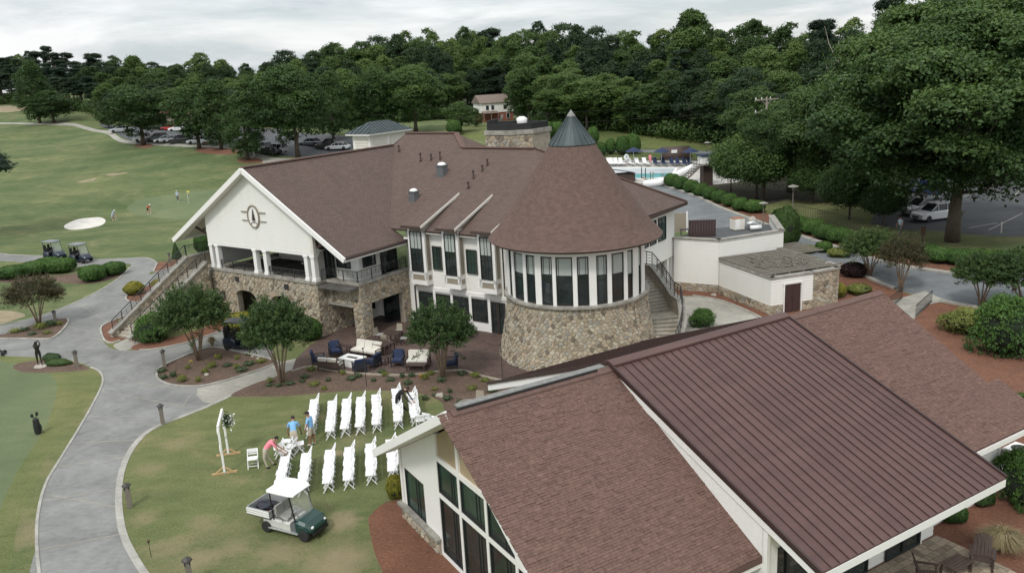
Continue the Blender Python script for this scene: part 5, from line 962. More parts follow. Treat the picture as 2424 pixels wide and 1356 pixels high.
# south wall with sliding windows under the metal roof
B('south_wall', MT['white_trim'], EH, (12.7, 12.88, 5.4, 13.1, 0, 4.7), (12.7, 12.88, 13.1, 15.0, 0, 3.8)); F = FL((12.9, 0, 0), Y_, X)
boards(EH, (12.89, 0, 0), Y_, X, [(11.3, 0.1), (12.1, .1), (12.1, 3.6), (11.3, 3.6)], .2, joined=True); boards(EH, (12.89, 0, 0), Y_, X, [(14.2, 0.1), (14.95, .1), (14.95, 3.6), (14.2, 3.6)], .2, joined=True)
for a, b in ((6.0, 8.4), (8.9, 11.2), (12.2, 14.1)):
    for k in range(2): window(EH, F, a + (b - a) * k / 2, a + (b - a) * (k + 1) / 2, .05, 2.55, dep=.02, name='sliding_door', fw=.07)
B('pier', MT['white_trim'], EH, (12.85, 12.98, 14.12, 14.2, 0, 3.6))
B('east_wall', MT['siding'], EH, (12.3, 12.5, 15.0, 19.6, 0, 3.8)); B('east_gable_wall', MT['siding'], EH, (2, 12.4, 18.3, 18.5, 0, 3.9)); boards(EH, (12.5, 15, 0), Y_, X, [(0, 0), (4.6, 0), (4.6, 3.7), (0, 3.7)], .2); B('corner_board', MT['white_trim'], EH, (12.4, 12.56, 19.5, 19.65, 0, 3.8))
B('north_wall', MT['siding'], EH, (1.2, 1.4, 5, 18, 0, 3.9))
# patio pavers south-east of the hall
PV = thing('paver_patio', 'patio of tan stone pavers beside the hall at lower right', 'patio', P2, TH2); rr = random.Random(5); k = 0
B('bedding', MT['mortar'], PV, (12.95, 18.2, 4.0, 15.1, -.02, .015)); J = M(); plain('paver', (.30, .245, .18), .85, .15, 8, tint=.35, bump=.3)
u = 13.0
PL = []
while u < 18.1:
    v_ = 4.0 + rr.uniform(0, .2)
    while v_ < 15.0:
        l_ = rr.choice((.22, .32, .42)); 
        if not (v_ > 14.3 and u < 13.0): PL.append((u, v_, l_))
        v_ += l_ + .02
    u += .26
PL.sort(key=lambda q: (CB2 @ Vector((q[0], q[1], 0)) - CB2 @ Vector((14.5, 13, 0))).length)
for i, (u, v_, l_) in enumerate(PL):
    m = M() if i < 300 else J; a = rr.uniform(0, .008); m.b2(u, u + .24, v_, min(v_ + l_, 15.1), 0, .035 + a, 0, rr.random())
    if i < 300: m.build('paver', MT['paver'], PV)
J.build('pavers', MT['paver'], PV, kind='stuff')
# ================= foliage generators =================
def leafmesh(name, C, Nn, size, tint, mat, core=None, rng=R0, droop=0, asp=.55, tri=False):
    """many small folded leaves: C centres, Nn facing directions, size half length"""
    n = len(C); t = rng.normal(size=(n, 3)); t[:, 2] -= droop; a = np.cross(Nn, t); a /= np.linalg.norm(a, axis=1)[:, None] + 1e-9; b = np.cross(a, Nn); b /= np.linalg.norm(b, axis=1)[:, None] + 1e-9
    s = (size * np.ones(n))[:, None]; w = s * asp; f = Nn * s * .18
    if tri: V = np.stack([C - b * s * .6 - a * w, C + b * s * .6 + f - a * w * .1, C - b * s * .4 + a * w], 1); k = 3
    else: V = np.stack([C - b * s, C + a * w - f, C + b * s, C - a * w - f], 1); k = 4
    V = V.reshape(-1, 3); me = bpy.data.meshes.new(name); nc = 0
    me.vertices.add(len(V)); me.vertices.foreach_set('co', V.astype(np.float32).ravel()); me.loops.add(len(V)); me.loops.foreach_set('vertex_index', np.arange(len(V), dtype=np.int32))
    me.polygons.add(n); me.polygons.foreach_set('loop_start', np.arange(0, n * k, k, dtype=np.int32)); me.update(calc_edges=True)
    at = me.attributes.new('tint', 'FLOAT', 'FACE'); at.data.foreach_set('value', np.clip(tint, 0, 1).astype(np.float32)); me.materials.append(MT[mat]); return me
def lobes_to_leaves(L, n, rng, shell=.22, up=.35, hide=.8, jit=.55, tuft=12, tsp=.13):
    L = np.array(L, float); ar = L[:, 3] ** 2; ar /= ar.sum(); C, Nn, tn = [], [], []
    for li, (l, w) in enumerate(zip(L, ar)):
        m = max(3, int(n * w / tuft * 1.25)); d = rng.normal(size=(m, 3)); d[:, 2] += up; d /= np.linalg.norm(d, axis=1)[:, None]; r = l[3] * (1 - shell * rng.random(m) ** 1.3 + .10 * (rng.random(m) - .4))
        fz = l[4] if len(l) > 4 else .8; p = l[:3] + d * r[:, None] * np.array([1, 1, fz]); keep = np.ones(m, bool)
        for lj, o in enumerate(L):
            if lj == li or np.linalg.norm(o[:3] - l[:3]) > o[3] + l[3]: continue
            q = (p - o[:3]) / np.array([1, 1, o[4] if len(o) > 4 else .8]); keep &= ~(np.linalg.norm(q, axis=1) < o[3] * hide)
        p, d = p[keep], d[keep]; m = len(p)
        if not m: continue
        tt = .5 + rng.normal() * .12 + rng.normal(size=m) * .13 + d[:, 2] * .20; sz = tsp * l[3] ** .5 * (.7 + .7 * rng.random(m)) * 1.6  # upper side of each lobe tinted lighter: top light painted into the leaves
        ax = d + rng.normal(size=d.shape) * .45; ax[:, 2] += .3; ax /= np.linalg.norm(ax, axis=1)[:, None]
        k = tuft; P = np.repeat(p, k, 0) + rng.normal(size=(m * k, 3)) * np.repeat(sz, k)[:, None] * np.array([1, 1, .6]) + np.repeat(ax, k, 0) * (rng.random(m * k) * np.repeat(sz, k) * 1.8)[:, None]
        nn = np.repeat(d, k, 0) * .8 + rng.normal(size=(m * k, 3)) * jit; nn[:, 2] += .35; C.append(P); Nn.append(nn / np.linalg.norm(nn, axis=1)[:, None]); tn.append(np.repeat(tt, k) + rng.normal(size=m * k) * .05)
    return np.vstack(C), np.vstack(Nn), np.concatenate(tn)
def crown(name, seed, kind, h, r, n, size, mat, **k):
    """tree crown; local origin at trunk foot; h total height, r crown radius"""
    g = np.random.RandomState(seed); L = []
    if kind == 'broad':
        z0 = h * k.get('zlow', .24); cz = (z0 + h) / 2 + h * .02; hz = (h - z0) / 2; K = 40
        for i in range(K):
            d = g.normal(size=3); d /= np.linalg.norm(d); d[2] = d[2] * .9 + .1; q = g.uniform(.5, .80); rr_ = r * g.uniform(.22, .40); zz = cz + d[2] * hz * q * 1.1; tp = 1 - .15 * max(0, (cz - zz) / hz)
            L.append([d[0] * r * q * tp, d[1] * r * q * tp, zz, rr_, g.uniform(.62, .85)])
        L += [[0, 0, cz, r * .55, 1.0], [0, 0, h - r * .32, r * .32, .9]]
    elif kind == 'tall':
        z0 = h * .12; K = 36
        for i in range(K):
            f = (i + .5) / K; z = z0 + (h - z0) * f; w = r * (sin(pi * min(1, f * .82 + .14)) ** .7); a = g.uniform(0, 2 * pi); q = g.uniform(.35, .75); L.append([cos(a) * w * q, sin(a) * w * q, z, w * g.uniform(.30, .48) + .3, g.uniform(.7, 1.0)])
        L += [[0, 0, h * .45, r * .6, 1.3], [0, 0, h - .8, r * .25, 1.2]]
    elif kind == 'pine':
        z0 = h * .52; K = 26
        for i in range(K):
            f = g.random(); z = z0 + (h - z0) * f; w = r * (1.0 - .65 * f) * (.5 + .5 * g.random()); a = g.uniform(0, 2 * pi); L.append([cos(a) * w, sin(a) * w, z, r * g.uniform(.20, .36), g.uniform(.35, .5)])
        L.append([0, 0, h - .6, r * .25, .7])
    elif kind == 'round':
        L = [[0, 0, h * .52, r * .86, h * .5 / r]] + [[cos(a) * r * .3 * g.random(), sin(a) * r * .3 * g.random(), h * (.45 + .15 * g.random()), r * .72, h * .48 / r] for a in g.uniform(0, 6.28, 7)]
    if 'lobes' in k: L = k['lobes']
    C, Nn, t = lobes_to_leaves(L, n, g, shell=k.get('shell', .3), hide=k.get('hide', .70), up=k.get('up', .35), jit=k.get('jit', .7), tuft=k.get('tuft', 12), tsp=k.get('tsp', .15))
    C[:, 2] = np.maximum(C[:, 2], .05)
    t = t + .22 * (C[:, 2] / h - .5)  # crown tops lighter, lower leaves darker: light falling from above put into tint
    return leafmesh(name, C, Nn, size * g.uniform(.6, 1.35, len(C)), t, mat, rng=g, droop=k.get('droop', .3), asp=k.get('asp', .6), tri=k.get('tri', False)), L
def trunk_mesh(name, h, r, seed, L=None, mat='bark', fork=.4, n=7, nl=9):
    g = random.Random(seed); m = M(); top = h * .8; pts = [(g.uniform(-.02, .02) * h * i / 6, g.uniform(-.02, .02) * h * i / 6, top * i / 6) for i in range(7)]; m.tube(pts, [r * 1.35, r * 1.0, r * .85, r * .7, r * .52, r * .34, r * .12], n)
    if L is not None:
        LL = sorted(L, key=lambda q: -q[3])[:nl]
        for l in LL:
            z = min(l[2] * g.uniform(.45, .7), top * .9); i = min(5, int(z / top * 6)); s = Vector(pts[i]).lerp(Vector(pts[i + 1]), z / top * 6 - i); e = Vector(l[:3]); mid = s.lerp(e, .5) + Vector((0, 0, -.04 * h)); m.tube([s, mid, e], [r * .38, r * .24, r * .06], 5)
    return m.data(name, [MT[mat]], True)
def tree_proto(nm, label, cat, seed, kind, h, r, n, size, mat, tr=.3, bark='bark', cname='crown', **k):
    t = thing(nm, label, cat); me, L = crown('crown', seed, kind, h, r, n, size, mat, **k); put(bpy.data.objects.new(cname, me), t); put(bpy.data.objects.new('trunk', trunk_mesh('trunk', h, tr, seed, L, bark)), t); return t
def place(proto, used, p, rz=None, s=1., label=None, group=None):
    rz = random.uniform(0, 6.28) if rz is None else rz
    if id(proto) not in used:
        used.add(id(proto)); proto.location = p; proto.rotation_euler = (0, 0, rz); proto.scale = s if hasattr(s, '__len__') else (s, s, s)
        if label: proto['label'] = label
        if group: proto['group'] = group
        return proto
    return dup(proto, p, rz, label, group, s)
used = set()
# ---- woodland: individually placed trees, shared crowns ----
LF = 'tall leafy woodland tree, one of the dense wood behind the club grounds'
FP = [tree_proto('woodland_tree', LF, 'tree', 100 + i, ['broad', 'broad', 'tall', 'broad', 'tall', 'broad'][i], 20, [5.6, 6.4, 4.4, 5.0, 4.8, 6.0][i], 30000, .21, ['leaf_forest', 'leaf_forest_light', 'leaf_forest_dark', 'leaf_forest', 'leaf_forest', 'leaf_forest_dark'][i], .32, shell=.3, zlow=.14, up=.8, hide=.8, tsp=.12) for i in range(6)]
LP = 'dark tall pine with bare trunk at the far left edge of the wood'
PP = [tree_proto('pine_tree', LP, 'tree', 120 + i, 'pine', 24, 4.2, 20000, .18, 'leaf_pine', .28, shell=.6) for i in range(3)]
SKY = [(-60, 135), (0, 130), (60, 122), (150, 124), (185, 124), (230, 140), (262, 126), (300, 138), (350, 130), (420, 148), (480, 142), (530, 134), (600, 152), (640, 146), (700, 128), (760, 112), (790, 100), (850, 112), (900, 98), (1000, 88), (1100, 78), (1200, 66), (1300, 62), (1350, 60), (1450, 76), (1550, 84), (1600, 52), (1650, 20), (1700, 78), (1740, 46), (1780, 50), (1850, 66), (1880, 78), (1950, 52), (2000, 72), (2050, 36), (2100, 12), (2200, -10), (2424, -20), (2560, -20)]
BASE = [(-60, 244), (60, 246), (90, 262), (200, 262), (260, 285), (420, 292), (700, 303), (900, 300), (1060, 298), (1082, 262), (1212, 260), (1235, 290), (1300, 300), (1450, 306), (1560, 324), (1680, 338), (1760, 352), (1900, 400), (2424, 420), (2560, 420)]
fi = lambda tab, x: float(np.interp(x, [a for a, b in tab], [b for a, b in tab]))
gF = random.Random(99); FT_ = []; cnt = 0
for row in range(5):
    x = -50 + row * 17
    while x < 2500:
        bpx = fi(BASE, x); p0 = gp(x, bpx); D0 = hypot(p0.x, p0.y)
        if x > 1760: D0 = min(D0, 128)
        if 250 < x < 1240: D0 = max(D0, 222)
        D = D0 + row * 15 + gF.uniform(-4, 5); d = ray(x, 300); k = D / hypot(d[0], d[1]); X0, Y0 = d[0] * k, d[1] * k; z = zt(X0, Y0)
        sk = fi(SKY, x) + (gF.uniform(-14, 16) if row == 4 else gF.uniform(-6, 24) if row == 3 else 0)
        # height needed for the top to reach the sky line of the picture
        dd = ray(x, sk); zt_top = H + dd[2] / hypot(dd[0], dd[1]) * D; hn = zt_top - z
        f = [.56, .70, .84, .95, 1.0][row]; h = max(7, hn * f * gF.uniform(.9, 1.06) if row < 3 else hn)
        FT_.append((x, X0, Y0, z, min(h, 40))); x += (6.4 if row < 3 else 7.6) * FPX / D * (.62 + .10 * row)
print('forest', len(FT_))
for (x, X0, Y0, z, h) in FT_:
    pine = x < 250 and gF.random() < .72 or (h > 0 and gF.random() < .05)
    pr = gF.choice(PP if pine else FP); hs = h / (24 if pine else 20); ws = max(.75, min(1.5, hs ** .8)) * gF.uniform(.9, 1.15)
    place(pr, used, (X0, Y0, z), None, (ws, ws, hs), None, 'pines of the far left wood' if pine else 'trees of the dense wood')
# undergrowth closing the wood's edge
C = []
for i in range(2600):
    x = gF.uniform(-60, 2520)
    if 1100 < x < 1215 and gF.random() < .9: continue
    p0 = gp(x, fi(BASE, x)); D0 = hypot(p0.x, p0.y); D0 = min(D0, 126) if x > 1760 else max(D0, 218) if 250 < x < 1240 else D0; D = D0 + gF.uniform(-2, 10); d = ray(x, 300); k = D / hypot(d[0], d[1]); C.append((d[0] * k, d[1] * k, zt(d[0] * k, d[1] * k) + gF.uniform(.3, 2.2), gF.uniform(1.2, 2.2), .9))
gg = np.random.RandomState(3); P_, N_, t_ = [], [], []
for c in C: dd_ = gg.normal(size=(60, 3)); dd_ /= np.linalg.norm(dd_, axis=1)[:, None]; P_.append(np.array(c[:3]) + dd_ * c[3] * gg.uniform(.6, 1.1, (60, 1))); N_.append(dd_); t_.append(np.full(60, .35 + gg.normal() * .15))
put(bpy.data.objects.new('undergrowth', leafmesh('undergrowth', np.vstack(P_), np.vstack(N_), gg.uniform(.16, .34, 60 * len(C)), np.concatenate(t_), 'leaf_forest', rng=gg)), kind='stuff', label='dark undergrowth closing the edge of the wood')
put(bpy.data.objects.new('snag', (lambda m: [m.tube([(0, 0, 0), (.3, .1, 9), (.2, .3, 16)], [.35, .22, .04], 6), [m.tube([(.25, .1, z_), (.25 + cos(a) * 1.6, .1 + sin(a) * 1.6, z_ + 2.2), (.25 + cos(a) * 2.4, sin(a) * 2.4, z_ + 4)], [.12, .07, .02], 5) for z_, a in ((8, 0), (9.5, 2), (11, 4), (12.5, 1), (13.5, 3.2))], m.data('snag', [MT['dead_bark']])][-1])(M())))
sn = bpy.data.objects['snag']; sn['label'] = 'bare grey dead tree standing among the leafy trees at upper right'; sn['category'] = 'dead tree'; p = gp(1975, 400); d_ = ray(1975, 300); sn.location = (d_[0] * 108, d_[1] * 108, .4); sn.scale = (.8, .8, 1.12)
# ---- single trees: pixel foot, pixel top, half width in pixels ----
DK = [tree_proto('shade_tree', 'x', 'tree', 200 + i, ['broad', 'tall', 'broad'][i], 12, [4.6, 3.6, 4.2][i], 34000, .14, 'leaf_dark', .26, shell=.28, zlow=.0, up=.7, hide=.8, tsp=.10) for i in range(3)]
def stand(pr, fx, fy, ty, hw, h0, r0, label, cat='tree', group=None, gx=None):
    p = gp(fx, fy); D = hypot(p.x, p.y); e = ray(fx, ty); h = H + e[2] / hypot(e[0], e[1]) * D - p.z; r = hw / FPX * sqrt(D * D + (H - p.z) ** 2) ; o = place(pr, used, tuple(p), None, (r / r0, r / r0, h / h0), label, group); return o
stand(DK[0], 340, 343, 205, 72, 12, 4.6, 'full round shade tree over a small mulch ring beside the left car park'); stand(DK[2], 472, 352, 200, 60, 12, 4.2, 'broad shade tree left of the slimmer one by the car park, over mulch'); stand(DK[1], 524, 354, 195, 46, 12, 3.6, 'taller tree with thick trunk on the red mulch bed by the car park')
stand(DK[1], 587, 378, 222, 50, 12, 3.6, 'slim dark tree on a mulch ring beside the fairway path end'); stand(DK[0], 705, 372, 158, 86, 12, 4.6, 'largest dark tree standing just behind the clubhouse gable roof'); stand(DK[2], 128, 291, 214, 44, 12, 4.2, 'low dark bushy tree alone at the bend of the fairway path'); stand(DK[1], 95, 292, 150, 34, 12, 3.6, 'tall dark tree rising behind the low bushy tree by the fairway path')
stand(DK[1], 833, 318, 172, 48, 12, 3.6, 'dark narrow tree behind the louvred pavilion roof'); stand(DK[0], 905, 318, 165, 60, 12, 4.6, 'dark tree filling behind the right of the louvred pavilion'); stand(DK[0], 985, 314, 160, 72, 12, 4.6, 'broad tree with lighter top between pavilion and brick house'); stand(DK[2], 1237, 292, 172, 40, 12, 4.2, 'bright green tree standing right of the brick and white house'); stand(DK[1], 790, 330, 175, 40, 12, 3.6, 'dark tree behind the left side of the louvred pavilion'); stand(DK[2], 1092, 312, 240, 36, 12, 4.2, 'low dark tree left of the brick and white house'); stand(DK[1], 1128, 300, 262, 15, 12, 3.6, 'small dark tree before the house porch')
stand(DK[0], 1362, 300, 190, 60, 12, 4.6, 'blue green tree at the wood edge behind the cone roof'); stand(DK[2], 258, 303, 265, 20, 12, 4.2, 'small dark tree left of the shade tree by the car park')
BG = tree_proto('big_oak', 'huge broadleaf tree with thick trunk between hedge and right car park', 'tree', 301, 'broad', 19, 9.2, 95000, .24, 'leaf_big', .62, shell=.3, hide=.72, lobes=None) if 0 else None
g = np.random.RandomState(31); LB = []
for i in range(74):
    d = g.normal(size=3); d /= np.linalg.norm(d); q = g.uniform(.66, .95); f = (d[2] + 1) / 2; w = 1.0 - .2 * max(0, .35 - f) / .35
    LB.append([d[0] * 8.2 * q * w, d[1] * 8.2 * q * w, 11.3 + d[2] * 7.6 * q, g.uniform(1.4, 2.5), g.uniform(.48, .62)])
LB += [[0, 0, 11.5, 4.6, 1.0]]
BG = tree_proto('big_broadleaf_tree', 'huge broadleaf tree with thick trunk between hedge and right car park', 'tree', 301, 'broad', 19, 9.2, 170000, .15, 'leaf_big', .42, lobes=LB, shell=.2, hide=.85, up=1.1, droop=.9, tuft=16, tsp=.13)
stand(BG, 2254, 572, 52, 268, 19, 9.2, 'huge broadleaf tree with thick trunk between hedge and right car park')
MB = tree_proto('broadleaf_tree', 'x', 'tree', 302, 'broad', 15, 6, 80000, .15, 'leaf_big', .38, shell=.22, up=1.0, droop=.8, tuft=14, tsp=.12, hide=.82)
for a in ((2090, 500, 70, 150, 'tall dark tree crowding the left side of the huge broadleaf tree'), (1960, 478, 195, 120, 'rounded tree with lighter tufts behind the street lamp and hedge'), (2400, 420, -20, 170, 'large tree at the right picture edge behind the huge broadleaf tree'), (1870, 455, 235, 105, 'bushy tree right of the pool slide tower'), (1806, 474, 262, 62, 'tree hiding the lower half of the power pole'), (2200, 400, 0, 160, 'tall tree at top right rising behind the huge broadleaf tree')): stand(MB, a[0], a[1], a[2], a[3], 15, 6, a[4])
LS = tree_proto('spreading_shrub', 'x', 'shrub', 303, 'round', 5, 3.6, 24000, .17, 'leaf_dark', .12, shell=.5, hide=.5, lobes=None) if 0 else tree_proto('spreading_shrub', 'x', 'shrub', 303, 'broad', 6, 3.8, 45000, .11, 'leaf_dark', .14, shell=.5, hide=.6)
for a in ((1790, 472, 330, 92, 'large spreading dark shrub behind the clipped hedge by the pool'), (1730, 452, 352, 45, 'lighter green shrub beside the pool slide tower'), (1925, 480, 385, 60, 'dark shrub behind the taller street lamp'), (2010, 520, 400, 70, 'dark shrub under the trees left of the right car park'), (2090, 532, 440, 55, 'low dark shrub at the car park edge beside the silver cars')): stand(LS, a[0], a[1], a[2], a[3], 6, 3.8, a[4], 'shrub')
stand(PP[0], -55, 560, 262, 82, 24, 4.2, 'pine whose branch tips reach in at the left picture edge')
# ---- crape myrtles: several stems and feathery crowns ----
def myrtle(seed, mat='leaf_myrtle', n=30000):
    t = thing('crape_myrtle', 'x', 'tree'); g = np.random.RandomState(seed); m = M(); L = []
    for i in range(7):
        a = i * 2 * pi / 7 + g.uniform(-.3, .3); r1 = g.uniform(.5, .85); m.tube([(cos(a) * .07, sin(a) * .07, 0), (cos(a) * .22, sin(a) * .22, .8), (cos(a) * r1 * .8, sin(a) * r1 * .8, 1.9), (cos(a) * r1 * 1.3, sin(a) * r1 * 1.3, 2.9)], [.055, .045, .032, .012], 6)
    put(bpy.data.objects.new('stems', m.data('stems', [MT['myrtle_bark']], True)), t); P_, N_, T_ = [], [], []
    # sprays: short twigs radiating up and out, leaves along them
    for i in range(420):
        d = g.normal(size=3); d[2] = abs(d[2]) * .8 - .18; d /= np.linalg.norm(d); q = g.uniform(.55, 1.0); c = np.array([d[0] * 1.35 * q, d[1] * 1.35 * q, 2.25 + d[2] * 1.25 * q]); out_ = d + np.array([0, 0, .25]) + g.normal(size=3) * .25; out_ /= np.linalg.norm(out_); k = n // 420; s = g.random(k) * .75
        p = c + out_ * s[:, None] + g.normal(size=(k, 3)) * .085 * (1.2 - s[:, None]); P_.append(p); nn = g.normal(size=(k, 3)) + np.array([0, 0, .9]); N_.append(nn / np.linalg.norm(nn, axis=1)[:, None]); T_.append(np.full(k, .42 + g.normal() * .13) + s * .22)
    C = np.vstack(P_); me = leafmesh('crown', C, np.vstack(N_), g.uniform(.035, .075, len(C)), np.concatenate(T_), mat, rng=g, asp=.5); put(bpy.data.objects.new('crown', me), t); return t
MY = [myrtle(401), myrtle(402)]; MBn = myrtle(403, 'leaf_myrtle_brown', 15000)
for pr, fx, fy, ty, hw, lb in ((MY[0], 471, 852, 672, 84, 'crape myrtle with several stems in the bed at the foot of the stone staircase'), (MY[1], 668, 905, 700, 84, 'crape myrtle with slender stems beside the paved walk and patio'), (MY[0], 1049, 893, 712, 82, 'crape myrtle in front of the patio furniture and round tower'), (MBn, 93, 770, 645, 60, 'reddish tinged crape myrtle in the small mulch island at left'), (MY[1], 2058, 655, 540, 66, 'single trunk dark crape myrtle right of the pergola'), (MBn, 2132, 690, 550, 52, 'purplish thin crape myrtle beside the steps from the drive'), (MY[1], 2322, 728, 592, 62, 'crape myrtle on the mulch slope at the drive edge'), (MY[0], 2424, 735, 590, 88, 'crape myrtle cut by the right picture edge beside the drive')):
    p = gp(fx, fy); e = ray(fx, ty); D = hypot(p.x, p.y); h = H + e[2] / hypot(e[0], e[1]) * D - p.z; r = hw / FPX * hypot(D, H); place(pr, used, tuple(p), None, (r / 1.95, r / 1.95, h / 4.0), lb)
# ---- clipped shrubs and hedges ----
def bush(nm, seed, mat, n=5200, size=.055, jag=.04, lab='x', core=True, flat=1.):
    t = thing(nm, lab, 'shrub'); g = np.random.RandomState(seed); d = g.normal(size=(n, 3)); d /= np.linalg.norm(d, axis=1)[:, None]; d = d[d[:, 2] > -.75]
    ph = g.uniform(0, 6, 6); w = 1 + jag * (np.sin(d[:, 0] * 5 + ph[0]) + np.sin(d[:, 1] * 6 + ph[1]) + np.sin(d[:, 2] * 7 + ph[2])); r = w * (1 - (.07 if core else .75) * g.random(len(d)))
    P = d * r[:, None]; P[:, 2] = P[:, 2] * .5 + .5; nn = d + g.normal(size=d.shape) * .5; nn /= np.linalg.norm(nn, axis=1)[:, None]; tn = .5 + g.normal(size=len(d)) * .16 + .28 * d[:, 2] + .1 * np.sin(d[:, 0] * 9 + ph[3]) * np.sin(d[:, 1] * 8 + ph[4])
    put(bpy.data.objects.new('foliage', leafmesh('foliage', P, nn, size * g.uniform(.7, 1.4, len(d)), tn, mat, rng=g)), t)
    if core: c = M(); c.blob((0, 0, .48), (.9, .9, .46), 14, 9); c.build('branches', MT['shrub_core'], t)  # added solid filler, painted as the dark inside and closing gaps between leaves
    return t
BX = bush('round_shrub', 501, 'leaf_box'); YX = bush('gold_shrub', 502, 'leaf_yellow', jag=.05); DX = bush('dark_shrub', 503, 'leaf_dark', jag=.06, size=.065); LX = bush('lime_shrub', 504, 'leaf_lime', jag=.07, size=.06); BL = bush('low_plant', 505, 'leaf_blue', 700, .13, .30, core=False); LI = bush('lime_plant', 506, 'leaf_lime', 700, .12, .30, core=False); MX = bush('maroon_shrub', 507, 'leaf_maroon', 2500, .08)
def bushat(pr, cx, by, w, h, label, group=None, cat=None, dep=1.):
    """cx, by: pixel of the foot; w width and h height in pixels"""
    p = gp(cx, by); D = sqrt(p.x ** 2 + p.y ** 2 + (H - p.z) ** 2); s = w / 2 * D / FPX; el = atan2(H - p.z, hypot(p.x, p.y)); hh = max(.15, (h - w * sin(el) * .75) * D / FPX / cos(el)); hh = max(hh, s * .7); n = Vector((p.x, p.y, 0)).normalized(); q = p + n * s * dep
    o = place(pr, used, (q.x, q.y, zt(q.x, q.y) - .02), None, (s, s * dep, hh), label, group)
    if cat: o['category'] = cat
    return o
MS = thing('mounded_shrub', 'x', 'shrub'); gm = np.random.RandomState(61); ML = [[0, 0, .45, .62, .8]] + [[cos(a) * q, sin(a) * q, z, r, .75] for a, q, z, r in [(gm.uniform(0, 6.28), gm.uniform(.35, .75), gm.uniform(.2, .65), gm.uniform(.22, .36)) for _ in range(26)]] + [[gm.uniform(-.3, .3), gm.uniform(-.3, .3), gm.uniform(.65, .85), gm.uniform(.2, .3), .7] for _ in range(7)]
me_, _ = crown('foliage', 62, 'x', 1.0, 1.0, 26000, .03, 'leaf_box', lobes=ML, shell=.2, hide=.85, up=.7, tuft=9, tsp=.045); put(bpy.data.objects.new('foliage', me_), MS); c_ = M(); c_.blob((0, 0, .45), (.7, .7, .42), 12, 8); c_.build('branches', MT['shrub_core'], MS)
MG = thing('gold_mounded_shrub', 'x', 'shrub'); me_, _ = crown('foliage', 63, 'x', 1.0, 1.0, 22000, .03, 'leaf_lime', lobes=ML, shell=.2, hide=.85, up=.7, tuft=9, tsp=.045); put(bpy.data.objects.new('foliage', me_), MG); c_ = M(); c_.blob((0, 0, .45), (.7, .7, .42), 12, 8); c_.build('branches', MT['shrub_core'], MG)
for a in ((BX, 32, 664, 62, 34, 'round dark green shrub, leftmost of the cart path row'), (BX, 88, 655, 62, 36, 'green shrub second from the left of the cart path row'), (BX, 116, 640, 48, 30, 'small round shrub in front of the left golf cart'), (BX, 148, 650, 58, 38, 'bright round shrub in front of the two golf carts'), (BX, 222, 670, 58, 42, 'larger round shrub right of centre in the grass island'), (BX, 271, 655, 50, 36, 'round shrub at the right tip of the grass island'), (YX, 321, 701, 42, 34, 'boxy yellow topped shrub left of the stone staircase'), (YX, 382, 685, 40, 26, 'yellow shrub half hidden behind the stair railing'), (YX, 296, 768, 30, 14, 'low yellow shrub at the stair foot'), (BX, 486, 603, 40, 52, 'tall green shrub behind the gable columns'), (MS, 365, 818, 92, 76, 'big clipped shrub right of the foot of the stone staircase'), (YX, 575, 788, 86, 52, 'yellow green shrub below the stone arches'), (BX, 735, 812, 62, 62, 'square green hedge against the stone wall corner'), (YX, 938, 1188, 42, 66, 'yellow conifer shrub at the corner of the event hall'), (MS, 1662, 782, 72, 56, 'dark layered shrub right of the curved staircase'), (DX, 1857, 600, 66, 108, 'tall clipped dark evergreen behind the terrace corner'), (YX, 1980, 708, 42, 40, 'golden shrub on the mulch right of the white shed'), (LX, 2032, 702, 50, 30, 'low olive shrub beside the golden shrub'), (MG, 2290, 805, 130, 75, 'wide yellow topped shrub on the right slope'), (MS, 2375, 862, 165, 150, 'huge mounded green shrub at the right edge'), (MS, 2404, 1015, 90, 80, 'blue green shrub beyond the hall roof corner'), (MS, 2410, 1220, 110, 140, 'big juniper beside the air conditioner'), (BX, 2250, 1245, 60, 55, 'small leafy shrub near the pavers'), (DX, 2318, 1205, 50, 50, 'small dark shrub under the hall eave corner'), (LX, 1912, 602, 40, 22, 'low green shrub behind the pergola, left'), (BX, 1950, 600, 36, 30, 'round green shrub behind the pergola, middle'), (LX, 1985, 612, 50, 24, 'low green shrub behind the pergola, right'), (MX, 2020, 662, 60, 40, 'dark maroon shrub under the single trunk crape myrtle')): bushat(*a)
t = thing('conical_evergreen', 'small cone shaped evergreen on the red mulch by the cart path', 'shrub', tuple(gp(419, 612))); g = np.random.RandomState(9); n = 3500; f = g.random(n) ** .7; a = g.random(n) * 6.283; r = .52 * f * (1 + .06 * g.normal(size=n)) * np.where(f > .9, .9, 1); P = np.c_[np.cos(a) * r, np.sin(a) * r, 1.75 * (1 - f) + .05]; nn = np.c_[np.cos(a), np.sin(a), np.full(n, .4)] + g.normal(size=(n, 3)) * .4; nn /= np.linalg.norm(nn, axis=1)[:, None]
put(bpy.data.objects.new('foliage', leafmesh('foliage', P, nn, .06, .4 + g.normal(size=n) * .2, 'leaf_dark', rng=g)), t); q = M(); q.lathe([(.45, .05), (.01, 1.6)], n=10); q.build('branches', MT['shrub_core'], t)  # solid cone added as dark filler behind the leaves
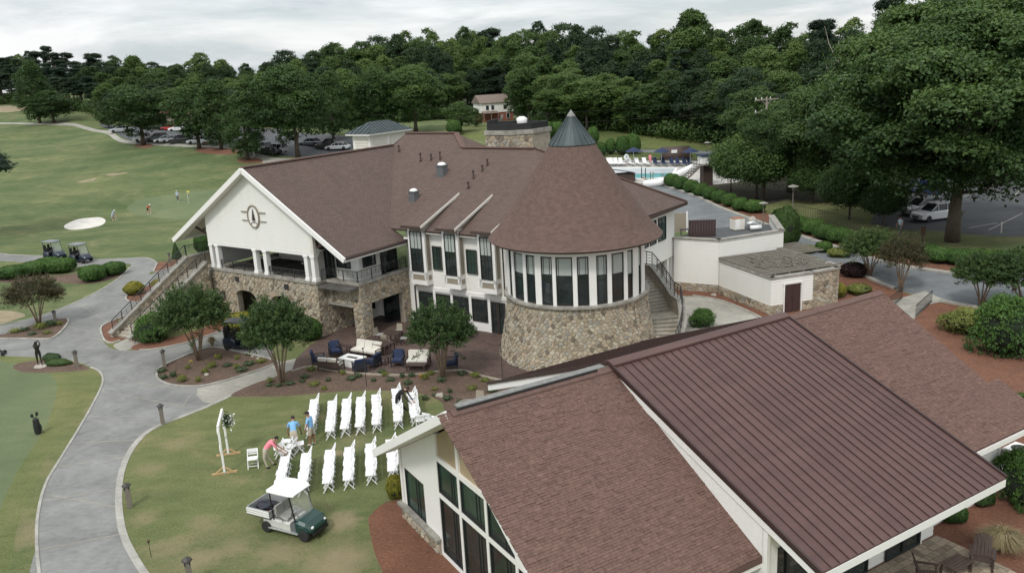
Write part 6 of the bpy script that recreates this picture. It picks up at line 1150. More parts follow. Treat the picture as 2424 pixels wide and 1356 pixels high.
# hedge rows along the drive
ORD = 'first second third fourth fifth sixth seventh eighth ninth tenth eleventh twelfth last'.split()
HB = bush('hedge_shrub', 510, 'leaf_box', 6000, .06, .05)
row1 = [(1597, 446), (1620, 452), (1645, 460), (1670, 468), (1694, 474), (1718, 483), (1742, 494)]
for i, (x, y) in enumerate(((1590, 445), (1612, 452), (1635, 460), (1659, 468), (1681, 476), (1704, 484), (1727, 492), (1752, 502), (1784, 507))): bushat(HB, x, y, 37 if i < 8 else 52, 35, f'clipped hedge shrub on the upper drive behind the terrace, {ORD[i]} from the pool end', 'clipped hedge shrubs along the upper drive')
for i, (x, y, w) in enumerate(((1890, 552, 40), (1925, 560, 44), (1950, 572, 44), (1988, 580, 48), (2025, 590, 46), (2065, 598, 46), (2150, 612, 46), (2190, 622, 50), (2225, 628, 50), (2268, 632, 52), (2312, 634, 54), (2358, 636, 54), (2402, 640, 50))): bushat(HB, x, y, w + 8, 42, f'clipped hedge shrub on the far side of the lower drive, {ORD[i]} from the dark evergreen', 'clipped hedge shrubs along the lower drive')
for i, (x, y, w, h) in enumerate(((1425, 372, 26, 34), (1446, 368, 26, 38), (1474, 370, 30, 46), (1500, 368, 34, 50), (1405, 345, 30, 44), (1255, 318, 34, 30), (1290, 338, 46, 50), (1318, 330, 40, 40), (1075, 322, 40, 36))): bushat(HB, x, y, w, h, ['rounded dark shrub in the row behind the pool deck', 'rounded dark shrub behind the stone utility tower'][i > 4], 'rounded shrubs behind the roofs', dep=.9)
# small plants of the beds
gB = random.Random(17); PL_ = [(410, 892), (445, 876), (488, 886), (520, 850), (505, 872), (540, 868), (570, 882), (560, 850), (590, 868), (430, 905), (385, 884), (470, 905), (620, 862), (390, 898)]
PL2 = [(715, 905), (735, 882), (720, 895), (780, 905), (745, 915), (830, 905), (812, 890), (885, 905), (912, 892), (925, 902), (955, 896), (975, 892), (1005, 900), (1020, 890), (968, 912), (905, 885), (1095, 888), (1125, 895), (1045, 905), (1062, 930), (1120, 925), (1090, 955), (1060, 950), (1010, 948), (1032, 925), (660, 918), (640, 915), (690, 912), (850, 895), (770, 925), (945, 930), (1150, 905), (1165, 930), (1030, 940)]
for i, (x, y) in enumerate(PL_ + PL2 + [(60, 783), (40, 790), (95, 782), (125, 776), (140, 770), (110, 792), (75, 795)]):
    pr = BL if gB.random() < .6 else LI; bushat(pr, x + gB.uniform(-3, 3), y + gB.uniform(-2, 2), gB.uniform(12, 27), gB.uniform(9, 18), 'small leafy perennial growing in the garden bed by the path' if i < len(PL_) else 'small leafy perennial in the long mulch bed before the patio' if i < len(PL_) + len(PL2) else 'low grassy plant in the mulch island at left', ['perennials in the path bed', 'perennials in the long bed', 'plants in the mulch island'][0 if i < len(PL_) else 1 if i < len(PL_) + len(PL2) else 2], 'plant')
OR = bush('orange_flower', 520, 'flower_orange', 260, .16, .15, core=False); o = bushat(OR, 1000, 895, 15, 12, 'bright orange flowering plant in the long mulch bed', None, 'plant')
for (x, y) in ((453, 858), (512, 846)):
    YF = bush('yellow_flower', 521 + x, 'flower_yellow', 120, .13, .2, core=False); bushat(YF, x, y, 12, 8, 'yellow flowers %s of the crape myrtle in the path bed' % ('left' if x < 480 else 'right'), None, 'plant')
for i, (x, y, w, lb) in enumerate(((125, 858, 62, 'dark green groundcover clump behind the bronze golfer'), (140, 871, 66, 'groundcover clump in front of the bronze golfer'))): o = bushat(DX, x, y, w, 12, lb, None, 'plant'); o.scale = (o.scale[0], o.scale[1] * .5, .28)
def grass_tuft(label, p, r, h, mat, n, group=None):
    g = np.random.RandomState(int(abs(p[0] * 100)) % 1000); m = M()
    V, Fc = [], []
    for i in range(n):
        a = g.uniform(0, 6.283); l = g.uniform(.6, 1); o_ = np.array([cos(a), sin(a)]); b = o_ * g.uniform(0, .12) * r; mid = b + o_ * r * .4 * l * g.uniform(.3, 1); e = b + o_ * r * l; w = np.array([-o_[1], o_[0]]) * .009; hh = h * g.uniform(.6, 1); k = len(V); V += [(*(b - w), 0), (*(b + w), 0), (*(mid + w), hh), (*(mid - w), hh), (*e, hh * g.uniform(.45, .9))]; Fc += [(k, k + 1, k + 2, k + 3), (k + 3, k + 2, k + 4)]
    m.mesh(V, Fc); m.t = [float(g.random()) for _ in m.f]; o = m.build('ornamental_grass', MT[mat], None); o.location = p; put(o, None, label, 'plant', group); return o
grass_tuft('large pale ornamental grass clump on the red mulch at lower right', tuple(gp(2372, 1300)), 1.0, .75, 'leaf_straw', 1300)
grass_tuft('grey feathery grass clump beside the black cart near the arches', tuple(gp(503, 820)), .45, .7, 'leaf_straw', 350); grass_tuft('pale spiky grass tuft at the patio edge near the tower', tuple(gp(1128, 893)), .3, .3, 'leaf_lime', 160)
for x, y in ((432, 903), (560, 872), (640, 905)): grass_tuft('pale grass tuft in the path garden bed', tuple(gp(x, y)), .35, .3, 'leaf_lime', 150, 'pale grass tufts')

# fine turf on the near lawn: short blades, far too many to count
gT = np.random.RandomState(77); n = 230000; X_ = gT.uniform(-34, 3, n); Y2 = gT.uniform(20, 47, n); ok = np.ones(n, bool)
LW = [(280, 1170), (290, 1112), (312, 1063), (348, 1022), (395, 998), (445, 978), (495, 958), (548, 938), (680, 939), (760, 932), (860, 926), (930, 927), (1000, 934), (1045, 955), (1056, 980), (1010, 1000), (940, 1050), (955, 1190), (905, 1192), (868, 1235), (882, 1300), (905, 1360), (925, 1400), (352, 1400), (322, 1330), (293, 1275), (282, 1225)]
LW2 = [(243, 893), (241, 915), (214, 967), (179, 1027), (139, 1092), (107, 1147), (88, 1217), (85, 1290), (88, 1400), (-30, 1400), (-18, 1262), (12, 1182), (52, 1102), (92, 1042), (122, 982), (137, 920), (127, 888), (82, 870), (215, 871), (233, 880)]
ok = inpoly(X_, Y2, px(*LW)) | inpoly(X_, Y2, px(*LW2)); X_, Y2 = X_[ok], Y2[ok]; n = len(X_); a = gT.uniform(0, 6.283, n); h = gT.uniform(.015, .045, n); w = gT.uniform(.004, .011, n); lx, ly = gT.normal(size=n) * .022, gT.normal(size=n) * .022
V = np.stack([np.c_[X_ - np.cos(a) * w, Y2 - np.sin(a) * w, np.zeros(n)], np.c_[X_ + np.cos(a) * w, Y2 + np.sin(a) * w, np.zeros(n)], np.c_[X_ + lx, Y2 + ly, h]], 1).reshape(-1, 3)
me = bpy.data.meshes.new('lawn_turf'); me.vertices.add(len(V)); me.vertices.foreach_set('co', V.astype(np.float32).ravel()); me.loops.add(3 * n); me.loops.foreach_set('vertex_index', np.arange(3 * n, dtype=np.int32)); me.polygons.add(n); me.polygons.foreach_set('loop_start', np.arange(0, 3 * n, 3, dtype=np.int32)); me.update(calc_edges=True); at = me.attributes.new('tint', 'FLOAT', 'FACE'); at.data.foreach_set('value', gT.random(n).astype(np.float32))
leaf_mat('turf_blade', [(0, (.05, .09, .025)), (.5, (.13, .175, .055)), (1, (.28, .27, .12))], .15, .8, vary=.05); me.materials.append(MT['turf_blade']); put(bpy.data.objects.new('lawn_turf', me), kind='stuff', label='short mown turf of the wedding lawn')
# ================= white folding chairs =================
fc = thing('folding_chair', 'x', 'chair'); cwm = MT['chair_white']
# faces local +Y; seat 0.45 m
m = M(); m.hull8([(-.225, -.19, .425), (.225, -.19, .425), (.225, .24, .445), (-.225, .24, .445), (-.225, -.19, .46), (.225, -.19, .46), (.225, .24, .48), (-.225, .24, .48)]); m.build('seat', cwm, fc)
m = M(); m.bar((-.21, -.255, .75), (.21, -.255, .75), .03, .11); m.bar((-.2, -.225, .66), (.2, -.225, .66), .02, .05); m.bar((-.2, -.20, .58), (.2, -.20, .58), .02, .045); m.build('backrest', cwm, fc)
for sx in (-1, 1):
    m = M(); m.bar((sx * .225, -.27, .80), (sx * .225, .23, 0), .03, .045); m.build('front_leg', cwm, fc); m = M(); m.bar((sx * .19, .12, .45), (sx * .19, -.22, 0), .028, .036); m.build('rear_leg', cwm, fc)
m = M(); m.bar((-.2, .16, .12), (.2, .16, .12), .025); m.build('stretcher', cwm, fc); m = M(); m.bar((-.19, -.17, .1), (.19, -.17, .1), .025); m.build('stretcher', cwm, fc)
FCD = radians(189)
def chair(p, face, label, group=None): return place(fc, used, (p[0], p[1], 0), face - pi / 2, 1, label, group)
ROWS = [('back', [(-10.28, 37.84, 8), (-9.25, 37.5, 8), (-8.52, 37.7, 8), (-7.82, 37.85, 8), (-7.02, 38.05, 8), (-5.98, 38.31, 9), (-5.2, 38.6, 8)]), ('front', [(-10.24, 31.75, 7), (-9.29, 31.95, 7), (-8.27, 32.15, 7), (-7.43, 32.33, 7), (-6.5, 32.63, 7), (-5.58, 32.95, 7)])]
ordw = ['first', 'second', 'third', 'fourth', 'fifth', 'sixth', 'seventh']; gC = random.Random(4)
for blk, rows in ROWS:
    for k, (x, y, n) in enumerate(rows):
        st = .50 if blk == 'back' else .47
        for i in range(n):
            if blk == 'back' and k == 6 and i > 6: continue
            q = (x + cos(radians(99)) * st * (i + .2) + gC.uniform(-.03, .03), y + sin(radians(99)) * st * (i + .2) + gC.uniform(-.02, .02))
            pos = 'at the near end' if i == 0 else 'at the far end' if i == n - 1 else 'in the middle'
            chair(q, FCD + gC.uniform(-.04, .04), f'white folding chair {pos} of the {ordw[k]} row from the arch, {blk} block', f'white folding chairs, {ordw[k]} row, {blk} block')
chair((-12.25, 34.85), radians(-80), 'lone white folding chair standing apart on the grass beside the arch')
for x, y, a, lb in ((-10.95, 35.35, -30, 'white folding chair the man in pink reaches for'), (-10.75, 35.9, 170, 'white folding chair turned aside beside the man in pink'), (-11.3, 35.8, 200, 'white folding chair tilted behind the man in pink'), (-10.45, 36.15, 15, 'white folding chair held by the bending man in blue'), (-11.0, 36.5, 189, 'white folding chair left of the bending man in blue'), (-4.9, 38.2, 99, 'white folding chair turned at the near end of the last row'), (-4.45, 38.35, 60, 'white folding chair partly hidden behind the hall roof tip')): chair((x, y), radians(a), lb)
# ================= wedding arch =================
AR_ = thing('wedding_arch', 'white draped wedding arch on wooden cross feet with a bunch of greenery', 'arch', (-13.64, 35.3, 0), radians(103))
for sx in (-1, 1):
    m = M(); m.bar((sx * 1.0, 0, 0), (sx * 1.0, 0, 2.3), .09, .09); m.build('post', MT['white_trim'], AR_); f = M(); f.bar((sx * 1.0, -.55, .04), (sx * 1.0, .55, .04), .09, .08); f.bar((sx * 1.0, -.35, .08), (sx * 1.0, 0, .35), .06, .06); f.bar((sx * 1.0, .35, .08), (sx * 1.0, 0, .35), .06, .06); f.build('wooden_foot', MT['pine_wood'], AR_)
    g = random.Random(8 + sx); m = M(); pr_ = [(.11 + .03 * sin(i * 2.1), i) for i in range(9)]
    m.tube([(sx * (1.0 - .01 * sin(i)), .02 * sin(i * 1.7), 2.25 - i * (.22 if sx < 0 else .17)) for i in range(9)], [.03 + .035 * abs(sin(i * .8 + 1)) for i in range(9)], 9); m.build('white_drape', MT['fabric_white'], AR_, smooth=True)
m = M(); m.bar((-1.05, 0, 2.3), (1.05, 0, 2.3), .09, .09); m.build('crossbar', MT['white_trim'], AR_); m = M(); m.tube([(-1.0, 0, 2.28), (-.5, .05, 2.12), (0, 0, 2.25), (.5, .05, 2.12), (1, 0, 2.28)], [.05, .08, .05, .08, .05], 8); m.build('white_drape', MT['fabric_white'], AR_, smooth=True)
g = np.random.RandomState(5); C = g.normal(size=(420, 3)) * np.array([.10, .10, .15]); Nn = g.normal(size=(420, 3)); Nn /= np.linalg.norm(Nn, axis=1)[:, None]
o = put(bpy.data.objects.new('greenery', leafmesh('greenery', C, Nn, .06, g.random(420), 'leaf_dark', rng=g)), AR_); o.location = (.95, -.18, 1.75); C = g.normal(size=(70, 3)) * np.array([.12, .14, .18]); o = put(bpy.data.objects.new('flowers', leafmesh('flowers', C, Nn[:70], .07, g.random(70), 'flower_white', rng=g)), AR_); o.location = (.92, -.26, 1.78)
# ================= vehicles =================
def wheel(parent, x, y, r, w, rim='rim', n=18):
    m = M(); pr = [(r * .62, -w / 2), (r * .92, -w / 2), (r, -w * .32), (r, w * .32), (r * .92, w / 2), (r * .62, w / 2)]; m.lathe(pr, n=n); m.v = [(a, c, b) for a, b, c in m.v]; o = m.build('wheel', MT['rubber'], parent, smooth=False); o.location = (x, y, r); h = M(); h.lathe([(.02, -w * .42), (r * .3, -w * .46), (r * .62, -w * .34), (r * .62, w * .34), (r * .3, w * .46), (.02, w * .42)], n=n); h.v = [(a, c, b) for a, b, c in h.v]; q = h.build('rim', MT[rim], o); return o
def loft(m, secs, mt=0, t=.5, capf=True):
    k = len(secs[0]); b = len(m.v)
    for s_ in secs: m.v += [tuple(p) for p in s_]
    for i in range(len(secs) - 1):
        for j in range(k): j2 = (j + 1) % k; m.f.append((b + i * k + j, b + i * k + j2, b + (i + 1) * k + j2, b + (i + 1) * k + j)); m.m.append(mt); m.t.append(t); m.uv.append(None)
    for q in (tuple(range(b + k - 1, b - 1, -1)), tuple(range(b + (len(secs) - 1) * k, b + len(secs) * k))): m.f.append(q); m.m.append(mt); m.t.append(t); m.uv.append(None)
def ringsec(x, w, z0, z1, c=.12): return [(x, -w + c * .5, z0), (x, w - c * .5, z0), (x, w, z0 + c * .6), (x, w, z1 - c), (x, w - c, z1), (x, -w + c, z1), (x, -w, z1 - c), (x, -w, z0 + c * .6)]
# utility cart with dump bed, local +X is forward
UC_ = thing('utility_cart', 'white roofed utility cart with green nose and aluminium cargo bed on the lawn', 'cart', (-9.02, 29.18, 0), radians(-27))
m = M(); loft(m, [ringsec(x, w, z0, z1, .06) for x, w, z0, z1 in ((-1.05, .50, .26, .62), (.30, .52, .24, .62), (.30, .52, .24, .30), (.62, .52, .24, .30))]); m.build('body', MT['cart_body'], UC_)
m = M(); loft(m, [ringsec(x, w, z0, z1, .10) for x, w, z0, z1 in ((.60, .56, .26, .80), (.75, .58, .28, .82), (1.05, .56, .32, .74), (1.28, .48, .36, .60), (1.34, .40, .40, .52))]); nose = m.build('nose', MT['green_paint'], UC_, smooth=False)
for sy in (-1, 1): q = M(); q.blob((1.27, sy * .36, .56), (.05, .08, .06), 8, 6); q.build('headlight', MT['white_plastic'], UC_); q = M(); q.tube([(.72, sy * .52, .48), (.85, sy * .58, .62), (1.0, sy * .58, .62), (1.14, sy * .52, .46)], .05, 6); q.build('wheel_arch', MT['green_paint'], UC_)
B('bumper', MT['black_plastic'], UC_, (1.28, 1.38, -.42, .42, .26, .38)); B('side_panel', MT['car_grey'], UC_, (.32, .62, -.535, -.50, .28, .62), (.32, .62, .50, .535, .28, .62)); B('footwell', MT['black_plastic'], UC_, (.3, .62, -.48, .48, .30, .32))
B('running_board', MT['alu'], UC_, (-.75, .7, -.60, -.54, .24, .29), (-.75, .7, .54, .60, .24, .29))
q = M(); loft(q, [ringsec(x, .46, z0, z1, .05) for x, z0, z1 in ((-.42, .62, .74), (.16, .62, .76))]); q.build('seat', MT['seat_grey'], UC_); 
for sy in (-1, 1): q = M(); q.box((-.42, sy * .24, .98), (.10, .42, .36)); q.build('backrest', MT['seat_grey'], UC_)
for sy in (-1, 1):
    q = M(); q.bar((-.52, sy * .48, .6), (-.56, sy * .50, 1.78), .04); q.bar((.62, sy * .52, .6), (.40, sy * .50, 1.78), .04); q.build('roof_post', MT['black_plastic'], UC_)
    q = M(); q.tube([(-.45, sy * .5, .72), (-.2, sy * .53, .82), (.0, sy * .53, .7), (-.05, sy * .53, .62)], .02, 5); q.build('hip_rail', MT['iron'], UC_)
q = M(); loft(q, [ringsec(x, w, z0, z1, .05) for x, w, z0, z1 in ((-.72, .50, 1.80, 1.84), (-.60, .60, 1.78, 1.88), (-.1, .62, 1.78, 1.91), (.45, .60, 1.78, 1.88), (.62, .50, 1.77, 1.82))]); q.build('roof', MT['white_plastic'], UC_, smooth=False)
q = M(); q.mesh([(.66, -.48, .80), (.66, .48, .80), (.42, .48, 1.76), (.42, -.48, 1.76)], [(0, 1, 2, 3)]); q.build('windscreen', MT['windscreen'], UC_)
q = M(); q.bar((.6, -.25, .75), (.38, -.25, .98), .03); o = q.build('steering_column', MT['black_plastic'], UC_); q = M(); q.tube([(.36 + .07 * cos(a), -.25 + .17 * sin(a), .99 + .14 * cos(a)) for a in np.linspace(0, 2 * pi, 13)], .016, 5, cap=False); q.build('steering_wheel', MT['black_plastic'], o)
bed = M(); X0_, X1_ = -1.78, -.62
for y in (-.60, .57): bed.b2(X0_, X1_, y, y + .03, .66, .96)
bed.b2(X0_, X0_ + .03, -.6, .6, .66, .96); bed.b2(X1_ - .03, X1_, -.6, .6, .66, .96); bo = bed.build('cargo_bed', MT['alu'], UC_); B('bed_floor', MT['black_plastic'], bo, (X0_, X1_, -.58, .58, .62, .68)); q = M()
for zz in (.70, .79, .88): q.b2(X0_, X1_, -.615, -.60, zz, zz + .045); q.b2(X0_, X1_, .60, .615, zz, zz + .045); q.b2(X0_ - .015, X0_, -.6, .6, zz, zz + .045)
q.build('bed_rib', MT['white_trim'], bo)
for x, y in ((-.90, -.48), (-.90, .48), (.96, -.50), (.96, .50)): wheel(UC_, x, y, .235, .2)
q = M(); q.blob((0, 0, .0), (.35, .3, .12), 9, 6, jit=.25); o = q.build('dark_tarp', MT['navy_frame']); o.matrix_world = Matrix.Translation((-10.25, 29.85, .78)) @ Matrix.Rotation(-.47, 4, 'Z'); put(o, None, 'dark crumpled bag lying in the cargo bed of the utility cart', 'bag')
q = M(); q.blob((0, 0, 0), (.13, .1, .06), 8, 5, jit=.2); o = q.build('red_cloth', MT['red_cloth']); o.location = (-9.95, 29.27, .75); put(o, None, 'small red cloth in the cargo bed of the utility cart', 'cloth')
# golf cart prototype
def golf_cart(label, loc, rz, body='cart_navy'):
    t = thing('golf_cart', label, 'golf cart', loc, rz); m = M(); loft(m, [ringsec(x, w, z0, z1, .1) for x, w, z0, z1 in ((-1.12, .46, .3, .72), (-1.0, .56, .26, .80), (-.45, .58, .24, .82), (-.2, .58, .24, .62), (-.18, .55, .24, .32), (.42, .55, .24, .32), (.46, .56, .26, .86), (.8, .56, .30, .82), (1.12, .50, .32, .62), (1.2, .40, .36, .5))]); m.build('body', MT[body], t)
    q = M(); loft(q, [ringsec(x, .50, z0, z1, .05) for x, z0, z1 in ((-.42, .72, .84), (.08, .70, .84))]); q.box((-.48, 0, 1.05), (.1, 1.0, .34)); q.build('seat', MT['black_plastic'], t)
    for sy in (-1, 1): q = M(); q.bar((-.85, sy * .5, .78), (-.78, sy * .52, 1.84), .035); q.bar((.62, sy * .52, .84), (.38, sy * .52, 1.84), .035); q.build('roof_post', MT['black_plastic'], t); q = M(); q.blob((1.1, sy * .4, .58), (.05, .08, .05), 7, 5); q.build('headlight', MT['white_plastic'], t)
    q = M(); loft(q, [ringsec(x, w, z0, z1, .04) for x, w, z0, z1 in ((-1.05, .52, 1.84, 1.88), (-.95, .60, 1.83, 1.92), (.45, .60, 1.83, 1.92), (.6, .5, 1.82, 1.86))]); q.build('roof', MT['car_grey'], t); q = M(); q.mesh([(.62, -.5, .86), (.62, .5, .86), (.40, .5, 1.82), (.40, -.5, 1.82)], [(0, 1, 2, 3)]); q.build('windscreen', MT['windscreen'], t)
    for x, y in ((-.78, -.5), (-.78, .5), (.80, -.5), (.80, .5)): wheel(t, x, y, .23, .2, n=12)
    q = M(); q.lathe([(.12, .7), (.13, 1.25), (.10, 1.5)], (-.98, -.22, 0), 8); q.lathe([(.12, .7), (.13, 1.25), (.10, 1.5)], (-.98, .22, 0), 8); q.build('golf_bag', MT['black_plastic'], t); q = M(); q.b2(-.3, .5, -.54, .54, .3, .32); q.build('floor_mat', MT['black_plastic'], t); return t
p = gp(131, 613); gc = golf_cart('dark golf cart parked on the path, left of the pair by the round shrubs', tuple(p), radians(-24)); p = gp(193, 620); dup(gc, tuple(p), radians(-24), 'dark golf cart parked on the path, right of the pair by the round shrubs'); p = gp(574, 822); dup(gc, tuple(p), radians(-10), 'black golf cart below the stone arches behind the crape myrtle')
t = thing('golf_bag_trolley', 'black golf bag on a trolley cut by the left picture edge', 'golf trolley', tuple(gp(8, 840)), .3); q = M(); q.lathe([(.13, 0), (.15, .6), (.13, .85)], n=9); q.v = [(x - z * .75, y, .2 + z * .55) for x, y, z in q.v]; q.build('bag', MT['black_plastic'], t)
for sy in (-.28, .28): wheel(t, .05, sy, .14, .05, 'car_grey', 10)
# cars
def make_car(kind, col, label, cat='car'):
    t = thing('parked_' + kind, label, cat); m = M(); L_, Wd, Hh = dict(sedan=(4.7, .9, 1.42), suv=(4.6, .93, 1.68), pickup=(5.6, .98, 1.85))[kind]; a = L_ / 2
    zb = .26; zs = dict(sedan=.86, suv=1.0, pickup=1.08)[kind]
    loft(m, [ringsec(x, w * Wd, z0, z1, .12) for x, w, z0, z1 in ((-a, .82, .45, zs - .12), (-a + .18, .96, zb, zs), (-a * .35, 1, zb - .03, zs + .02), (a * .42, 1, zb - .03, zs), (a - .5, .98, zb, zs - .10), (a - .12, .90, zb + .05, zs - .22), (a, .78, .38, zs - .38))]); m.build('body', MT[col], t)
    cb = dict(sedan=((-a + .45, -a + 1.15), (a * .12, a * .50)), suv=((-a + .05, -a + .35), (a * .10, a * .48)), pickup=((-a * .22, -a * .12), (a * .22, a * .48)))[kind]
    g_ = M(); loft(g_, [[(x, -w, z) for x, w, z in ()] or [(x, -wd, z), (x, wd, z)] + [(x2, wd2, Hh - .05), (x2, -wd2, Hh - .05)] for x, x2, wd, wd2, z in ((cb[0][0], cb[0][1], .80 * Wd, .70 * Wd, zs - .06), (cb[1][1], cb[1][0], .82 * Wd, .70 * Wd, zs - .06))]); g_.build('windows', MT['car_glass'], t)
    r = M(); r.b2(cb[0][1] - .03, cb[1][0] + .03, -.70 * Wd, .70 * Wd, Hh - .06, Hh); r.build('roof', MT[col], t); pl = M()
    for sy in (-1, 1):
        for x in np.linspace(cb[0][1], cb[1][0], 3): pl.bar((x, sy * .835 * Wd, zs - .02), (x, sy * .70 * Wd, Hh - .04), .07, .04)
        pl.bar((cb[0][0], sy * .81 * Wd, zs), (cb[0][1], sy * .70 * Wd, Hh - .03), .06); pl.bar((cb[1][1], sy * .83 * Wd, zs), (cb[1][0], sy * .70 * Wd, Hh - .03), .06)
    pl.build('roof_pillar', MT[col], t)
    for sy in (-1, 1): q = M(); q.blob((a - .12, sy * .62 * Wd, zs - .3), (.1, .16, .08), 7, 5); q.build('headlight', MT['white_plastic'], t); q = M(); q.box((-a + .06, sy * .68 * Wd, zs - .2), (.08, .2, .16)); q.build('tail_light', MT['car_red'], t); q = M(); q.box((a * .36, sy * 1.06 * Wd, zs + .08), (.12, .14, .1)); q.build('mirror', MT[col], t)
    B('grille', MT['black_plastic'], t, (a - .03, a + .02, -.4, .4, .42, zs - .4))
    if kind == 'pickup': B('cargo_bed', MT['black_plastic'], t, (-a + .15, -a * .28, -.72 * Wd, .72 * Wd, zs - .1, zs + .025))
    for x in (-a * .62, a * .64):
        for sy in (-1, 1): wheel(t, x, sy * (Wd - .10), .34, .22, n=12)
    return t
CP = {}
def car_at(kind, col, fx, fy, rz, label):
    p = gp(fx, fy); k = (kind, col)
    if k in CP: return dup(CP[k], tuple(p), radians(rz), label)
    CP[k] = make_car(kind, col, label); CP[k].location = p; CP[k].rotation_euler = (0, 0, radians(rz)); return CP[k]
for a in (('pickup', 'car_white', 349, 335, -170, 'white pickup truck at the left end of the far parking row'), ('sedan', 'car_silver', 285, 313, -150, 'silver car half hidden left of the shade tree in the far lot'), ('sedan', 'car_white', 392, 337, -160, 'white sedan right of the white pickup in the far lot'), ('suv', 'car_grey', 372, 334, -160, 'dark green grey car squeezed between pickup and white sedan'), ('sedan', 'car_silver', 408, 337, -160, 'silver sedan between white sedan and black car, far lot'), ('suv', 'car_black', 426, 339, -160, 'black car in the middle of the far parking row'), ('sedan', 'car_silver', 470, 340, -160, 'silver car behind the thin tree trunk in the far lot'), ('sedan', 'car_white', 503, 341, -160, 'white sedan by the thick trunked tree in the far lot'), ('sedan', 'car_red', 404, 309, -170, 'red car in the second row of the far lot'), ('suv', 'car_white', 424, 311, -170, 'white car beside the red one in the second row'), ('suv', 'car_white', 617, 358, 150, 'white car right of the slim dark tree in the far lot'), ('sedan', 'car_black', 640, 366, 150, 'black sedan beside the white car near the gable roof'), ('suv', 'car_silver', 655, 362, 150, 'silver car at the tree shadow near the gable roof'), ('pickup', 'car_black', 782, 352, 170, 'black pickup behind the clubhouse ridge'), ('sedan', 'car_white', 800, 355, 170, 'white car at the left foot of the louvred pavilion'), ('suv', 'car_white', 2210, 520, -162, 'white suv parked nearest the trunk of the huge broadleaf tree'), ('suv', 'car_silver', 2180, 506, -162, 'silver suv parked behind the white one'), ('sedan', 'car_black', 2160, 486, -162, 'black car behind the silver suv in the right lot'), ('suv', 'car_blue', 2172, 466, -162, 'blue car in the right lot under the tree'), ('suv', 'car_white', 2156, 410, -162, 'white car far back in the right lot'), ('suv', 'car_silver', 560, 335, -160, 'silver car under the trees in the far lot'), ('sedan', 'car_grey', 735, 345, 160, 'grey car right of the largest dark tree')): car_at(*a)
# ================= bollards, lamps, signs =================
bo = thing('path_light', 'x', 'bollard light'); m = M(); m.box((0, 0, .42), (.20, .20, .84)); m.build('post', MT['weathered_wood'], bo); m = M(); m.box((0, 0, .92), (.17, .17, .16)); m.build('lamp_housing', MT['white_plastic'] if 0 else MT['lead'], bo); m = M(); m.lathe([(.19, 1.0), (.17, 1.04), (.02, 1.15)], n=8); m.build('cap', MT['bronze_frame'], bo)
for sx, sy in ((1, 1), (-1, 1), (1, -1), (-1, -1)): B('corner_strip', MT['bronze_frame'], bo, (sx * .085 - .02, sx * .085 + .02, sy * .085 - .02, sy * .085 + .02, .84, 1.0))
for fx, fy, lb in ((386, 1003, 'wooden path light at the bend beside the wedding lawn'), (308, 1200, 'wooden path light right of the curving path, lower left'), (183, 868, 'wooden path light at the right tip of the golfer bed'), (390, 867, 'wooden path light at the left end of the garden bed'), (133, 768, 'wooden path light at the right end of the mulch island'), (452, 1385, 'path light top peeping in at the bottom picture edge'), (403, 624, 'dark garden lantern on a post beside the conical evergreen')): place(bo, used, tuple(gp(fx, fy)), .4, 1, lb)
t = thing('garden_torch', 'thin garden torch stake on the lawn at lower left', 'torch', tuple(gp(358, 1318))); q = M(); q.tube([(0, 0, 0), (0, 0, .62)], .012, 5); q.build('stake', MT['iron'], t); q = M(); q.lathe([(.03, .6), (.06, .66), (.05, .72)], n=8); q.build('bowl', MT['sign_brown'], t)
for fx, fy, ty, lb in ((868, 915, 812, 'thin black pole in the mulch bed before the fire pit'), (1190, 905, 848, 'thin black pole at the patio edge near the tower')): p = gp(fx, fy); q = M(); q.tube([(0, 0, 0), (0, 0, 2.3)], .022, 6); q.lathe([(.05, 2.25), (.05, 2.33)], n=6); o = q.build('thin_pole', MT['iron']); o.location = p; put(o, None, lb, 'pole')
# shepherd-style street lamps with flat caps
lm = thing('street_lamp', 'x', 'street lamp'); m = M(); m.tube([(0, 0, 0), (0, 0, 2.4)], [.07, .05], 8); m.build('pole', MT['weathered_wood'], lm); m = M(); m.lathe([(.10, 2.38), (.16, 2.5), (.17, 2.72), (.1, 2.76)], n=8); m.build('lantern', MT['lead'], lm); m = M(); m.lathe([(.62, 2.78), (.60, 2.83), (.05, 3.0)], n=10); m.build('cap', MT['capstone'], lm); m = M(); m.lathe([(.02, 2.5), (.11, 2.55), (.11, 2.7), (.02, 2.72)], n=8); m.build('lamp_glass', MT['white_plastic'], lm)
for fx, fy, ty, lb in ((1806, 535, 478, 'flat capped street lamp rising behind the terrace corner'), (1876, 506, 438, 'flat capped street lamp standing in the hedge beyond the terrace'), (1674, 378, 336, 'street lamp beyond the pool umbrellas'), (2272, 566, 500, 'small lamp post right of the big tree trunk')): p = gp(fx, fy); e = ray(fx, ty); h = H + e[2] / hypot(e[0], e[1]) * hypot(p.x, p.y) - p.z; place(lm, used, tuple(p), 0, (h / 2.96 * .9,) * 2 + (h / 2.96,), lb)
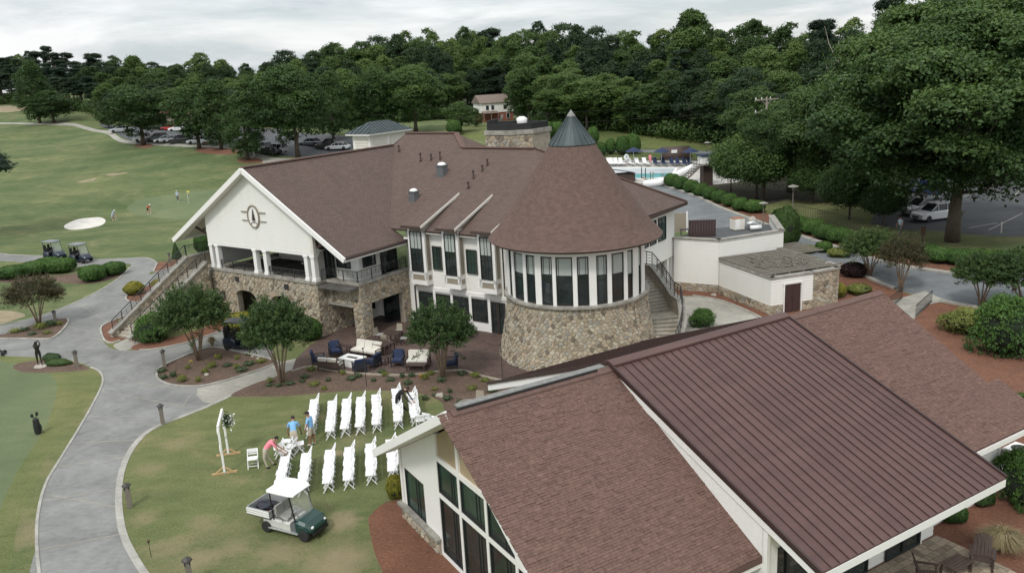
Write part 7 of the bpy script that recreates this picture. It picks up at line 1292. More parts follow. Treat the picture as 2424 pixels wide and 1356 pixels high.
# ================= statue, bag sculpture, golf =================
def person(name, label, loc, rz, J, E, fill, hair=None, scale=1., cat='person', extra=None, hands=(), cap=None):
    """one skinned body: J joints {name:(xyz, radius)}, E bones [(a, b, material)]"""
    t = thing(name, label, cat, loc, rz); ks = list(J); V = [Vector(J[k][0]) for k in ks]; R_ = [J[k][1] for k in ks]; ed = [(ks.index(a), ks.index(b)) for a, b, _ in E]; bm_ = [(V[ks.index(a)], V[ks.index(b)], c) for a, b, c in E]
    for (w_, dr, skin) in hands:      # palm and five fingers
        w0 = Vector(J[w_][0]); dr = Vector(dr).normalized(); sd_ = dr.cross(Vector((0, 0, 1))); sd_ = sd_.normalized() if sd_.length > .1 else Vector((1, 0, 0)); pi_ = len(V); V.append(w0 + dr * .07); R_.append(.030); ed.append((ks.index(w_), pi_)); bm_.append((w0, V[-1], skin))
        for f_ in range(5):
            of = (f_ - 1.5) * .017 if f_ < 4 else -.035; ln = (.062, .075, .07, .055, .045)[f_]; b0 = V[pi_] + sd_ * of + dr * (.01 if f_ < 4 else -.02); V.append(b0); R_.append(.0095); ed.append((pi_, len(V) - 1)); b1_ = b0 + dr * ln * .5 + Vector((0, 0, -.012)) + sd_ * (of * .3); V.append(b1_); R_.append(.0085); ed.append((len(V) - 2, len(V) - 1)); V.append(b1_ + dr * ln * .4 + Vector((0, 0, -.02))); R_.append(.007); ed.append((len(V) - 2, len(V) - 1)); bm_ += [(b0, V[-1], skin)]
    me = bpy.data.meshes.new('b'); me.from_pydata([tuple(v) for v in V], ed, []); o = bpy.data.objects.new('b', me); COL.objects.link(o); sk = o.modifiers.new('s', 'SKIN'); sk.use_smooth_shade = True
    for i, r_ in enumerate(R_): me.skin_vertices[0].data[i].radius = (r_, r_)
    me.skin_vertices[0].data[0].use_root = True; su = o.modifiers.new('u', 'SUBSURF'); su.levels = 1; dg = bpy.context.evaluated_depsgraph_get(); b = bpy.data.meshes.new_from_object(o.evaluated_get(dg)); bpy.data.objects.remove(o); b.name = 'body'
    mats = []; 
    for _, _, c in bm_:
        if c not in mats: mats.append(c)
    b.materials.clear(); [b.materials.append(MT[c]) for c in mats]; idx = []
    for f in b.polygons:
        c = f.center; best = (9, 0)
        for a_, b_, mt_ in bm_:
            d = b_ - a_; u = max(0, min(1, (c - a_).dot(d) / max(d.dot(d), 1e-6))); q = (c - a_ - d * u).length
            if q < best[0]: best = (q, mats.index(mt_))
        idx.append(best[1])
    b.polygons.foreach_set('material_index', idx); b.polygons.foreach_set('use_smooth', [True] * len(idx)); b.attributes.new('tint', 'FLOAT', 'FACE'); put(bpy.data.objects.new('body', b), t)
    hd = Vector(J['head'][0]); fw = Vector(J['face'][0]) - hd if 'face' in J else Vector((.1, 0, 0))
    fw.normalize(); 
    if hair: q = M(); c = hd - fw * .018 + Vector((0, 0, .035)); q.blob(tuple(c), (.103, .092, .092), 12, 8); q.build('hair', MT[hair], t, smooth=True)
    if cap:
        q = M(); c = hd + Vector((0, 0, .05)); q.blob(tuple(c), (.108, .1, .08), 12, 8); q.bar(tuple(c + fw * .08), tuple(c + fw * .19), .14, .015); q.build('cap', MT[cap], t, smooth=True)
    sdv = fw.cross(Vector((0, 0, 1))); sdv = sdv.normalized() if sdv.length > .1 else Vector((0, 1, 0)); upv = sdv.cross(fw).normalized()
    q = M(); q.blob(tuple(hd + fw * .105 - upv * .01), (.014, .014, .022), 6, 5); q.build('nose', MT[fill], t)
    for s_ in (-1, 1): q = M(); q.blob(tuple(hd + fw * .088 + sdv * s_ * .034 + upv * .02), .011, 6, 5); q.build('eye', MT['hair'], t); q = M(); q.blob(tuple(hd + sdv * s_ * .092 - fw * .005), (.02, .02, .03), 6, 5); q.build('ear', MT[fill], t)
    q = M(); q.bar(tuple(hd + fw * .093 - upv * .05 - sdv * .022), tuple(hd + fw * .093 - upv * .05 + sdv * .022), .008, .006); q.build('mouth', MT['red_cloth'], t)
    t.scale = (scale,) * 3; return t
def fig(lean=0, hipx=0, turn=0, arms=((.1, .25), (.1, -.25)), reach=None, knees=.0, step=.12, skin='skin', top='blue_shirt', leg='khaki', low=None, shoe='shoe', headdown=.0, sp=.1):
    """standing figure facing +X; lean = forward lean of the torso in degrees; reach = [(hand L xyz), (hand R xyz)]"""
    a = radians(lean); hip = Vector((hipx, 0, .93)); up = Vector((sin(a), 0, cos(a))); low = low or leg
    def T_(d, y=0, f=0): return hip + up * d + Vector((cos(a) * f, y, -sin(a) * f))
    J = {'pelvis': (hip, .135), 'belly': (T_(.17), .125), 'chest': (T_(.36), .145), 'neckb': (T_(.52), .085), 'neck': (T_(.58, 0, .01), .055), 'head': (T_(.70, 0, .035 + headdown), .098)}
    hd = Vector(J['head'][0]); hf = Vector((cos(a + headdown * 6), 0, -sin(a + headdown * 6))); J['face'] = (hd + hf * .035, .078); J['crown'] = (hd + Vector((0, 0, .05)), .085)
    E = [('pelvis', 'belly', leg if 0 else top), ('belly', 'chest', top), ('chest', 'neckb', top), ('neckb', 'neck', skin), ('neck', 'head', skin), ('head', 'face', skin), ('head', 'crown', skin)]; hands = []
    for s_, nm, (rx, ry) in ((1, 'l', arms[0]), (-1, 'r', arms[1])):
        sh = T_(.47, s_ * .19); tgt = Vector(reach[0 if s_ > 0 else 1]) if reach else sh + Vector((rx + .05, (ry - s_ * .19) * .3 + s_ * .06, -.56)); mid = sh.lerp(tgt, .5) + Vector((-.05, s_ * .05, -.03)); J['sh' + nm] = (sh, .068); J['el' + nm] = (mid, .045); J['wr' + nm] = (tgt, .03)
        slv = sh.lerp(mid, .62); J['sl' + nm] = (slv, .058); E += [('chest', 'sh' + nm, top), ('sh' + nm, 'sl' + nm, top), ('sl' + nm, 'el' + nm, skin if top != 'black_cloth' else top), ('el' + nm, 'wr' + nm, skin if top != 'black_cloth' else top)]; hands.append(('wr' + nm, tuple(tgt - mid), skin))
        hp = hip + Vector((0, s_ * sp, -.06)); kn = Vector((hipx + knees + s_ * step * .5, s_ * (sp + .01), .50)); an = Vector((s_ * step, s_ * (sp + .02), .085)); J['hp' + nm] = (hp, .105); J['kn' + nm] = (kn, .065); J['an' + nm] = (an, .043); J['to' + nm] = (an + Vector((.15, s_ * .02, -.05)), .034); J['he' + nm] = (an + Vector((-.04, 0, -.045)), .036)
        tk = hp.lerp(kn, .82); J['tk' + nm] = (tk, .08); E += [('pelvis', 'hp' + nm, leg), ('hp' + nm, 'tk' + nm, leg), ('tk' + nm, 'kn' + nm, low), ('kn' + nm, 'an' + nm, low), ('an' + nm, 'to' + nm, shoe), ('an' + nm, 'he' + nm, shoe)]
    return J, E, hands
def man(label, loc, rz, hair='hair', cap=None, scale=1., **k): J, E, h = fig(**k); return person('person', label, (loc[0], loc[1], zt(*loc[:2]) if len(loc) < 3 else loc[2]), radians(rz), J, E, k.get('skin', 'skin'), hair, scale, hands=h, cap=cap)
man('man in pink polo and khaki trousers bending over a chair', (-11.45, 34.72), 18, lean=50, hipx=-.15, reach=[(.75, .12, .62), (.70, -.12, .60)], top='pink_shirt', leg='khaki', step=.14, headdown=.03)
man('man in light blue shirt and khaki shorts bending over a chair', (-10.72, 36.5), 100, lean=38, hipx=-.12, reach=[(.45, .30, .62), (.45, -.30, .62)], top='blue_shirt', leg='khaki', low='tan_skin', skin='tan_skin', step=.12, headdown=.03, shoe='fabric_white', hair='hair')
man('man in light blue shirt and cap standing by the first chair row', (-9.98, 36.85), 165, lean=4, top='blue_shirt', leg='khaki', low='tan_skin', skin='tan_skin', cap='black_cloth', step=.06, headdown=.03, shoe='fabric_white')
man('person dressed in black bending over the last row of chairs', (-6.1, 40.45), -20, lean=55, hipx=-.15, reach=[(.62, .15, .60), (.60, -.15, .62)], top='black_cloth', leg='black_cloth', step=.14, headdown=.03)
p = gp(270, 523); man('golfer in pale blue bending at the bunker edge', (p.x, p.y), -20, lean=35, hipx=-.1, reach=[(.42, .05, .55), (.42, -.05, .55)], top='pale_blue', leg='pale_blue', low='skin', cap='white_cloth', hair=None, shoe='fabric_white'); p = gp(353, 507); man('golfer in orange top putting on the green', (p.x, p.y), -30, lean=45, hipx=-.1, reach=[(.45, .05, .55), (.45, -.05, .55)], top='orange_cloth', leg='black_cloth', low='skin', cap='white_cloth', hair=None, shoe='fabric_white'); p = gp(422, 478); man('golfer in pale shirt standing beside the flagstick', (p.x, p.y), -90, lean=3, top='pale_blue', leg='car_grey', cap='white_cloth', hair=None, shoe='fabric_white')
p = gp(2130, 556); man('person in pale shirt walking behind the hedge by the right lot', (p.x, p.y), 200, lean=2, top='pale_blue', leg='car_grey', step=.2)
for i, (fx, fy, c_, lb) in enumerate(((1539, 390, 'pink_shirt', 'person in pink standing at the far pool side'), (1482, 391, 'white_cloth', 'person in white by the left loungers of the pool'))): p = gp(fx, fy); man(lb, (p.x, p.y), 60, top=c_, leg=c_, low='skin', lean=2)
# golf clubs for the golfers
for fx, fy, rz in ((270, 523, -20), (353, 507, -30)):
    p = gp(fx, fy); a = radians(rz); q = M(); q.tube([(.45, 0, .62), (.75, 0, .04)], .012, 5); q.box((.78, 0, .03), (.1, .03, .04)); o = q.build('golf_club', MT['alu']); o.location = p; o.rotation_euler = (0, 0, a); put(o, None, 'golf club held by the golfer %s' % ('at the bunker' if fx == 270 else 'in orange on the green'), 'golf club')
t = thing('flagstick', 'yellow flag on a pole in the hole of the upper green', 'flag', tuple(gp(447, 485))); q = M(); q.tube([(0, 0, 0), (0, 0, 2.2)], .02, 5); q.build('pole', MT['white_plastic'], t); q = M(); q.mesh([(0, 0, 2.2), (.38, .05, 2.08), (.36, 0, 1.85), (0, 0, 1.88)], [(0, 1, 2, 3), (3, 2, 1, 0)]); q.build('flag_cloth', MT['flower_yellow'], t)
# bronze golfer in mid swing, standing on a small stone
SG = gp(96, 868); J, E, h = fig(lean=8, reach=[(-.12, .18, 1.62), (-.14, .10, 1.66)], skin='bronze', top='bronze', leg='bronze', shoe='bronze', step=.12)
E = [(a, b, 'bronze') for a, b, c in E]; st_ = person('golfer_statue', 'dark bronze statue of a golfer at the end of a swing', (SG.x, SG.y, SG.z + .16), radians(-60), J, E, 'bronze', 'bronze', .92, cat='statue', hands=[(a, b, 'bronze') for a, b, c in h]); q = M(); q.tube([(-.12, .14, 1.68), (-.5, -.2, 1.2)], .014, 5); q.build('club', MT['bronze'], st_)
for c in st_.children:
    for i in range(len(c.data.materials)): c.data.materials[i] = MT['bronze']
q = M(); q.blob((0, 0, .02), (.42, .34, .16), 12, 6, jit=.08); o = q.build('plinth_stone', MT['rock']); o.location = SG; put(o, None, 'pale flat stone under the bronze golfer statue', 'stone')
t = thing('golf_bag_sculpture', 'black golf bag with fluffy club covers standing on the practice green edge', 'golf bag', tuple(gp(91, 1026)), .4); q = M(); q.lathe([(.13, 0), (.17, .1), (.17, .5), (.14, .82), (.12, .84)], n=12); q.build('bag', MT['black_plastic'], t); q = M(); q.blob((.1, .12, .3), (.1, .14, .22), 9, 6); q.build('pocket', MT['navy_frame'], t)
for x, y, z in ((-.12, -.02, 1.03), (.10, .03, 1.08)): q = M(); q.tube([(0, 0, .8), (x, y, z)], .02, 5); q.blob((x, y, z), (.075, .075, .10), 9, 7, jit=.12); q.build('club_cover', MT['black_cloth'], t)
q = M(); q.bar((.1, -.14, .7), (.28, -.1, 0), .02); q.build('stand_leg', MT['iron'], t)
for i, (fx, fy, s_) in enumerate(((489, 888, .16), (612, 850, .14), (598, 846, .1), (1042, 938, .25), (1690, 700, .22), (315, 812, .14))): q = M(); q.blob((0, 0, .05), (s_, s_ * .8, s_ * .6), 8, 6, jit=.15); o = q.build('stone', MT['rock']); o.location = gp(fx, fy); put(o, None, ['pale stone at the lower side of the path bed', 'larger pale stone at the tip of the path bed', 'smaller pale stone at the tip of the path bed', 'curved pale stone in the long mulch bed', 'pale rock on the red mulch below the terrace wall', 'small dark stone on the landing at the stair foot'][i], 'rock')
# ================= patio furniture =================
def armchair(col='navy', fr='navy_frame', w=.72, nm='patio_armchair'):
    t = thing(nm, 'x', 'armchair' if w < 1 else 'sofa'); h = w / 2; ncu = max(1, round(w / .7)); 
    for sx in (-1, 1):
        for y in (-.34, .34): B('leg', MT[fr], t, (sx * h - .03, sx * h + .03, y - .03, y + .03, 0, .58))
        B('arm', MT[fr], t, (sx * h - .04, sx * h + .04, -.36, .38, .56, .60))
    B('frame', MT[fr], t, (-h, h, -.36, .36, .26, .32), (-h, h, -.40, -.36, .3, .82))
    for i in range(ncu):
        a = -h + .05 + i * (w - .1) / ncu; b = a + (w - .1) / ncu - .02; q = M(); loft(q, [[(x, y0, z0), (x, y1, z0), (x, y1 + .02, (z0 + z1) / 2), (x, y1, z1), (x, y0, z1)] for x, y0, y1, z0, z1 in ((a, -.3, .34, .34, .44), (a + .04, -.32, .36, .32, .47), (b - .04, -.32, .36, .32, .47), (b, -.3, .34, .34, .44))]); q.build('seat_cushion', MT[col], t); q = M(); q.hull8([(a, -.32, .46), (b, -.32, .46), (b, -.36, .46), (a, -.36, .46), (a + .03, -.28, .9), (b - .03, -.28, .9), (b - .03, -.46, .86), (a + .03, -.46, .86)]); q.hull8([(a, -.22, .46), (b, -.22, .46), (b, -.34, .46), (a, -.34, .46), (a + .02, -.32, .88), (b - .02, -.32, .88), (b - .02, -.44, .88), (a + .02, -.44, .88)]) if 0 else None; q.v = []; q.f = []; q.m = []; q.t = []; q.uv = []; loft(q, [[(x, -.20 - e, .47), (x, -.34 + e, .47), (x, -.46 + e, .90 - e), (x, -.32 - e, .92 - e)] for x, e in ((a, .03), (a + .05, 0), (b - .05, 0), (b, .03))]); q.build('back_cushion', MT[col], t)
    return t
AC, SF, SL = armchair(), armchair('cushion', 'dark_wood', 2.1, 'patio_sofa'), armchair('cushion', 'dark_wood', 1.4, 'patio_loveseat')
def fpos(x, y): p = gp(x, y, 0); return (p.x, p.y, 0)
for fx, fy, rz, lb in ((795, 842, -160, 'navy armchair behind the left end of the fire pit'), (755, 862, -80, 'navy armchair left of the fire pit seen from the side'), (852, 880, 20, 'navy armchair with its back to the camera, right front of the fire pit'), (884, 868, 60, 'navy armchair right of the fire pit'), (943, 864, 175, 'navy armchair facing the camera left of the second sofa'), (1068, 872, 100, 'navy armchair behind the crape myrtle trunk')): place(AC, used, fpos(fx, fy), radians(rz), 1, lb)
place(SF, used, fpos(868, 842), radians(150), 1, 'long sofa with cream cushions beyond the fire pit'); place(SL, used, fpos(785, 876), radians(-20), 1, 'cream cushioned loveseat with its back to the camera, left front of the fire pit'); dup(SL, fpos(990, 866), radians(172), 'cream cushioned loveseat left of the crape myrtle trunk')
t = thing('fire_pit', 'white rectangular fire pit table amid the patio seats', 'fire pit', fpos(836, 864), radians(-30)); B('base', MT['white_trim'], t, (-.72, .72, -.42, .42, 0, .46)); B('top', MT['capstone'] if 0 else MT['white_trim'], t, (-.76, .76, -.46, -.16, .46, .52), (-.76, .76, .16, .46, .46, .52), (-.76, -.42, -.16, .16, .46, .52), (.42, .76, -.16, .16, .46, .52)); B('burner', MT['rubber'], t, (-.42, .42, -.16, .16, .465, .48))
def ptable(label, fx, fy, rz, w, d, h, proto=[None]):
    t = thing('patio_table', label, 'table', fpos(fx, fy), radians(rz)); n = max(3, int(d / .12))
    for i in range(n): y = -d / 2 + i * d / n; B('slat', MT['dark_wood'], t, (-w / 2, w / 2, y, y + d / n - .015, h - .03, h))
    for sx in (-1, 1):
        for sy in (-1, 1): B('leg', MT['dark_wood'], t, (sx * (w / 2 - .06) - .03, sx * (w / 2 - .06) + .03, sy * (d / 2 - .06) - .03, sy * (d / 2 - .06) + .03, 0, h - .03))
    return t
ptable('large dark dining table beyond the cream sofa', 898, 835, -35, 2.0, 1.0, .74); ptable('low dark coffee table before the second loveseat', 987, 877, -12, 1.2, .6, .42); ptable('small dark side table right of the fire pit seats', 908, 862, -20, .6, .5, .45); ptable('dark dining table near the stone pier', 932, 812, -20, .95, .95, .74); ptable('narrow dark table behind the navy armchair', 815, 838, -30, 1.0, .5, .6)
dc = thing('dining_chair', 'x', 'chair'); q = M(); q.box((0, 0, .45), (.46, .46, .05)); q.build('seat', MT['seat_grey'], dc); q = M(); q.hull8([(-.22, -.22, .48), (.22, -.22, .48), (.22, -.18, .48), (-.22, -.18, .48), (-.2, -.3, .88), (.2, -.3, .88), (.2, -.26, .88), (-.2, -.26, .88)]); q.build('backrest', MT['taupe'], dc)
for sx in (-1, 1):
    for sy in (-1, 1): B('leg', MT['iron'], dc, (sx * .2 - .015, sx * .2 + .015, sy * .2 - .015, sy * .2 + .015, 0, .43))
for fx, fy, rz, lb in ((900, 806, -110, 'dining chair left of the square table near the stone pier'), (944, 798, 160, 'dining chair behind the square table near the stone pier'), (958, 815, 90, 'dining chair right of the square table near the stone pier'), (915, 824, -20, 'dining chair in front of the square table near the stone pier'), (905, 826, 150, 'dining chair at the far side of the large dining table'), (1122, 792, -80, 'metal chair by the glass doors beside the tower'), (1112, 800, 60, 'chair half hidden right of the crape myrtle by the glass doors')): place(dc, used, fpos(fx, fy), radians(rz), 1, lb)
t = thing('round_patio_table', 'dark round table in the mulch beside the event hall roof', 'table', fpos(1110, 985)); q = M(); q.lathe([(.55, .70), (.56, .72), (.55, .74)], n=20); q.build('table_top', MT['weathered_wood'], t); B('pedestal', MT['iron'], t, (-.05, .05, -.05, .05, 0, .7)); place(dc, used, fpos(1134, 968), radians(160), 1.05, 'dark chair beside the round table in the mulch')
# adirondack rockers on the paver patio
rk_ = thing('rocking_chair', 'x', 'chair')
for i in range(5): q = M(); x = -.22 + i * .11; q.hull8([(x - .048, -.24, .36), (x + .048, -.24, .36), (x + .048, -.21, .36), (x - .048, -.21, .36), (x - .042, -.52, 1.08 - abs(i - 2) * .05), (x + .042, -.52, 1.08 - abs(i - 2) * .05), (x + .042, -.49, 1.09 - abs(i - 2) * .05), (x - .042, -.49, 1.09 - abs(i - 2) * .05)]); q.build('back_slat', MT['wood_chair'], rk_)
for i in range(6): B('seat_slat', MT['wood_chair'], rk_, (-.27, .27, -.24 + i * .09, -.16 + i * .09, .36 + i * .012, .38 + i * .012))
for sx in (-1, 1):
    B('arm', MT['wood_chair'], rk_, (sx * .34 - .06, sx * .34 + .06, -.38, .34, .60, .625)); q = M(); q.bar((sx * .33, .25, .06), (sx * .33, .25, .6), .05); q.bar((sx * .33, -.3, .08), (sx * .33, -.34, .62), .05); q.build('leg', MT['wood_chair'], rk_); q = M(); q.tube([(sx * .33, -.55, .14), (sx * .33, -.2, .04), (sx * .33, .15, .03), (sx * .33, .45, .10)], .03, 6); q.build('rocker', MT['wood_chair'], rk_)
def pa(x, y, rz, lb): p = gp(x, y, .04); place(rk_, used, tuple(p), radians(rz), 1, lb)
pa(2322, 1345, 150, 'dark slatted rocking chair at the patio edge under the ornamental grass'); pa(2196, 1385, 250, 'dark slatted rocking chair half cut at the bottom picture edge'); t = ptable('low dark slatted table between the two rocking chairs', 2262, 1358, 30, 1.0, .6, .42); t.location.z = .04
# ================= air conditioners =================
for fx, fy, lb in ((2412, 1112, 'white air conditioning unit with round fan grille behind the hall'), (2375, 1128, 'round topped meter and pipes on the hall wall')):
    p = gp(fx, fy, 0); t = thing('air_conditioner', lb, 'air conditioner', tuple(p), TH2)
    if fx > 2400: B('cabinet', MT['white_trim'], t, (-.5, .5, -.5, .5, 0, .95)); q = M(); q.lathe([(.38, .95), (.38, .97), (.05, .99)], n=18); q.build('fan_grille', MT['iron'], t)
    else: B('meter_box', MT['lead'], t, (-.15, .15, -.1, .1, .6, 1.2)); q = M(); q.lathe([(.22, .0), (.22, .45), (.12, .5)], n=12); q.build('meter', MT['white_plastic'], t)
# steps from the drive
t = thing('garden_steps', 'short flight of concrete steps with two metal handrails beside the hall roof', 'steps'); pt_, pb = gp(2165, 716), gp(2100, 775, 0); d = Vector((pb.x - pt_.x, pb.y - pt_.y, 0)); Ls = d.length; d.normalize(); n = Vector((-d.y, d.x, 0)); ztop = pt_.z
for i in range(8): a = i * .42; zz = ztop + .02 - i * ztop / 8 * 1.0; q = M(); c = Vector((pt_.x, pt_.y, 0)) + d * a; q.hull8([c - n * .9, c + n * .9, c + n * .9 + d * .46, c - n * .9 + d * .46] + [v_ + Vector((0, 0, zz)) for v_ in (c - n * .9, c + n * .9, c + n * .9 + d * .46, c - n * .9 + d * .46)]); q.v = q.v; q.build('step', MT['walk'], t)
for sd_ in (-1, 1):
    q = M(); A_ = Vector((pt_.x, pt_.y, ztop)) + n * sd_ * .95 - d * .5; Bq = Vector((pt_.x, pt_.y, .1)) + n * sd_ * .95 + d * 3.3
    for h_ in (.15, .85): q.bar(A_ + Vector((0, 0, h_)), Bq + Vector((0, 0, h_)), .035)
    for i in range(17): p = A_.lerp(Bq, i / 16); q.bar(p, p + Vector((0, 0, .85)), .02)
    q.build('handrail', MT['iron'], t)
# ================= pavilion with louvres, stone utility tower, houses =================
LPp = thing('louvred_pavilion', 'white louvred pavilion with hipped dark metal roof behind the ridge', 'pavilion', tuple(cw(-15.7, 22.5, 4.5)), TH1); B('wall', MT['siding'], LPp, (-2.3, 0, 0, 5.3, 0, 7.0))
B('roof_fascia', MT['white_trim'], LPp, (-2.78, .48, -.48, 5.78, 7.0, 7.17)); e_ = (-2.85, .55, -.55, 5.85, 7.18); px_, y1_, y2_, zp_ = -1.15, 1.3, 4.05, 8.2
q = M(); q.mesh([(e_[0], e_[2], e_[4]), (e_[1], e_[2], e_[4]), (e_[1], e_[3], e_[4]), (e_[0], e_[3], e_[4]), (px_, y1_, zp_), (px_, y2_, zp_)], [(0, 1, 4), (1, 2, 5, 4), (2, 3, 5), (3, 0, 4, 5)]); ro_ = q.build('metal_roof', MT['metal_green'], LPp)
for i in range(13):
    y = e_[2] + .25 + i * .49; k_ = min(1, (y - e_[2]) / (y1_ - e_[2]), (e_[3] - y) / (e_[3] - y2_)); q = M(); q.bar((e_[1], y, e_[4] + .03), (e_[1] + (px_ - e_[1]) * k_, y, e_[4] + (zp_ - e_[4]) * k_ + .03), .05, .06); q.build('seam', MT['metal_green'], ro_)
for i in range(6):
    x = e_[0] + .3 + i * .56; k_ = 1 - abs(x - px_) / 1.7; q = M(); q.bar((x, e_[2], e_[4] + .03), (x, e_[2] + (y1_ - e_[2]) * k_, e_[4] + (zp_ - e_[4]) * k_ + .03), .05, .06); q.build('seam', MT['metal_green'], ro_)
for (a, b, F) in ((-2.05, -.25, FL((0, 0, 0), X, -Y_)), (.3, 2.4, FL((0, 0, 0), Y_, X)), (2.9, 5.0, FL((0, 0, 0), Y_, X))):
    for i in range(11): q = M(); z_ = 5.15 + i * .15; q.hull8([F(a, z_, .0), F(b, z_, .0), F(b, z_, .09), F(a, z_, .09), F(a, z_ + .11, 0), F(b, z_ + .11, 0), F(b, z_ + .09, .02), F(a, z_ + .09, .02)]); q.build('louvre', MT['cream_trim'], LPp)
UT = thing('utility_tower', 'stone utility tower with black roof screens and dish, behind the middle ridge', 'tower', tuple(cw(1.95, 17.5, 0)), TH1)
fp_ = [(0, 0), (2.2, 0), (3.6, 1.3), (3.7, 3.8), (0, 4.2), (-.9, 2.8)]; q = M(); q.prism(fp_, 6, 12.1); q.build('tower_wall', MT['mortar'], UT); US_ = Stones()
for i in range(6):
    a, b = Vector((*fp_[i], 0)), Vector((*fp_[(i + 1) % 6], 0)); d = (b - a).normalized()
    if i in (0, 1, 5): US_.wall(0, (b - a).length, 9.8, 12.0, FL(a, d, Vector((d.y, -d.x, 0))), key=i, seed=90 + i, w=.45, h=.3)
US_.build(UT, 150); cx_ = (1.6, 2.0)
q = M(); q.prism([(cx_[0] + (x - cx_[0]) * 1.05, cx_[1] + (y - cx_[1]) * 1.05) for x, y in fp_], 12.0, 12.35); q.build('coping', MT['capstone'], UT)
for i in range(6):
    a, b = [Vector((cx_[0] + (p[0] - cx_[0]) * .95, cx_[1] + (p[1] - cx_[1]) * .95, 0)) for p in (fp_[i], fp_[(i + 1) % 6])]; m = M(); wallbox(m, a, b, .08, 12.35, 12.85 if i != 5 else 13.1); m.build('screen_panel', MT['black_plastic'], UT)
q = M(); q.lathe([(.35, 12.6), (.42, 12.9), (.45, 13.15), (.2, 13.3)], (2.2, 2.0, 0), 14); q.build('exhaust_fan', MT['white_plastic'], UT, smooth=True); q = M(); q.lathe([(.02, 0), (.22, .05), (.34, .14)], n=14); o = q.build('satellite_dish', MT['lead'], UT); o.location = (.9, 1.2, 13.2); o.rotation_euler = (0, -1.2, .3)
HS_ = thing('brick_house', 'two storey brick and white house among the trees behind the utility tower', 'house', tuple(gp(1142, 290)), radians(18)); HS_.scale = (.8, .8, .8)
B('brick_wall', MT['brick_red'], HS_, (0, 9.5, 0, 8, 0, 2.6)); B('upper_wall', MT['white_trim'], HS_, (-.15, 9.6, -.1, 8.1, 2.6, 5.4)); q = M(); q.mesh([(-.6, -.6, 5.35), (10, -.6, 5.35), (10, 8.6, 5.35), (-.6, 8.6, 5.35), (-.6, 4, 7.6), (10, 4, 7.6)], [(0, 1, 5, 4), (3, 4, 5, 2), (0, 4, 3), (1, 2, 5)]); q.build('roof', MT['house_roof'], HS_); boards(HS_, (0, -.11, 0), X, -Y_, [(-.1, 2.6), (9.5, 2.6), (9.5, 5.3), (-.1, 5.3)], .35, joined=True)
for x, z0, z1 in ((1.2, 3.3, 4.7), (2.8, 3.3, 4.7), (6.6, 3.4, 4.6), (7.4, .6, 2.2)): window(HS_, FL((0, -.13, 0), X, -Y_), x, x + 1.0, z0, z1, dep=.02, frame='white_trim' if x < 6 or z0 < 1 else 'dark_frame')
q = M(); q.mesh([(-.3, -2.2, 2.5), (4.6, -2.2, 2.5), (4.6, 0, 3.1), (-.3, 0, 3.1)], [(0, 1, 2, 3)]); q.b2(-.1, .1, -2.1, -1.9, 0, 2.5); q.b2(2.1, 2.3, -2.1, -1.9, 0, 2.5); q.b2(4.2, 4.4, -2.1, -1.9, 0, 2.5); q.build('porch', MT['house_roof'], HS_)
RH = thing('red_roof_house', 'low building with red brown roof between the trees of the far lot', 'building', tuple(gp(396, 297)), radians(-20)); B('wall', MT['taupe'], RH, (0, 12, 0, 9, 0, 2.8)); q = M(); q.mesh([(-1.5, -1.2, 2.8), (13, -1.2, 2.8), (13, 10, 2.8), (-1.5, 10, 2.8), (-1.5, 4.4, 5.6), (13, 4.4, 5.6)], [(0, 1, 5, 4), (3, 4, 5, 2), (0, 4, 3), (1, 2, 5)]); q.build('roof', MT['red_roof'], RH); q = M(); q.bar((-1.5, -1.2, 2.7), (-1.5, 4.4, 5.5), .1, .3); q.bar((-1.5, 10, 2.7), (-1.5, 4.4, 5.5), .1, .3); q.build('bargeboard', MT['cream_trim'], RH); B('timber_post', MT['dark_wood'], RH, (-1.0, -.6, -.6, -.2, 0, 2.8), (-1.0, -.6, 8, 8.4, 0, 2.8))
# power pole and wires
pp = gp(1815, 470); D_ = 102.; d_ = ray(1815, 236); k_ = D_ / hypot(d_[0], d_[1]); PPx = (d_[0] * k_, d_[1] * k_); ztp = H + d_[2] * k_; t = thing('power_pole', 'pale timber power pole with double crossarms rising among the trees', 'utility pole', (PPx[0], PPx[1], 0), .35)
q = M(); q.tube([(0, 0, 0), (0, 0, ztp + .3)], [.17, .12], 8); q.build('pole', MT['dead_bark'], t)
for dz in (0, -1.4): q = M(); q.bar((-1.6, 0, ztp + dz), (1.6 if dz == 0 else 0.6, 0, ztp + dz), .12, .14); q.bar((-.7, 0, ztp + dz - .05), (0, 0, ztp + dz - .7), .06); q.bar((.6, 0, ztp + dz - .05), (0, 0, ztp + dz - .7), .06); o = q.build('crossarm', MT['dead_bark'], t); [(lambda m_: (m_.lathe([(.06, 0), (.05, .22)], (x, 0, ztp + dz + .07), 6), m_.build('insulator', MT['white_plastic'], o)))(M()) for x in (-1.5, -.7, .5)]
for dz, lb in ((0, 'upper power line crossing behind the cone roof'), (-1.4, 'lower power line crossing behind the cone roof')): q = M(); a = Vector((PPx[0] - 1.4, PPx[1] + .5, ztp + dz + .2)); b = Vector((-60, 175, ztp + 3 + dz)); q.tube([a.lerp(b, i / 12) + Vector((0, 0, -3.2 * sin(pi * i / 12))) for i in range(13)], .009, 4); o = q.build('power_line', MT['iron']); put(o, None, lb, 'cable')
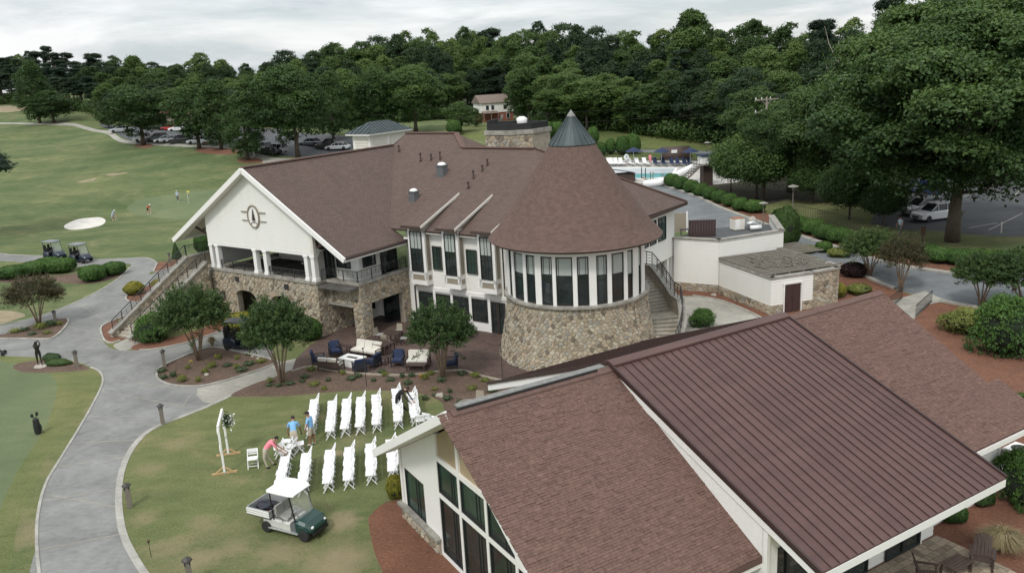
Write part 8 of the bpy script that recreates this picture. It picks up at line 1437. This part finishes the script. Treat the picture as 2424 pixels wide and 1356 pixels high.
# ================= pool furniture =================
zP = gp(1500, 390).z
for fx, fy, lb in ((1500, 388, 'closed navy pool umbrella, leftmost of three'), (1566, 390, 'navy pool umbrella, middle of three'), (1634, 390, 'navy pool umbrella, rightmost of three')): t = thing('pool_umbrella', lb.replace('closed ', ''), 'umbrella', tuple(gp(fx, fy))); q = M(); q.tube([(0, 0, 0), (0, 0, 2.5)], .04, 6); q.build('pole', MT['white_plastic'], t); q = M(); q.lathe([(1.35, 1.95), (.7, 2.3), (.03, 2.6)], n=8); q.build('canopy', MT['navy'], t)
lw = {}
for c_, nm in (('white_plastic', 'white'), ('navy', 'navy')):
    t = thing('pool_lounger', 'x', 'lounger'); q = M(); q.b2(-.3, .3, -.2, 1.2, .28, .34); q.build('bed', MT[c_], t); q = M(); q.hull8([(-.3, -.2, .3), (.3, -.2, .3), (.3, -.25, .34), (-.3, -.25, .34), (-.3, -.62, 1.0), (.3, -.62, 1.0), (.3, -.68, 1.0), (-.3, -.68, 1.0)]); q.build('backrest', MT[c_], t)
    for sx in (-1, 1):
        for y in (-.1, 1.1): B('leg', MT['alu'], t, (sx * .28 - .02, sx * .28 + .02, y - .02, y + .02, 0, .3))
    lw[nm] = t
for i, (fx, c_) in enumerate(((1444, 'white'), (1449, 'white'), (1460, 'white'), (1472, 'white'), (1492, 'white'), (1510, 'white'), (1528, 'white'), (1553, 'navy'), (1572, 'navy'), (1592, 'navy'), (1606, 'navy'), (1622, 'navy'), (1634, 'navy'))): place(lw[c_], used, tuple(gp(fx, 391)), radians(195), 1.1, f'{c_} pool lounger in the row on the far pool deck' + (' at the left end' if i == 0 else ' at the right end' if i == 12 else ''), f'{c_} loungers at the pool')
SL_ = thing('water_slide', 'white curved water slide ending in the pool', 'water slide'); A_, Bm, Cm = gp(1652, 430), gp(1604, 437), gp(1560, 441); q = M(); pth = [(A_.x, A_.y, A_.z + 2.3), ((A_.x + Bm.x) / 2, (A_.y + Bm.y) / 2, A_.z + 1.8), (Bm.x, Bm.y, A_.z + 1.3), ((Cm.x + Bm.x) / 2, (Cm.y + Bm.y) / 2, A_.z + .85), (Cm.x, Cm.y, A_.z + .5), (Cm.x - 2.0, Cm.y + .6, A_.z + .3)]; q.tube(pth, .55, 10); q.build('chute', MT['white_plastic'], SL_, smooth=True)
TWp = gp(1672, 438); t = thing('slide_tower', 'dark timber slide tower with stairs and a life ring', 'tower', tuple(TWp), .3); B('platform', MT['capstone'], t, (-1.6, 1.6, -1.2, 1.2, 2.8, 3.0)); B('support', MT['dark_wood'], t, (-.7, .7, -.5, .5, 0, 2.8)); B('canopy_panel', MT['white_plastic'], t, (-1.0, .8, -.6, .6, 3.0, 3.9)); B('canopy_roof', MT['navy'], t, (-1.2, 1.0, -.8, .8, 4.0, 4.15))
for i in range(10): q = M(); q.box((-2.0 - i * .32, -.8, 2.7 - i * .28), (.34, .9, .05)); q.build('stair_tread', MT['dark_wood'], t)
q = M(); q.bar((-1.6, -1.2, 3.9), (-5.0, -1.2, .9), .06); q.bar((-1.6, -1.2, 2.8), (-5.2, -1.2, 0), .12, .2); [q.bar((-1.8 - i * .4, -1.2, 2.7 - i * .35), (-1.8 - i * .4, -1.2, 3.65 - i * .35), .04) for i in range(8)]; q.build('stair_rail', MT['weathered_wood'], t)
def lifering(fx, fy, z, lb): p = gp(fx, fy); q = M(); q.tube([(.36 * cos(a), 0, .36 * sin(a)) for a in np.linspace(0, 2 * pi, 17)], .1, 8, cap=False); o = q.build('life_ring', MT['white_plastic']); o.location = (p.x, p.y, p.z + z); o.rotation_euler = (0, 0, .4); put(o, None, lb, 'life ring')
lifering(1676, 436, 1.5, 'white life ring hanging on the slide tower'); lifering(1483, 392, 1.3, 'white life ring on a stand by the left loungers')
for i, (fx, fy) in enumerate(((1540, 436), (1546, 436), (1567, 440), (1572, 441), (1519, 424), (1528, 425))): q = M(); q.bar((0, 0, 0), (0, 0, 1.7), .12, .12); o = q.build('fence_post', MT['weathered_wood'] if i < 4 else MT['iron']); o.location = gp(fx, fy); put(o, None, 'grey timber fence post in front of the pool' if i < 4 else 'thin dark fence post at the pool edge', 'post', 'fence posts by the pool')
t = thing('pool_shed', 'small shed with dark metal roof at the near left corner of the pool', 'shed', tuple(gp(1482, 432)), .2); B('wall', MT['dark_wood'], t, (-1.5, 1.4, 0, 2, 0, 1.2)); q = M(); q.mesh([(-1.8, -.3, 1.9), (1.7, -.3, 1.2), (1.7, 2.3, 1.2), (-1.8, 2.3, 1.9)], [(0, 1, 2, 3)]); q.build('roof', MT['metal_green'], t)
ph = gp(1600, 372); t = thing('pump_shed', 'low brown arched shed behind the navy loungers', 'shed', tuple(ph), 0); q = M(); q.tube([(-2.2, 0, .3), (2.2, 0, .3)], 1.4, 12); q.build('shell', MT['dark_wood'], t, smooth=True); B('sign_panel', MT['white_plastic'], t, (-1.0, -.1, -1.42, -1.38, .8, 1.3))
# fence line behind the pool and along the drive
for nm, pts, lb in (('pool_fence', [(1420, 376), (1480, 372), (1560, 371), (1640, 373), (1700, 380)], 'thin dark metal fence behind the pool deck'), ('drive_fence', [(1880, 512), (1940, 525), (2000, 540), (2045, 552)], 'thin dark metal fence behind the lower hedge')):
    t = thing(nm, lb, 'fence'); P_ = [gp(*p) for p in pts]
    for a, b in zip(P_[:-1], P_[1:]):
        q = M(); q.bar(a + Vector((0, 0, 1.2)), b + Vector((0, 0, 1.2)), .04); q.bar(a + Vector((0, 0, .2)), b + Vector((0, 0, .2)), .03); n_ = int((b - a).length / .35); [q.bar(a.lerp(b, i / n_), a.lerp(b, i / n_) + Vector((0, 0, 1.2)), .02) for i in range(n_)]; q.build('fence_panel', MT['iron'], t)
# parking bay lines
for a, b in (((2340, 545), (2420, 505)), ((2370, 552), (2372, 525)), ((2395, 470), (2424, 440)), ((2290, 540), (2360, 528)), ((2250, 470), (2300, 462)), ((2340, 470), (2400, 462))): kerb('bay_line', [a, b], .10, .012, 'kerb', smooth=False, z=.004)
t = thing('sign_post', 'small brown sign post at the foot of the big tree', 'sign', tuple(gp(2183, 570))); B('post', MT['sign_brown'], t, (-.05, .05, -.05, .05, 0, 1.2)); B('board', MT['sign_brown'], t, (-.22, .22, -.07, -.05, .5, 1.3))
t = thing('tee_sign', 'dark notice board on two legs beside the thick trunked tree', 'sign', tuple(gp(492, 352))); B('board', MT['sign_brown'], t, (-1.0, 1.0, -.05, .05, .9, 1.3)); B('leg', MT['sign_brown'], t, (-.9, -.8, -.04, .04, 0, .9)); B('leg', MT['sign_brown'], t, (.8, .9, -.04, .04, 0, .9))
t = thing('wall_lantern', 'black iron lantern on the stone wall left of the arches', 'wall lamp', tuple(cw(-10.1, -.25, 1.7)), TH1); B('cage', MT['iron'], t, (-.12, .12, -.12, .12, 0, .05), (-.12, .12, -.12, .12, .4, .45), (-.12, -.09, -.12, -.09, .05, .4), (.09, .12, -.12, -.09, .05, .4), (-.12, -.09, .09, .12, .05, .4), (.09, .12, .09, .12, .05, .4)); B('lamp_glass', MT['blind'], t, (-.08, .08, -.08, .08, .05, .4)); B('bracket', MT['iron'], t, (-.03, .03, .1, .3, .42, .48))
t = thing('porch_table', 'dining table with pale cloth inside the open gable porch', 'table', tuple(cw(-7.8, 2.6, 3.62)), TH1); B('table_top', MT['fabric_white'], t, (-.8, .8, -.45, .45, .7, .76)); B('leg', MT['iron'], t, (-.05, .05, -.05, .05, 0, .7))
dup(t, tuple(cw(-3.0, 2.6, 3.62)), TH1, 'dining table inside the right opening of the gable porch')
